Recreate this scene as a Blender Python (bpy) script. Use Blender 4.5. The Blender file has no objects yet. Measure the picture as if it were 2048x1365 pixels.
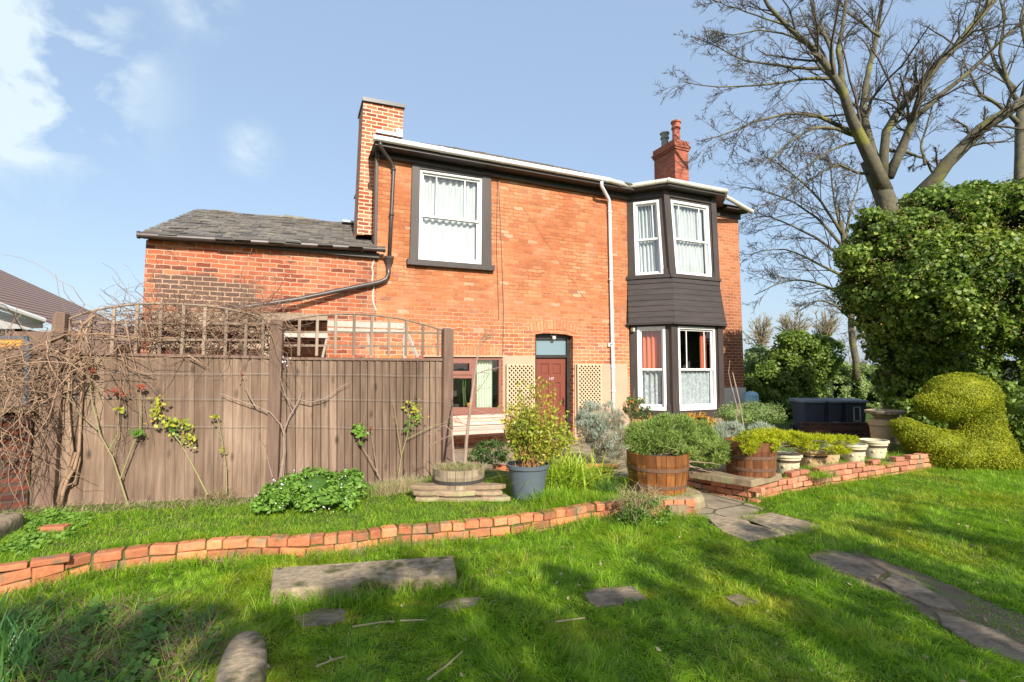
import bpy, math, random
import numpy as np
from mathutils import Vector, Matrix
from mathutils.geometry import tessellate_polygon
random.seed(7); rng = np.random.default_rng(7)
R = math.radians
S = bpy.context.scene; C = S.collection

# ------------------------------------------------------------ camera, sky, sun, exposure
F_PX = 1000.; CYP = 670.; PIT = math.atan(.07); CH = 1.6
cd = bpy.data.cameras.new('camera'); cam = bpy.data.objects.new('camera', cd); C.objects.link(cam)
cd.sensor_width = 36; cd.lens = F_PX/2048*36; cd.clip_start = .05; cd.clip_end = 2000
cd.shift_y = -(682.5-CYP)/2048
cam.location = (0, 0, CH); cam.rotation_euler = (R(90)+PIT, 0, 0); S.camera = cam

SUN_AZ = R(21)      # degrees to the right of straight behind the camera
SUN_EL = R(31)
sv = Vector((math.sin(SUN_AZ)*math.cos(SUN_EL), -math.cos(SUN_AZ)*math.cos(SUN_EL), math.sin(SUN_EL)))
sl = bpy.data.lights.new('sun', 'SUN'); sl.energy = 4.9; sl.angle = R(.6); sl.color = (1, .93, .82)
so = bpy.data.objects.new('sun', sl); C.objects.link(so); so.rotation_euler = sv.to_track_quat('Z', 'Y').to_euler()
w = bpy.data.worlds.new('World'); S.world = w; w.use_nodes = True
nt = w.node_tree; nt.nodes.clear(); N = nt.nodes; L = nt.links
out = N.new('ShaderNodeOutputWorld'); bg = N.new('ShaderNodeBackground'); bg.inputs[1].default_value = .128
sky = N.new('ShaderNodeTexSky'); sky.sky_type = 'NISHITA'; sky.sun_disc = False
sky.sun_elevation = SUN_EL; sky.sun_rotation = math.pi-SUN_AZ; sky.air_density = 1.15; sky.dust_density = 1.5; sky.ozone_density = 1.3
tc = N.new('ShaderNodeTexCoord')
def wmask(d, rad, soft):
    vd = N.new('ShaderNodeVectorMath'); vd.operation = 'DISTANCE'; nn = N.new('ShaderNodeVectorMath'); nn.operation = 'NORMALIZE'
    L.new(tc.outputs['Generated'], nn.inputs[0]); L.new(nn.outputs[0], vd.inputs[0]); vd.inputs[1].default_value = Vector(d).normalized()
    mr = N.new('ShaderNodeMapRange'); mr.interpolation_type = 'SMOOTHSTEP'
    mr.inputs['From Min'].default_value = rad; mr.inputs['From Max'].default_value = rad-soft; L.new(vd.outputs['Value'], mr.inputs[0]); return mr.outputs[0]
def madd(a, b):
    m = N.new('ShaderNodeMath'); m.operation = 'ADD'; L.new(a, m.inputs[0]); L.new(b, m.inputs[1]); return m.outputs[0]
def mmul(a, b):
    m = N.new('ShaderNodeMath'); m.operation = 'MULTIPLY'; m.use_clamp = True; L.new(a, m.inputs[0])
    if isinstance(b, float): m.inputs[1].default_value = b
    else: L.new(b, m.inputs[1])
    return m.outputs[0]
def ray(px, py):
    X = (px-1024)/F_PX; Y = (CYP-py)/F_PX
    return Vector((X, math.cos(PIT)-math.sin(PIT)*Y, math.sin(PIT)+math.cos(PIT)*Y))
mk = wmask(ray(60, 150), .17, .13)
for q, r_ in (((-120, 60), .30), ((400, 5), .07), ((505, 300), .06), ((60, 10), .16), ((20, 230), .10)):
    mk = madd(mk, wmask(ray(*q), r_, r_*.8))
mp = N.new('ShaderNodeMapping'); mp.inputs['Scale'].default_value = (3.2, 3.2, 5.0); L.new(tc.outputs['Generated'], mp.inputs[0])
mp.inputs['Rotation'].default_value = (.3, .5, .2)
nz = N.new('ShaderNodeTexNoise'); nz.inputs['Scale'].default_value = 2.2; nz.inputs['Detail'].default_value = 9; nz.inputs['Roughness'].default_value = .56
nz.inputs['Distortion'].default_value = .4
L.new(mp.outputs[0], nz.inputs['Vector'])
nr = N.new('ShaderNodeMapRange'); nr.inputs['From Min'].default_value = .40; nr.inputs['From Max'].default_value = .66; L.new(nz.outputs['Fac'], nr.inputs[0])
cl = mmul(mmul(mk, nr.outputs[0]), .9)
mx = N.new('ShaderNodeMix'); mx.data_type = 'RGBA'; mx.inputs[7].default_value = (4.1, 4.8, 5.1, 1)
gm = N.new('ShaderNodeMix'); gm.data_type = 'RGBA'; gm.blend_type = 'MULTIPLY'; gm.inputs[0].default_value = 1; gm.inputs[7].default_value = (1.0, .97, .93, 1)
L.new(sky.outputs[0], gm.inputs[6])
hz = N.new('ShaderNodeMix'); hz.data_type = 'RGBA'; hz.inputs[0].default_value = .62; hz.inputs[7].default_value = (2.35, 3.2, 4.5, 1); L.new(gm.outputs[2], hz.inputs[6])
L.new(cl, mx.inputs[0]); L.new(hz.outputs[2], mx.inputs[6]); L.new(mx.outputs[2], bg.inputs[0]); L.new(bg.outputs[0], out.inputs[0])
S.view_settings.view_transform = 'Standard'; S.view_settings.look = 'None'; S.view_settings.exposure = .68; S.view_settings.gamma = 1
S.cycles.max_bounces = 6; S.cycles.transparent_max_bounces = 12

# ------------------------------------------------------------ materials
def srgb(r, g, b):
    return tuple(((c/255+.055)/1.055)**2.4 if c > 10 else c/255/12.92 for c in (r, g, b))
class NT:
    def __init__(s, name):
        s.m = bpy.data.materials.new(name); s.m.use_nodes = True; s.t = s.m.node_tree; s.N = s.t.nodes; s.L = s.t.links
        s.b = s.N['Principled BSDF']; s.tc = s.N.new('ShaderNodeTexCoord'); s.obj = s.tc.outputs['Object']
    def node(s, k, **kw):
        n = s.N.new('ShaderNode'+k)
        for a, b in kw.items(): setattr(n, a, b)
        return n
    def link(s, a, b): s.L.new(a, b)
    def noise(s, scale, detail=5, rough=.55, vec=None, stretch=None):
        n = s.node('TexNoise'); n.inputs['Scale'].default_value = scale; n.inputs['Detail'].default_value = detail; n.inputs['Roughness'].default_value = rough
        v = vec or s.obj
        if stretch:
            m = s.node('Mapping'); m.inputs['Scale'].default_value = stretch; s.link(v, m.inputs[0]); v = m.outputs[0]
        s.link(v, n.inputs['Vector']); return n.outputs['Fac']
    def ramp(s, fac, stops):
        n = s.node('ValToRGB'); e = n.color_ramp.elements
        while len(e) < len(stops): e.new(.5)
        for i, (p, c) in enumerate(stops):
            e[i].position = p; e[i].color = (*c, 1) if len(c) == 3 else c
        s.link(fac, n.inputs[0]); return n.outputs[0]
    def rng(s, fac, a, b, c=0., d=1.):
        n = s.node('MapRange'); n.inputs[1].default_value = a; n.inputs[2].default_value = b; n.inputs[3].default_value = c; n.inputs[4].default_value = d
        s.link(fac, n.inputs[0]); return n.outputs[0]
    def mix(s, fac, a, b, mode='MIX'):
        n = s.node('Mix', data_type='RGBA', blend_type=mode)
        for i, v in ((0, fac), (6, a), (7, b)):
            if isinstance(v, (int, float)): n.inputs[i].default_value = v
            elif isinstance(v, tuple): n.inputs[i].default_value = (*v, 1)
            else: s.link(v, n.inputs[i])
        return n.outputs[2]
    def math(s, op, a, b=None):
        n = s.node('Math', operation=op)
        for i, v in ((0, a), (1, b)):
            if v is None: continue
            if isinstance(v, (int, float)): n.inputs[i].default_value = v
            else: s.link(v, n.inputs[i])
        return n.outputs[0]
    def bump(s, h, dist=.01, strength=.6):
        n = s.node('Bump'); n.inputs['Distance'].default_value = dist; n.inputs['Strength'].default_value = strength
        s.link(h, n.inputs['Height']); s.link(n.outputs[0], s.b.inputs['Normal']); return n
    def color(s, c):
        if isinstance(c, tuple): s.b.inputs['Base Color'].default_value = (*c, 1)
        else: s.link(c, s.b.inputs['Base Color'])
    def rough(s, v, spec=None):
        s.b.inputs['Roughness'].default_value = v
        if spec is not None: s.b.inputs['Specular IOR Level'].default_value = spec

def simple(name, c1, c2=None, scale=6, rough=.7, bump=0, detail=6, stretch=None, spec=None, island=0, metal=0, c3=None, s3=2):
    m = NT(name); c2 = c2 or tuple(x*.7 for x in c1)
    n = m.noise(scale, detail, stretch=stretch)
    col = m.ramp(n, [(.3, c1), (.7, c2)])
    if c3: col = m.mix(m.rng(m.noise(s3, 4), .52, .66), col, c3)
    if island:
        g = m.node('NewGeometry'); col = m.mix(1., col, m.ramp(g.outputs['Random Per Island'], [(0, (1-island,)*3), (1, (1+island,)*3)]), 'MULTIPLY')
    m.color(col); m.rough(rough, spec)
    m.b.inputs['Metallic'].default_value = metal
    if bump: m.bump(n, bump)
    return m.m

def brick_mat(name, cols, mortar, bw=.235, bh=.083, ms=.011, wob=.006, blotch=None, dark=.12, soot=None, mvary=None, low=None, low_shade=None, patch=None):
    m = NT(name)
    sx = m.node('SeparateXYZ'); m.link(m.obj, sx.inputs[0])
    u = m.math('ADD', sx.outputs[0], sx.outputs[1])
    cx = m.node('CombineXYZ'); m.link(u, cx.inputs[0]); m.link(sx.outputs[2], cx.inputs[1])
    nzv = m.node('TexNoise'); nzv.inputs['Scale'].default_value = 9; nzv.inputs['Detail'].default_value = 3; m.link(m.obj, nzv.inputs['Vector'])
    sub = m.node('VectorMath', operation='SUBTRACT'); m.link(nzv.outputs['Color'], sub.inputs[0]); sub.inputs[1].default_value = (.5, .5, .5)
    sc = m.node('VectorMath', operation='SCALE'); m.link(sub.outputs[0], sc.inputs[0]); sc.inputs['Scale'].default_value = wob*4
    ad = m.node('VectorMath', operation='ADD'); m.link(cx.outputs[0], ad.inputs[0]); m.link(sc.outputs[0], ad.inputs[1])
    bt = m.node('TexBrick'); m.link(ad.outputs[0], bt.inputs['Vector'])
    bt.inputs['Scale'].default_value = 1; bt.inputs['Brick Width'].default_value = bw; bt.inputs['Row Height'].default_value = bh
    bt.inputs['Mortar Size'].default_value = ms; bt.inputs['Mortar Smooth'].default_value = .25
    bt.inputs['Color1'].default_value = (0, 0, 0, 1); bt.inputs['Color2'].default_value = (1, 1, 1, 1); bt.inputs['Mortar'].default_value = (.5, .5, .5, 1)
    bt.inputs['Bias'].default_value = 0
    k = len(cols)
    bc = m.ramp(bt.outputs['Color'], [(i/(k-1), c) for i, c in enumerate(cols)])
    if low:
        for v_, c_ in ((.5, (.70, .47, .33)), (.27, (.24, .13, .10)), (.78, (.62, .34, .22))):
            dlt = m.math('ABSOLUTE', m.math('SUBTRACT', bt.outputs['Color'], v_)); bc = m.mix(m.rng(dlt, .008, .004, 0, .55), bc, c_)
    # per-brick blotches
    n1 = m.noise(26, 5, .65)
    bc = m.mix(m.rng(n1, .35, .75), bc, m.mix(1., bc, (.72, .66, .66), 'MULTIPLY'))
    n2 = m.noise(1.3, 6, .6)
    if blotch: bc = m.mix(m.math('MULTIPLY', m.rng(n2, .5, .68), .55), bc, blotch)
    bc = m.mix(m.rng(m.noise(.7, 7, .65, stretch=(1, 1, .45)), .42, .62, .85, 0), bc, m.mix(1., bc, (.80, .73, .70), 'MULTIPLY'))
    # scattered dark headers
    n3 = m.noise(3.1, 2, .5, stretch=(1.2, 1.2, 3.5))
    bc = m.mix(m.rng(n3, .66-dark, .74-dark*.5, 0, .8), bc, (.10, .062, .05))
    mort = mortar
    if mvary: mort = m.mix(m.rng(m.noise(1.1, 5, .6), .42, .62), mortar, mvary)
    if low:      # older, paler pointed brickwork low on the wall
        zf = m.rng(m.math('ADD', sx.outputs[2], m.math('MULTIPLY', m.noise(1.1, 5, .6), 2.2)), low[0]+1.1, low[1]+1.1)
        mort = m.mix(zf, mort, low[2]); bc = m.mix(m.math('MULTIPLY', zf, m.rng(bt.outputs['Color'], .72, .8)), bc, low[3])
    if patch:    # blackened older bricks, a patch of its own on the wing
        pu = m.math('DIVIDE', m.math('SUBTRACT', sx.outputs[0], patch[0]), patch[2]); pw = m.math('DIVIDE', m.math('SUBTRACT', sx.outputs[2], patch[1]), patch[3])
        dd_ = m.math('ADD', m.math('ADD', m.math('MULTIPLY', pu, pu), m.math('MULTIPLY', pw, pw)), m.math('MULTIPLY', bt.outputs['Color'], .9)); bc = m.mix(m.rng(dd_, 1.5, 1.2, 0, .85), bc, (.085, .07, .06))
    if low_shade:  # cast shadow low on the right wall, painted into the brick colour
        zf = m.rng(m.math('ADD', sx.outputs[2], m.math('MULTIPLY', m.noise(1.6, 5, .6), 1.2)), low_shade[0]+.6, low_shade[1]+.6); bc = m.mix(m.math('MULTIPLY', zf, .8), bc, m.mix(1., bc, (.42, .42, .5), 'MULTIPLY'))
    col = m.mix(bt.outputs['Fac'], bc, mort)
    # pale lime bloom
    bl = m.rng(m.noise(5, 8, .7), .60, .74, 0, .5)
    col = m.mix(bl, col, tuple(min(1, x*1.25+.06) for x in (cols[-1])))
    if soot: col = m.mix(m.rng(m.noise(.9, 5, .6), .5, .65, 0, soot), col, (.05, .035, .03))
    m.color(col); m.rough(.88, .2)
    h = m.math('SUBTRACT', m.math('MULTIPLY', n1, .35), bt.outputs['Fac'])
    m.bump(h, .012, .7)
    return m.m

def leaf_mat(name, cols, rough=.5, trans=.3, spec=.4, scale=1.6, tmul=1.3):
    m = NT(name)
    g = m.node('NewGeometry')
    k = len(cols); n = m.noise(scale, 3)
    f = m.math('ADD', m.math('MULTIPLY', g.outputs['Random Per Island'], .62), m.math('MULTIPLY', m.rng(n, .3, .7), .38))
    col = m.ramp(f, [(i/(k-1), c) for i, c in enumerate(cols)])
    m.color(col); m.rough(rough, spec)
    tb = m.node('BsdfTranslucent'); m.link(m.mix(1., col, (tmul, tmul*1.1, tmul*.6), 'MULTIPLY'), tb.inputs[0])
    ms = m.node('MixShader'); ms.inputs[0].default_value = trans
    m.link(m.b.outputs[0], ms.inputs[1]); m.link(tb.outputs[0], ms.inputs[2]); m.link(ms.outputs[0], m.N['Material Output'].inputs[0])
    return m.m

def wood_boards(name, cols, scale=1., grain=(10, 10, .7), rough=.8, knots=True):
    m = NT(name); g = m.node('NewGeometry')
    n = m.noise(3*scale, 7, .6, stretch=grain); n2 = m.noise(1.2, 4)
    col = m.ramp(m.math('ADD', m.math('MULTIPLY', n, .6), m.math('MULTIPLY', n2, .4)), [(.32, cols[0]), (.52, cols[1]), (.68, cols[2])])
    col = m.mix(1., col, m.ramp(g.outputs['Random Per Island'], [(0, (.74, .72, .71)), (.3, (.9, .89, .88)), (.7, (1.06, 1.06, 1.06)), (1, (1.28, 1.28, 1.26))]), 'MULTIPLY')
    if knots:
        v = m.node('TexVoronoi'); mp_ = m.node('Mapping'); mp_.inputs['Scale'].default_value = (5.5, 5.5, 2.6); m.link(m.obj, mp_.inputs[0]); m.link(mp_.outputs[0], v.inputs['Vector']); v.inputs['Scale'].default_value = 1.
        col = m.mix(m.rng(v.outputs['Distance'], .20, .05, 0, .8), col, tuple(x*.45 for x in cols[0]))
    m.color(col); m.rough(rough, .25); m.bump(n, .004, .5)
    return m.m

MAT = {}
B1, B2, B3, B4 = (.42, .105, .045), (.55, .155, .062), (.50, .19, .09), (.60, .24, .12)
MAT['brick_main'] = brick_mat('brick_main', [(.41, .152, .065), (.50, .187, .076), (.53, .208, .087), (.55, .234, .104), (.59, .27, .127)], (.27, .095, .05), ms=.0075, wob=.014, blotch=(.58, .30, .17), dark=.0, mvary=(.46, .21, .13), low=(3.3, 2.1, (.62, .43, .29), (.30, .10, .06)))
MAT['brick_wing'] = brick_mat('brick_wing', [(.20, .06, .04), (.40, .10, .05), (.50, .14, .06), (.56, .20, .10), (.42, .13, .07)], (.46, .31, .21), ms=.010, wob=.008, blotch=(.55, .26, .15), dark=.09, soot=.35, mvary=(.42, .26, .17), patch=(-6.9, 2.95, .95, .36))
MAT['brick_chim'] = brick_mat('brick_chim', [(.30, .08, .05), B1, B3, (.58, .27, .16)], (.64, .47, .34), ms=.013, wob=.005, blotch=(.6, .3, .18), dark=.05)
MAT['brick_red'] = brick_mat('brick_red', [(.40, .12, .075), (.45, .15, .09), (.50, .18, .11)], (.30, .11, .08), ms=.007, wob=.003, dark=0)
MAT['brick_right'] = brick_mat('brick_right', [(.38, .145, .066), (.47, .175, .077), (.51, .20, .09), (.55, .245, .12)], (.42, .23, .15), ms=.009, wob=.008, dark=.03, low_shade=(4.2, 2.2))
MAT['brick_old_shaded'] = brick_mat('brick_old_shaded', [(.07, .03, .025), (.15, .05, .035), (.22, .075, .05)], (.08, .06, .05), ms=.014, wob=.01, dark=.1)  # shade of the vine on the garden wall is put into this colour
MAT['edging'] = simple('edging_brick', (.40, .125, .055), (.55, .20, .09), 18, .9, .012, island=.42, c3=(.24, .16, .09), s3=8)
MAT['bed_brick'] = simple('bed_brick', (.40, .13, .07), (.52, .22, .13), 14, .9, .006, island=.3, c3=(.30, .22, .13), s3=4)
MAT['arch'] = simple('arch_brick', (.46, .14, .07), (.60, .26, .13), 16, .9, .003, island=.25)
MAT['render'] = simple('plinth_render', (.50, .32, .215), (.45, .28, .19), 3, .9, .002, c3=(.40, .28, .2), s3=1.6)
MAT['render_grey'] = simple('plinth_render_grey', (.42, .42, .38), (.5, .48, .42), 4, .9)
MAT['dark_wood'] = simple('dark_painted_wood', (.034, .026, .022), (.056, .043, .037), 5, .55, .0015, stretch=(1, 1, .3))
MAT['shingle'] = simple('dark_boarding', (.030, .022, .020), (.052, .040, .036), 4, .6, .003, stretch=(.5, .5, 4), island=.15)
MAT['white_paint'] = simple('white_paint', (.80, .80, .78), (.72, .73, .72), 8, .4)
MAT['white_dirty'] = simple('weathered_white_plastic', (.62, .60, .54), (.48, .46, .39), 3.5, .45, c3=(.36, .37, .26), s3=3)
MAT['gutter_dark'] = simple('dark_gutter', (.075, .055, .048), (.05, .04, .036), 8, .35)
MAT['slate'] = None
m = NT('slate_roof'); g = m.node('NewGeometry')
n = m.noise(7, 6, .65)
col = m.ramp(n, [(.3, (.115, .103, .096)), (.55, (.165, .15, .132)), (.75, (.23, .21, .165))])
col = m.mix(1., col, m.ramp(g.outputs['Random Per Island'], [(0, (.62, .62, .66)), (.5, (1, 1, 1)), (1, (1.2, 1.17, 1.08))]), 'MULTIPLY')
col = m.mix(m.rng(m.noise(2.2, 8, .75), .58, .74, 0, .6), col, (.34, .32, .22)); m.color(col); m.rough(.7, .3); m.bump(n, .004); MAT['slate'] = m.m
MAT['ridge'] = simple('mossy_ridge', (.15, .13, .10), (.24, .21, .13), 12, .9, .01)
MAT['lead'] = simple('lead_flashing', (.42, .43, .43), (.62, .62, .6), 9, .5)
MAT['terracotta'] = simple('terracotta_clay', (.50, .14, .08), (.38, .10, .06), 9, .7)
MAT['grey_clay'] = simple('mossy_grey_clay', (.20, .26, .25), (.28, .30, .22), 9, .8)
MAT['fence'] = wood_boards('fence_boards', [(.10, .066, .046), (.19, .128, .090), (.27, .19, .14)])
MAT['fence_post'] = wood_boards('fence_post', [(.12, .075, .056), (.18, .115, .086), (.24, .16, .125)], knots=False)
MAT['trellis'] = wood_boards('trellis_wood', [(.16, .115, .085), (.24, .175, .13), (.32, .25, .19)], knots=False)
MAT['lattice'] = simple('pale_lattice', (.62, .47, .30), (.52, .38, .24), 12, .8)
MAT['old_timber'] = wood_boards('old_timber', [(.20, .15, .10), (.34, .26, .18), (.46, .37, .27)], knots=False)
MAT['bench'] = wood_boards('bench_slats', [(.42, .27, .22), (.55, .38, .32), (.66, .50, .44)], grain=(1.2, 14, 14), knots=False)
MAT['door'] = simple('red_brown_door', (.17, .045, .028), (.205, .056, .034), 5, .35, stretch=(1, 1, .2))
MAT['upvc'] = simple('brown_window_frame', (.22, .09, .065), (.26, .11, .08), 6, .4)
MAT['black'] = simple('black_paint', (.02, .018, .017), (.035, .03, .028), 6, .4)
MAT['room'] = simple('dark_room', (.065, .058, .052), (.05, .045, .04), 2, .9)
MAT['curtain'] = simple('white_net_curtain', (.66, .67, .66), (.46, .48, .48), 4, .9, stretch=(6, 6, .5))
MAT['lace'] = simple('lace_curtain', (.60, .62, .62), (.30, .33, .36), 18, .9, detail=3)
MAT['green_curtain'] = simple('pale_green_curtain', (.66, .72, .56), (.54, .62, .48), 4, .9, stretch=(6, 6, .5))
MAT['orange_curtain'] = simple('orange_curtain', (.75, .20, .09), (.62, .15, .07), 4, .9, stretch=(6, 6, .5))
m = NT('window_glass'); tr = m.node('BsdfTransparent'); tr.inputs[0].default_value = (.9, .93, .93, 1); gl = m.node('BsdfGlossy'); gl.inputs['Roughness'].default_value = .02
fr = m.node('LayerWeight'); fr.inputs[0].default_value = .5; ms = m.node('MixShader')
bp = m.node('Bump'); bp.inputs['Distance'].default_value = .02; bp.inputs['Strength'].default_value = .12; m.link(m.noise(2.2, 2), bp.inputs['Height']); m.link(bp.outputs[0], gl.inputs['Normal'])
m.link(m.math('ADD', m.math('MULTIPLY', m.math('POWER', fr.outputs['Facing'], 4), .8), .13), ms.inputs[0]); m.link(tr.outputs[0], ms.inputs[1]); m.link(gl.outputs[0], ms.inputs[2]); m.link(ms.outputs[0], m.N['Material Output'].inputs[0]); MAT['glass'] = m.m
m = NT('fanlight_glass'); m.color((.16, .24, .27)); m.rough(.08, 1.0); MAT['fan_glass'] = m.m
MAT['concrete'] = simple('mossy_concrete', (.37, .28, .18), (.20, .155, .10), 22, .95, .03, c3=(.07, .07, .016), s3=6)
MAT['stone'] = simple('sandstone', (.33, .225, .14), (.20, .145, .095), 12, .95, .02, island=.25, c3=(.27, .26, .13), s3=5)
MAT['stone_flag'] = simple('flag_stone', (.22, .16, .10), (.39, .30, .19), 13, .95, .035, island=.12, c3=(.15, .115, .07), s3=6, stretch=(1, 2.2, 1))
MAT['barrel_old'] = wood_boards('weathered_barrel', [(.17, .13, .085), (.27, .215, .145), (.37, .31, .22)], knots=False)
MAT['barrel'] = wood_boards('orange_barrel', [(.07, .027, .011), (.19, .072, .022), (.34, .135, .036)], knots=False, rough=.5)
MAT['barrel_dark'] = wood_boards('dark_barrel', [(.07, .028, .015), (.15, .06, .028), (.27, .11, .042)], knots=False, rough=.45)
MAT['hoop'] = simple('rusty_hoop', (.10, .055, .035), (.16, .08, .045), 14, .7)
MAT['hoop_black'] = simple('black_hoop', (.035, .033, .032), (.06, .05, .045), 14, .6)
MAT['grey_pot'] = simple('slate_grey_plastic', (.085, .105, .13), (.10, .12, .145), 5, .38)
MAT['cream_pot'] = simple('cream_stone_pot', (.62, .55, .38), (.54, .47, .31), 9, .85, .008, c3=(.44, .40, .24), s3=5)
MAT['tan_pot'] = simple('tan_clay_pot', (.58, .38, .20), (.48, .31, .17), 8, .85, .004, c3=(.42, .34, .2), s3=5)
MAT['soil'] = simple('soil', (.055, .038, .025), (.10, .07, .045), 22, 1, .02)
MAT['bin'] = simple('dark_bin_plastic', (.045, .05, .075), (.06, .065, .09), 5, .5)
MAT['bin_lid'] = simple('bin_lid', (.14, .16, .19), (.18, .2, .22), 5, .45)
MAT['blue'] = simple('faded_blue_plastic', (.20, .38, .50), (.25, .44, .55), 5, .4)
MAT['bark'] = simple('mossy_bark', (.078, .067, .045), (.13, .115, .072), 9, .95, .02, c3=(.17, .165, .035), s3=1.4)
MAT['twig'] = simple('twig_bark', (.062, .050, .036), (.11, .088, .060), 6, .9)
MAT['vine'] = simple('dry_vine', (.33, .215, .135), (.22, .135, .085), 5, .9, island=.35)
MAT['vine_dark'] = simple('dry_vine_brown', (.26, .15, .095), (.17, .10, .07), 5, .9, island=.3)
MAT['rose_stem'] = simple('green_rose_stem', (.24, .27, .10), (.28, .20, .10), 7, .7)
MAT['rose_old'] = simple('pale_rose_wood', (.34, .25, .19), (.24, .16, .12), 9, .8)
MAT['tile'] = None
m = NT('brown_roof_tiles'); wv = m.node('TexWave', wave_type='BANDS', bands_direction='Z'); wv.inputs['Scale'].default_value = 3.4; wv.inputs['Distortion'].default_value = .3; m.link(m.obj, wv.inputs['Vector'])
m.color(m.mix(wv.outputs['Fac'], (.10, .06, .048), (.30, .20, .165))); m.rough(.8); m.bump(wv.outputs['Fac'], .04); MAT['tile'] = m.m
MAT['orange'] = simple('orange_board', (.80, .33, .04), (.7, .28, .035), 3, .5)
MAT['wire'] = simple('galvanised_wire', (.42, .42, .40), None, 5, .4, metal=.5)
MAT['g_ivy'] = leaf_mat('ivy_leaves', [(.035, .065, .012), (.09, .15, .022), (.18, .26, .035), (.36, .42, .07)], .5, .3, .35, .8)
MAT['ivy_flower'] = leaf_mat('ivy_berries', [(.20, .15, .045), (.34, .24, .09)], .8, .2, .2)
MAT['g_hedge'] = leaf_mat('hedge_leaves', [(.09, .14, .035), (.18, .26, .07), (.32, .40, .14)], .5, .25)
MAT['g_bush'] = leaf_mat('bush_leaves', [(.03, .06, .014), (.07, .13, .025), (.12, .20, .04)], .5, .25)
MAT['g_topiary'] = leaf_mat('golden_yew_leaves', [(.13, .16, .010), (.25, .28, .016), (.40, .40, .028)], .6, .25, .2, 3)
MAT['g_golden'] = leaf_mat('golden_juniper', [(.20, .25, .012), (.40, .43, .02), (.58, .55, .03)], .6, .3, .2, 4)
MAT['g_juniper'] = leaf_mat('green_juniper', [(.11, .18, .04), (.23, .32, .075), (.38, .45, .13)], .6, .25, .2, 4)
MAT['g_grey'] = leaf_mat('silver_lavender', [(.22, .26, .20), (.36, .41, .33), (.50, .53, .44)], .8, .2, .2, 3)
MAT['g_greybrown'] = leaf_mat('dry_lavender', [(.22, .19, .13), (.32, .28, .19)], .8, .2, .2, 3)
MAT['g_spot'] = leaf_mat('yellow_green_leaves', [(.10, .17, .02), (.24, .31, .03), (.44, .44, .04), (.50, .33, .05)], .45, .35, .4, 3)
MAT['g_lily'] = leaf_mat('lime_strap_leaves', [(.22, .34, .03), (.40, .52, .05), (.58, .60, .14)], .5, .4, .3, 3)
MAT['g_comfrey'] = leaf_mat('bright_green_leaves', [(.08, .17, .02), (.16, .30, .04), (.26, .42, .08)], .5, .35, .3, 3)
MAT['white_flower'] = simple('white_flowers', (.8, .78, .74), None, 5, .7)
MAT['g_nettle'] = leaf_mat('weed_leaves', [(.04, .10, .015), (.09, .19, .03), (.16, .30, .045)], .5, .3, .3, 3)
MAT['g_blue'] = leaf_mat('blue_green_straps', [(.05, .14, .04), (.10, .25, .065), (.17, .34, .09)], .4, .3, .4, 3)
MAT['g_red'] = leaf_mat('young_red_leaves', [(.25, .05, .03), (.38, .09, .04)], .5, .3)
MAT['g_orange'] = leaf_mat('orange_leaves', [(.45, .15, .05), (.6, .3, .05), (.6, .45, .05)], .6, .3)
MAT['g_dry'] = leaf_mat('dry_grass', [(.30, .24, .13), (.44, .36, .21), (.52, .44, .28)], .8, .3, .2, 3)
MAT['g_far'] = leaf_mat('far_twigs', [(.25, .20, .12), (.34, .28, .17)], .9, .1, .1)
m = NT('grass_blades'); g = m.node('NewGeometry'); n1 = m.noise(.9, 5, .65); n2 = m.noise(5.5, 4, .6)
f = m.math('ADD', m.math('MULTIPLY', g.outputs['Random Per Island'], .45), m.math('MULTIPLY', m.rng(n2, .3, .7), .55))
col = m.ramp(f, [(0, (.075, .17, .010)), (.35, (.16, .31, .016)), (.7, (.28, .44, .024)), (1, (.44, .52, .07))])
col = m.mix(m.rng(n1, .5, .66, 0, .75), col, m.ramp(f, [(0, (.18, .19, .012)), (.6, (.38, .40, .025)), (1, (.55, .50, .09))]))
col = m.mix(m.rng(m.math('ABSOLUTE', m.math('SUBTRACT', g.outputs['Random Per Island'], .62)), .022, .018, 0, .9), col, (.48, .39, .19))
m.color(col); m.rough(.5, .25); tb = m.node('BsdfTranslucent'); m.link(m.mix(1., col, (1.6, 1.7, .8), 'MULTIPLY'), tb.inputs[0]); ms = m.node('MixShader'); ms.inputs[0].default_value = .4
m.link(m.b.outputs[0], ms.inputs[1]); m.link(tb.outputs[0], ms.inputs[2]); m.link(ms.outputs[0], m.N['Material Output'].inputs[0]); MAT['grass'] = m.m
m = NT('lawn_soil'); n = m.noise(1.4, 8, .65)
m.color(m.mix(m.rng(m.noise(18, 6), .4, .7), m.ramp(n, [(.35, (.05, .10, .012)), (.6, (.08, .13, .02)), (.75, (.14, .14, .04))]), (.05, .06, .02))); m.rough(1, .1); m.bump(m.noise(40, 5), .02); MAT['ground'] = m.m
m = NT('terrace_soil'); n = m.noise(3, 8, .65)
m.color(m.ramp(n, [(.35, (.10, .085, .045)), (.5, (.085, .12, .03)), (.7, (.16, .13, .08))])); m.rough(1, .1); m.bump(m.noise(40, 5), .02); MAT['bed'] = m.m
m = NT('flag_path'); n = m.noise(4, 8, .6)
vv = m.node('TexVoronoi', feature='DISTANCE_TO_EDGE'); vv.inputs['Scale'].default_value = 1.6; m.link(m.obj, vv.inputs['Vector'])
m.color(m.mix(m.rng(vv.outputs['Distance'], .03, .01), m.ramp(n, [(.3, (.19, .15, .105)), (.7, (.36, .29, .21))]), (.07, .075, .03))); m.rough(.9, .2); m.bump(n, .01); MAT['path'] = m.m
MAT['dirt'] = simple('bare_earth', (.11, .078, .048), (.20, .145, .095), 6, 1, .02, c3=(.09, .12, .03), s3=3)

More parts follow.
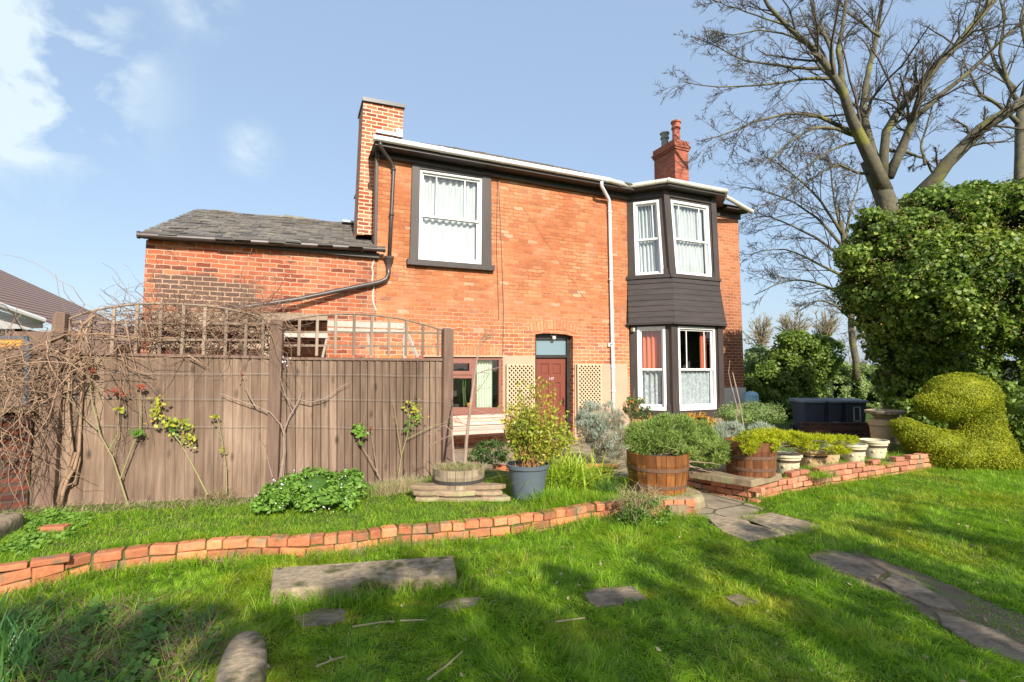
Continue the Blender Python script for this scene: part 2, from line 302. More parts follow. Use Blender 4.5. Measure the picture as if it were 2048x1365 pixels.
# ------------------------------------------------------------ object helpers
WM = {}
def tag(o, label, cat, group=None, kind=None):
    if label: o['label'] = label
    if cat: o['category'] = cat
    if group: o['group'] = group
    if kind: o['kind'] = kind
    return o
def thing(name, label, cat, loc=(0, 0, 0), rz=0, group=None):
    o = bpy.data.objects.new(name, None); C.objects.link(o); o.empty_display_size = .2
    o.location = loc; o.rotation_euler = (0, 0, rz); WM[o.name] = Matrix.Translation(Vector(loc)) @ Matrix.Rotation(rz, 4, 'Z')
    return tag(o, label, cat, group)
def smooth(me): me.polygons.foreach_set('use_smooth', [True]*len(me.polygons))
def link(name, me, mat, parent, origin):
    me.materials.append(mat if not isinstance(mat, str) else MAT[mat])
    o = bpy.data.objects.new(name, me); C.objects.link(o)
    if parent is not None: o.parent = parent; WM[o.name] = WM[parent.name]
    else: o.location = origin; WM[o.name] = Matrix.Translation(Vector(origin))
    return o
def np_mesh(name, V, Fc, mat, parent=None, origin=(0, 0, 0), sm=False):
    """V (n,3) world coordinates, Fc (m,k) faces or list of such arrays"""
    V = np.asarray(V, dtype=np.float64)
    M = np.array((WM[parent.name] if parent is not None else Matrix.Translation(Vector(origin))).inverted())
    V = V @ M[:3, :3].T + M[:3, 3]
    if not isinstance(Fc, list): Fc = [Fc]
    me = bpy.data.meshes.new(name)
    lo = np.concatenate([f.ravel() for f in Fc]).astype(np.int32); tot = np.concatenate([np.full(len(f), f.shape[1]) for f in Fc]).astype(np.int32)
    st = np.concatenate([[0], np.cumsum(tot)[:-1]]).astype(np.int32)
    me.vertices.add(len(V)); me.vertices.foreach_set('co', V.ravel().astype(np.float32))
    me.loops.add(len(lo)); me.loops.foreach_set('vertex_index', lo)
    me.polygons.add(len(tot)); me.polygons.foreach_set('loop_start', st); me.polygons.foreach_set('loop_total', tot)
    me.update(calc_edges=True)
    if sm: smooth(me)
    return link(name, me, mat, parent, origin)
class MB:
    def __init__(s): s.v = []; s.f = []
    def add(s, v, f):
        k = len(s.v); s.v += [Vector(p) for p in v]; s.f += [tuple(i+k for i in q) for q in f]
    def hexa(s, b, t):   # b, t: four points each
        s.add(list(b)+list(t), [(3, 2, 1, 0), (4, 5, 6, 7), (0, 1, 5, 4), (1, 2, 6, 5), (2, 3, 7, 6), (3, 0, 4, 7)])
    def box(s, c, d, rz=0, rot=None):
        M_ = rot or Matrix.Rotation(rz, 3, 'Z'); c = Vector(c)
        p = [c + M_ @ Vector((x*d[0]/2, y*d[1]/2, z*d[2]/2)) for z in (-1, 1) for x, y in ((-1, -1), (1, -1), (1, 1), (-1, 1))]
        s.hexa(p[:4], p[4:])
    def slab(s, pts, z0, z1=None, th=.05):   # polygon prism; pts (x,y) ccw
        n = len(pts); a = [(x, y, z0) for x, y in pts]; b = [(x, y, z1) for x, y in pts]
        s.add(a+b, [tuple(range(n))[::-1], tuple(range(n, 2*n))]+[(i, (i+1) % n, n+(i+1) % n, n+i) for i in range(n)])
    def tube(s, pts, rad, n=8, cap=True):
        pts = [Vector(p) for p in pts]; k = len(pts)
        if not hasattr(rad, '__len__'): rad = [rad]*k
        vs = []; up = None
        for i, p in enumerate(pts):
            t = (pts[min(i+1, k-1)]-pts[max(i-1, 0)]).normalized()
            if up is None: up = t.orthogonal().normalized()
            up = (up - t*up.dot(t)).normalized(); sd = t.cross(up)
            vs += [p + (up*math.cos(a)+sd*math.sin(a))*rad[i] for a in [2*math.pi*j/n for j in range(n)]]
        fs = [(i*n+j, i*n+(j+1) % n, (i+1)*n+(j+1) % n, (i+1)*n+j) for i in range(k-1) for j in range(n)]
        if cap: fs += [tuple(range(n))[::-1], tuple(range((k-1)*n, k*n))]
        s.add(vs, fs)
    def lathe(s, prof, c, n=28, rz=0):
        c = Vector(c); vs = []; k = len(prof)
        for r, z in prof: vs += [c+Vector((r*math.cos(2*math.pi*j/n+rz), r*math.sin(2*math.pi*j/n+rz), z)) for j in range(n)]
        fs = [(i*n+j, i*n+(j+1) % n, (i+1)*n+(j+1) % n, (i+1)*n+j) for i in range(k-1) for j in range(n)]
        fs += [tuple(range(n))[::-1], tuple(range((k-1)*n, k*n))]
        s.add(vs, fs)
    def build(s, name, mat, parent=None, origin=(0, 0, 0), sm=False, bevel=0):
        M_ = (WM[parent.name] if parent is not None else Matrix.Translation(Vector(origin))).inverted()
        me = bpy.data.meshes.new(name); me.from_pydata([M_ @ v for v in s.v], [], s.f); me.update()
        if sm: smooth(me)
        o = link(name, me, mat, parent, origin)
        if bevel:
            b = o.modifiers.new('bevel', 'BEVEL'); b.width = bevel; b.segments = 2; b.limit_method = 'ANGLE'
        return o
# picture point -> world point on a plane
CAM = Vector((0, 0, CH))
def G(px, py, z=0.):
    d = ray(px, py); return CAM + d*((z-CH)/d.z)
def W(px, py, Y):
    d = ray(px, py); return CAM + d*(Y/d.y)
TH = R(23.7); EX = Vector((math.cos(TH), math.sin(TH), 0)); EN = Vector((math.sin(TH), -math.cos(TH), 0)); O = Vector((.9, 11.5, 0)); UP = Vector((0, 0, 1))
def plane(px, py, P0, n):
    d = ray(px, py); return CAM + d*((P0-CAM).dot(n)/d.dot(n))
def FP(px, py, off=0.): return plane(px, py, O+EN*off, EN)
def uw(p): q = p-O; return q.dot(EX), q.z
def LP(u, w, off=0.): return O + EX*u + EN*off + UP*w
class Patch:
    def __init__(s, bl, br, tr_, tl, n): s.c = [Vector(p) for p in (bl, br, tr_, tl)]; s.n = n; s.w = (s.c[1]-s.c[0]).length; s.h = (s.c[3]-s.c[0]).length
    def P(s, a, b, d=0.): c = s.c; return (c[0]*(1-a)+c[1]*a)*(1-b) + (c[3]*(1-a)+c[2]*a)*b + s.n*d
    def box(s, mb, a0, a1, b0, b1, d0, d1, d1t=None):
        d1t = d1 if d1t is None else d1t
        mb.hexa([s.P(a0, b0, d0), s.P(a1, b0, d0), s.P(a1, b1, d0), s.P(a0, b1, d0)], [s.P(a0, b0, d1), s.P(a1, b0, d1), s.P(a1, b1, d1t), s.P(a0, b1, d1t)])
    def sub(s, a0, a1, b0, b1, d=0.): return Patch(s.P(a0, b0, d), s.P(a1, b0, d), s.P(a1, b1, d), s.P(a0, b1, d), s.n)
def fpatch(bl, br, tr_, tl, off=0.): return Patch(FP(*bl, off), FP(*br, off), FP(*tr_, off), FP(*tl, off), EN)

# foliage helpers -------------------------------------------------------------
def unit(a): return a/np.maximum(np.linalg.norm(a, axis=-1, keepdims=True), 1e-9)
def rdir(n): return unit(rng.normal(size=(n, 3)))
def leaves(P, Nn, size, asp=.55, jit=.7, fold=.15):
    n = len(P); nn = unit(Nn + rng.normal(size=(n, 3))*jit)
    t = unit(np.cross(nn, rdir(n))); b = np.cross(nn, t)
    sz = (np.asarray(size)*rng.uniform(.6, 1.3, n))[:, None]
    V = np.stack([P-t*sz*.5, P+b*sz*asp*.5-nn*sz*fold, P+t*sz*.5, P-b*sz*asp*.5-nn*sz*fold], 1).reshape(-1, 3)
    return V, np.arange(n*4).reshape(-1, 4)
def needles(P, D, ln, wd):
    n = len(P); t = unit(D); b = unit(np.cross(t, rdir(n))); ln = (np.asarray(ln)*rng.uniform(.6, 1.3, n))[:, None]
    V = np.stack([P-b*wd, P+b*wd, P+t*ln], 1).reshape(-1, 3); return V, np.arange(n*3).reshape(-1, 3)
def blades(P, ln, wd, lean=.35, droop=0.5, segs=3, D=None):
    """curved strap leaves / grass blades growing up from P"""
    n = len(P); a = rng.uniform(0, 2*math.pi, n); d = np.stack([np.cos(a), np.sin(a), np.zeros(n)], 1) if D is None else unit(D)
    ln = np.asarray(ln)*rng.uniform(.55, 1.25, n); lean = lean*rng.uniform(.2, 1.6, n); side = np.stack([-d[:, 1], d[:, 0], np.zeros(n)], 1)
    rot = rng.uniform(-1, 1, n)[:, None]; side = unit(side + d*rot)
    Vs = []
    for i in range(segs+1):
        s = i/segs; wdt = wd*(1-s)**.7 if i < segs else 0
        c = P + d*(ln*lean*(s+droop*s*s))[:, None] + np.array([0, 0, 1])*(ln*(s - droop*lean*s*s*.9))[:, None]
        if i < segs: Vs += [c-side*wdt/2, c+side*wdt/2]
        else: Vs += [c]
    k = 2*segs+1; V = np.stack(Vs, 1).reshape(-1, 3); base = np.arange(n)[:, None]*k
    fs = [np.concatenate([base+2*i, base+2*i+1, base+2*i+3, base+2*i+2], 1) for i in range(segs-1)]
    ft = np.concatenate([base+2*segs-2, base+2*segs-1, base+2*segs], 1)
    return V, ([np.concatenate(fs)] if fs else [])+[ft]
def ell(n, c, r, shell=.55):
    d = rdir(n); k = rng.uniform(min(shell, .98), 1, n)[:, None]; return np.array(c)+d*np.array(r)*k, unit(d/np.array(r))
def clumps(cs, ncl, crad, nper, shell=.6, clshell=.7, up=0., cut=None):
    """cs: ellipsoids (c, r); clumps scattered over their surface, leaves over each clump -> points, normals"""
    PP = []; NN = []
    ar = [r[0]*r[2]+r[1]*(r[0]+r[2])*.5 for c, r in cs]; am = sum(ar)/len(ar)
    for (c, r), a_ in zip(cs, ar):
        cc, nn = ell(max(4, int(ncl*(a_/am)**.9)), c, r, clshell)
        if cut is not None: k = cc[:, 2] > cut; cc = cc[k]; nn = nn[k]
        for q, nq in zip(cc, nn):
            k = crad*rng.uniform(.55, 1.35); d = rdir(nper); d = unit(d+nq*.6); P = q+d*k*rng.uniform(shell, 1, nper)[:, None]*np.array([1, 1, .8])
            PP.append(P); NN.append(unit(d+np.array([0, 0, up])))
    return np.concatenate(PP), np.concatenate(NN)
def core(mb, c, r, nz_=.12, n=16):
    c = Vector(c); vs = []; k = n//2
    ph = random.random()*9
    for i in range(k+1):
        for j in range(n):
            a = math.pi*i/k-math.pi/2; b = 2*math.pi*j/n; f = 1+nz_*math.sin(3*b+ph+i)*math.cos(2*a*3+ph)
            vs.append(c+Vector((r[0]*math.cos(a)*math.cos(b)*f, r[1]*math.cos(a)*math.sin(b)*f, r[2]*math.sin(a)*f)))
    mb.add(vs, [(i*n+j, i*n+(j+1) % n, (i+1)*n+(j+1) % n, (i+1)*n+j) for i in range(k) for j in range(n)])
def join(parts):
    V = []; Fs = {}; k = 0
    for v, f in parts:
        V.append(v)
        for q in (f if isinstance(f, list) else [f]): Fs.setdefault(q.shape[1], []).append(q+k)
        k += len(v)
    return np.concatenate(V), [np.concatenate(x) for x in Fs.values()]
def tubes(Pn, Rn, sides=3):
    """Pn (n,k,3) polylines, Rn (n,k) radii"""
    n, k, _ = Pn.shape; T = np.empty_like(Pn); T[:, 1:-1] = Pn[:, 2:]-Pn[:, :-2]; T[:, 0] = Pn[:, 1]-Pn[:, 0]; T[:, -1] = Pn[:, -1]-Pn[:, -2]; T = unit(T)
    ref = np.where(np.abs(T[:, :1, 2:]) > .8, np.array([1., 0, 0]), np.array([0, 0, 1.])); A = unit(np.cross(T, np.broadcast_to(ref, T.shape))); B = np.cross(T, A)
    an = np.arange(sides)*2*math.pi/sides
    V = Pn[:, :, None, :] + Rn[:, :, None, None]*(A[:, :, None, :]*np.cos(an)[None, None, :, None]+B[:, :, None, :]*np.sin(an)[None, None, :, None])
    idx = np.arange(n*k*sides).reshape(n, k, sides); nx = np.roll(idx, -1, 2)
    Fq = np.stack([idx[:, :-1], nx[:, :-1], nx[:, 1:], idx[:, 1:]], -1).reshape(-1, 4)
    return V.reshape(-1, 3), Fq
def resample(pts, k):
    pts = np.array([list(p) for p in pts]); s = np.concatenate([[0], np.cumsum(np.linalg.norm(np.diff(pts, axis=0), axis=1))]); t = np.linspace(0, s[-1], k)
    return np.stack([np.interp(t, s, pts[:, i]) for i in range(3)], 1)
def kids(P, Rd, cnt, lf, rf, spread=.8, k=5, t0=.25, bias=(0, 0, .15), wig=.12, minr=.003, absl=None):
    n, kk, _ = P.shape; N_ = n*cnt; src = np.repeat(np.arange(n), cnt); t = rng.uniform(t0, 1, N_)*(kk-1); i = np.minimum(t.astype(int), kk-2); fr_ = (t-i)[:, None]
    p0 = P[src, i]*(1-fr_)+P[src, i+1]*fr_; r0 = Rd[src, i]*(1-fr_[:, 0])+Rd[src, i+1]*fr_[:, 0]
    dr = unit(P[src, i+1]-P[src, i]); per = unit(np.cross(dr, rdir(N_))); sp = spread*rng.uniform(.6, 1.3, N_)[:, None]
    d = unit(dr+per*sp+np.array(bias)); plen = np.linalg.norm(P[:, -1]-P[:, 0], axis=1)[src]
    ln = (plen*lf*(1.15-.6*t/(kk-1)) if absl is None else absl)*rng.uniform(.6, 1.25, N_)
    out_ = [p0]; cur = p0; dd = d
    for j in range(1, k):
        dd = unit(dd+rng.normal(size=(N_, 3))*wig+np.array(bias)*.25); cur = cur+dd*(ln/(k-1))[:, None]; out_.append(cur)
    r = np.clip(r0*rf, minr, .042)[:, None]*np.linspace(1, .35, k)[None, :]
    return np.stack(out_, 1), r


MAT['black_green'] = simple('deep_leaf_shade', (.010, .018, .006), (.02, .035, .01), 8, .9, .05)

MAT['gap_shade'] = simple('dark_gap_shade', (.16, .10, .065), (.11, .07, .05), 6, .9)  # brown standing for the shadow seen through the lattice

MAT['flag_worn'] = simple('worn_flag_stone', (.15, .112, .074), (.28, .215, .145), 13, .95, .035, c3=(.11, .085, .055), s3=6, stretch=(1, 2.2, 1))

MAT['white_grimy'] = simple('grimy_white_frame', (.44, .41, .35), (.34, .31, .26), 6, .7)
# ------------------------------------------------------------ the ground
def g2(px, py, z=0.): p = G(px, py, z); return (p.x, p.y)
def inpoly(P, poly):
    x, y = P[:, 0], P[:, 1]; r = np.zeros(len(P), bool); n = len(poly)
    for i in range(n):
        x1, y1 = poly[i]; x2, y2 = poly[(i+1) % n]
        c = ((y1 > y) != (y2 > y)); xx = (x2-x1)*(y-y1)/((y2-y1) or 1e-9)+x1; r ^= c & (x < xx)
    return r
def sheet(name, poly, z, mat, skirt=0.):
    mb = MB(); n = len(poly); mb.add([(x, y, z) for x, y in poly], [])
    tri = tessellate_polygon([[Vector((x, y, 0)) for x, y in poly]]); mb.f = [tuple(t) for t in tri]
    for i, t in enumerate(mb.f):
        a, b, c_ = (mb.v[k] for k in t)
        if (b-a).cross(c_-a).z < 0: mb.f[i] = t[::-1]
    if skirt:
        k = len(mb.v); mb.v += [Vector((x, y, z-skirt)) for x, y in poly]; mb.f += [(i, (i+1) % n, k+(i+1) % n, k+i) for i in range(n)]
    return tag(mb.build(name, mat), None, None, kind='structure')
TZ = .16
edge_px = [(-260, 1200), (0, 1152), (92, 1134), (178, 1111), (256, 1101), (328, 1094), (396, 1086), (465, 1082), (588, 1079), (649, 1075), (705, 1070), (790, 1058), (896, 1050), (1019, 1038), (1125, 1023), (1187, 1011), (1260, 1005), (1330, 1003), (1382, 1003)]
EDGE = [g2(x, y, TZ) for x, y in edge_px]
TERR = EDGE + [(2.25, 6.1), (2.1, 6.75), (1.2, 7.0), (.1, 7.25), (-.9, 7.6), (-2.8, 6.3), (-8, 5.2), (-8, 3.)]
RW = [(2.88, 6.18), (3.55, 6.62), (4.3, 7.02), (5.1, 7.4), (5.9, 7.8), (6.6, 8.12), (6.9, 8.22)]
BEDR = RW + [(7.6, 10.2), (4.6, 9.6), (2.62, 7.55), (2.38, 6.93), (2.74, 6.46)]
gx = np.linspace(-260, 260, 3)
mb = MB(); mb.add([(-300, -300, 0), (300, -300, 0), (300, 300, 0), (-300, 300, 0)], [(0, 1, 2, 3)]); tag(mb.build('ground', 'ground'), None, None, kind='structure')
def inset(line, d):
    r_ = []
    for i, (x, y) in enumerate(line):
        a, b = line[max(0, i-1)], line[min(len(line)-1, i+1)]; tx, ty = b[0]-a[0], b[1]-a[1]; l = math.hypot(tx, ty); r_.append((x-ty/l*d, y+tx/l*d))
    return r_
sheet('terrace', inset(EDGE, .025)+TERR[len(EDGE):], TZ-.012, 'bed', .2)
sheet('raised_bed', inset(RW, .025)+BEDR[len(RW):], .17, 'bed', .2)
PATH = [g2(*q) for q in [(1190, 893), (1480, 893), (1475, 955), (1392, 984), (1440, 988), (1525, 1019), (1500, 1036), (1430, 1046), (1375, 1024), (1300, 1003), (1200, 960)]]
PATHZ = .008
# apron of paving in front of the house
YARD = [(uwp.x, uwp.y) for uwp in (LP(-3.6, 0, 2.6), LP(1.2, 0, 3.0), LP(3.0, 0, 2.0), LP(6.6, 0, 1.3), LP(6.6, 0, -.2), LP(-3.6, 0, -.2))]
sheet('yard', YARD, .004, 'path'); sheet('path', PATH, .012, 'path')
DIRT = [g2(*q) for q in [(1600, 1110), (1700, 1098), (1850, 1150), (1970, 1200), (2070, 1240), (2150, 1290), (2150, 1370), (2048, 1322), (1950, 1290), (1850, 1235), (1790, 1195), (1640, 1140)]]
sheet('worn_earth', DIRT, .006, 'dirt')
def flag(px, name, label, cat, z=.02, mat='stone_flag', group=None, zb=-.03):
    pts = [g2(x, y, z) for x, y in px]; c = sum(p[0] for p in pts)/len(pts), sum(p[1] for p in pts)/len(pts)
    # rounded outline with small wobble
    q = []
    n = len(pts)
    for i in range(n):
        a, b = pts[i], pts[(i+1) % n]
        for t in (.04, .3, .7, .96): q.append((a[0]+(b[0]-a[0])*t+random.uniform(-.012, .012), a[1]+(b[1]-a[1])*t+random.uniform(-.008, .008)))
    ar = sum(q[i][0]*q[(i+1) % len(q)][1]-q[(i+1) % len(q)][0]*q[i][1] for i in range(len(q)))
    if ar < 0: q = q[::-1]
    mb = MB(); mb.slab(q, zb, z); o = mb.build(name, mat, origin=(c[0], c[1], 0), bevel=.008); return tag(o, label, cat, group), q
FLAGS = []
gp = 'paving slabs leading to the lawn'
for px, lb in [([(1482, 1031), (1548, 1025), (1648, 1051), (1606, 1067), (1580, 1067), (1500, 1048)], 'brownish paving slab nearest the corner of the right brick edging'),
               ([(1417, 1036), (1475, 1033), (1573, 1068), (1494, 1082), (1444, 1061)], 'brownish paving slab at the lawn side end of the house path'),
               ([(1617, 1112), (1648, 1098), (1680, 1101), (1730, 1120), (1775, 1142), (1745, 1158), (1690, 1146), (1640, 1130)], 'worn long stone slab where the track leaves the house path'),
               ([(1785, 1146), (1830, 1160), (1890, 1196), (1915, 1222), (1850, 1208), (1795, 1184), (1762, 1164)], 'half buried stone in the middle of the worn track'),
               ([(1870, 1222), (1925, 1236), (2000, 1262), (2080, 1310), (2060, 1330), (1960, 1296), (1892, 1254)], 'half buried stone where the worn track runs off at lower right')]:
    o, q = flag(px, 'paving_slab', lb, 'paving slab', group=gp, z=.022, mat='flag_worn' if px[0][1] > 1100 else 'stone_flag'); FLAGS.append(q)
gp = 'stepping stones in the lawn'
for px, lb in [([(1166, 1188), (1195, 1176), (1268, 1172), (1292, 1196), (1240, 1209), (1190, 1213)], 'largest flat grey stepping stone alone in the middle of the lawn'),
               ([(872, 1214), (905, 1197), (958, 1195), (960, 1208), (915, 1221)], 'small flat grey stepping stone right of the mossy concrete slab'),
               ([(590, 1232), (640, 1216), (690, 1216), (692, 1240), (650, 1250), (600, 1252)], 'dull stepping stone just in front of the mossy concrete slab'),
               ([(1448, 1194), (1480, 1188), (1512, 1200), (1518, 1208), (1480, 1210)], 'narrow grey stepping stone sunk in moss below the path slabs')]:
    o, q = flag(px, 'stepping_stone', lb, 'stepping stone', group=gp, z=.018, mat='flag_worn'); FLAGS.append(q)

# brick edging round the left terrace (one wall, its bricks are pattern)
def course(mb, line, z0, h, depth, wmin, wmax, off=0., wob=.008, skip=0.):
    P = [Vector((x, y, 0)) for x, y in line]; seg = 0; pos = P[0].copy(); L_ = [(P[i+1]-P[i]).length for i in range(len(P)-1)]; tot = sum(L_); s = off
    def at(s):
        for i, l in enumerate(L_):
            if s <= l or i == len(L_)-1: return P[i]+(P[i+1]-P[i])*(s/l), (P[i+1]-P[i]).normalized()
            s -= l
    while s < tot-.05:
        wd = random.uniform(wmin, wmax)
        if random.random() >= skip:
            p, d = at(s+wd/2); nrm = Vector((d.y, -d.x, 0)); c = p - nrm*(depth/2) + nrm*random.uniform(-wob, wob); c.z = z0+h/2+random.uniform(-.004, .004)
            ang = math.atan2(d.y, d.x)+random.uniform(-.05, .05)
            M_ = Matrix.Rotation(ang, 3, 'Z') @ Matrix.Rotation(random.uniform(-.07, .07), 3, 'Y') @ Matrix.Rotation(random.uniform(-.08, .08), 3, 'X')
            mb.box(c, (wd-random.uniform(.006, .014), depth*random.uniform(.90, 1.08), h*random.uniform(.84, 1.)), rot=M_)
        s += wd
mb = MB(); course(mb, EDGE[:9], .092, .08, .11, .13, .21, wob=.008); course(mb, EDGE[8:], .092, .08, .11, .105, .15, wob=.008); course(mb, EDGE, .012, .076, .11, .13, .23, .05, skip=.02)
course(mb, EDGE, -.068, .076, .11, .2, .23, .1); course(mb, [(x, y-.02) for x, y in EDGE[:3]], .172, .05, .10, .2, .24, .1)
o = mb.build('edging_wall', 'edging', origin=(0, 4.4, 0), bevel=.009); tag(o, 'low curving orange brick edging wall between lawn and fence terrace', 'edging wall')
# right raised bed: two or three ragged courses, corner slab
mb = MB()
for k in range(4): course(mb, RW, -.04+k*.075, .07, .11, .19, .235, .03+.1*(k % 2)+(0, 0, 0, 0)[k], wob=.012, skip=(0, .03, .08, .35)[k])
course(mb, [(2.28, 6.9), (2.88, 6.18)], -.03, .07, .1, .19, .23); course(mb, [(2.28, 6.9), (2.88, 6.18)], .045, .07, .1, .19, .23, .1); course(mb, [(2.28, 6.9), (2.88, 6.18)], .12, .07, .1, .19, .23)
o = mb.build('bed_wall', 'bed_brick', origin=(4.9, 7.3, 0), bevel=.009); tag(o, 'low crumbling brick wall edging the raised bed of cream pots', 'low wall')
mb = MB(); mb.slab([g2(x, y, .28) for x, y in [(1400, 955), (1420, 963), (1513, 965), (1565, 957), (1560, 946), (1500, 938), (1440, 940)]], .20, .285)
a = [Vector((2.30, 6.62, 0)), Vector((2.86, 6.08, 0)), Vector((3.45, 6.5, 0)), Vector((2.98, 7.12, 0))]
mb = MB(); mb.slab([(p.x, p.y) for p in a], .195, .28)
o = mb.build('coping_slab', 'stone', origin=(2.9, 6.6, 0), bevel=.01); tag(o, 'thick yellowish coping slab under the dark barrel tub', 'coping slab')
# round stone base of the middle tub
mb = MB(); cc = G(1316, 985, .2); prof = [(.33, -.02), (.36, .05), (.37, .12), (.345, .175), (.30, .185)]; mb.lathe(prof, (1.86, 5.98, 0), 16)
for k in range(5): mb.box((1.75+.1*k, 5.60+.02*k*k, .07), (.10, .12, .11), rz=.1*k)
o = mb.build('tub_base', 'stone', origin=(2.0, 6.0, 0)); tag(o, 'rounded mossy stone base under the orange barrel tub at the end of the edging', 'stone base')

# mossy concrete slab lying in the lawn
mb = MB(); pts = [g2(*q, .13) for q in [(541, 1158), (545, 1128), (905, 1108), (912, 1122)]]
mb.slab([g2(541, 1184, .10), g2(914, 1152, .10), g2(906, 1108, .12), g2(546, 1132, .12)], -.03, .11)
o = mb.build('concrete_lintel', 'concrete', origin=(-1.1, 4.1, 0), bevel=.018); tag(o, 'long mossy concrete lintel lying on the lawn in front of the edging', 'concrete block')
# boulder bottom left
def boulder(name, label, cat, outline, z, mat):
    c = sum(p[0] for p in outline)/len(outline), sum(p[1] for p in outline)/len(outline); mb = MB(); n = len(outline); rings = []
    for sc_, zz in ((1.04, -.05), (1.0, z*.55), (.93, z*.88), (.8, z), (.4, z*1.04)):
        rings.append([(c[0]+(x-c[0])*sc_+random.uniform(-.01, .01), c[1]+(y-c[1])*sc_+random.uniform(-.01, .01), zz+random.uniform(-.006, .006)) for x, y in outline])
    vs = sum(rings, []); fs = [(i*n+j, i*n+(j+1) % n, (i+1)*n+(j+1) % n, (i+1)*n+j) for i in range(4) for j in range(n)]+[tuple(range(4*n, 5*n))]
    mb.add(vs, fs); o = mb.build(name, mat, origin=(c[0], c[1], 0), sm=True); sb = o.modifiers.new('s', 'SUBSURF'); sb.levels = 2; sb.render_levels = 2
    return tag(o, label, cat)
boulder('stone_slab', 'pale rounded stone slab sunk in the grass at the bottom edge', 'stone', [g2(*q, .1) for q in [(415, 1420), (430, 1330), (455, 1275), (490, 1252), (530, 1258), (540, 1290), (530, 1350), (520, 1420)]], .11, 'concrete')
boulder('stone_kerb', 'mossy stone block at the left edge by the garden wall', 'stone', [g2(*q, .3) for q in [(-90, 1075), (-60, 1040), (0, 1022), (50, 1015), (60, 1025), (0, 1050), (-60, 1090)]], .30, 'concrete')
# stacked flat stones below the weathered tub
gp = 'flat stones stacked below the weathered tub'
Pst = [(868, 985, 96, .05, .10, 'reddish flat stone on top left of the stack under the weathered tub'), (955, 986, 100, .05, .10, 'reddish flat stone on top right of the stack under the weathered tub'),
       (850, 992, 60, .045, .055, 'small dark end stone, upper left of the tub stack'), (905, 998, 84, .055, .05, 'long sandy stone in the middle layer of the tub stack'), (975, 1000, 60, .04, .055, 'short sandy stone at right of the middle layer of the tub stack'),
       (852, 1006, 52, .045, .0, 'rounded stone at lower left of the tub stack'), (925, 1010, 90, .05, -.01, 'pale stone along the bottom of the tub stack'), (990, 1008, 56, .05, .0, 'sunken stone at bottom right of the tub stack')]
for (px, py, wpx, h, dz, lb) in Pst:
    p = G(px, 1006, TZ); y0 = p.y + (.12 if dz > .08 else (.04 if dz > .03 else 0)); p = W(px, 1000, y0); wd = wpx/1000*y0
    mb = MB(); prof = [(p.x+wd/2*math.cos(a)*random.uniform(.82, 1.1)*(1+.2*abs(math.sin(2*a))), y0+.10+.09*math.sin(a)*random.uniform(.8, 1.05)*(1+.2*abs(math.sin(2*a)))) for a in [k*math.pi/4.5+.2 for k in range(9)]]
    mb.slab(prof, TZ+dz, TZ+dz+h); tag(mb.build('flat_stone', 'stone', origin=(p.x, y0+.1, TZ), bevel=.012), lb, 'stone', gp)

# ------------------------------------------------------------ the brick house
house = thing('brick_house', 'two storey orange brick house with dark timber bay and lower slate roofed wing', 'house', (O.x, O.y, 0), TH)
def wall(name, outer, holes, mat, parent, off=0., reveals=None):
    """outer, holes: lists of (u,w) in the facade plane; reveals: (depth) per hole"""
    allp = [outer]+holes; pts = [LP(u, w_, off) for l in allp for u, w_ in l]
    tri = tessellate_polygon([[Vector((u, w_, 0)) for u, w_ in l] for l in allp]); mb = MB(); mb.add(pts, [])
    for t in tri:
        a, b, c_ = (mb.v[k] for k in t); mb.f.append(t if (b-a).cross(c_-a).dot(EN) > 0 else t[::-1])
    for h, dp in zip(holes, reveals or []):
        n = len(h)
        for i in range(n):
            (u1, w1), (u2, w2) = h[i], h[(i+1) % n]; mb.add([LP(u1, w1, off), LP(u2, w2, off), LP(u2, w2, off-dp), LP(u1, w1, off-dp)], [(0, 1, 2, 3)])
    return mb.build(name, mat, parent)
def pq(*pts): return [uw(FP(*p)) for p in pts]
# openings
door_o = pq((1070, 900), (1146, 900), (1146.5, 673), (1132, 669), (1108, 667.5), (1086, 667), (1070.5, 669))
lwin_o = pq((849, 822), (1003.5, 822), (1003.5, 714.5), (849, 714))
uwin_o = pq((836, 521), (962, 531.5), (963.6, 357.5), (839.7, 339.4))
eaveW = 6.02
outer = [(-3.95, -.02), uw(FP(1262, 870)), (2.18, eaveW), (-3.95, eaveW)]
wall('front_wall', outer, [door_o, lwin_o, uwin_o], 'brick_main', house, reveals=[.26, .10, .12])
rw_ = [(5.1, -.05), uw(FP(1492, 862)), uw(FP(1476, 425)), (5.1, eaveW)]
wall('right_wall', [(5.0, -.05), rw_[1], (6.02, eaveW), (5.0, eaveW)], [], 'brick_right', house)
# gable and rear
mb = MB(); D_ = -7.0
mb.add([LP(-3.95, 0, -.003), LP(-3.95, 0, -3.2), LP(-3.95, 6.1, -3.2), LP(-3.95, 6.1, -.003)], [(0, 1, 2, 3)])
mb.add([LP(-3.95, 0, -3.2), LP(-1.5, 0, -3.2), LP(-1.5, 6.1, -3.2), LP(-3.95, 6.1, -3.2)], [(3, 2, 1, 0)]); mb.add([LP(-1.5, 0, -3.2), LP(-1.5, 0, D_), LP(-1.5, 7.6, D_), LP(-1.5, 7.6, -3.2)], [(0, 1, 2, 3)])
mb.add([LP(6.05, 0, -.003), LP(6.05, 0, D_), LP(6.03, 6.1, D_), LP(6.03, 6.1, -.003)], [(3, 2, 1, 0)])
mb.add([LP(-1.5, 0, D_), LP(6.05, 0, D_), LP(6.05, 6.1, D_), LP(-1.5, 6.1, D_)], [(0, 1, 2, 3)])
mb.add([LP(-3.9, 6.0, -.1), LP(6., 6.0, -.1), LP(6., 6.0, -3.1), LP(-3.9, 6.0, -3.1)], [(0, 1, 2, 3)])
mb.build('side_wall', 'brick_chim', house)
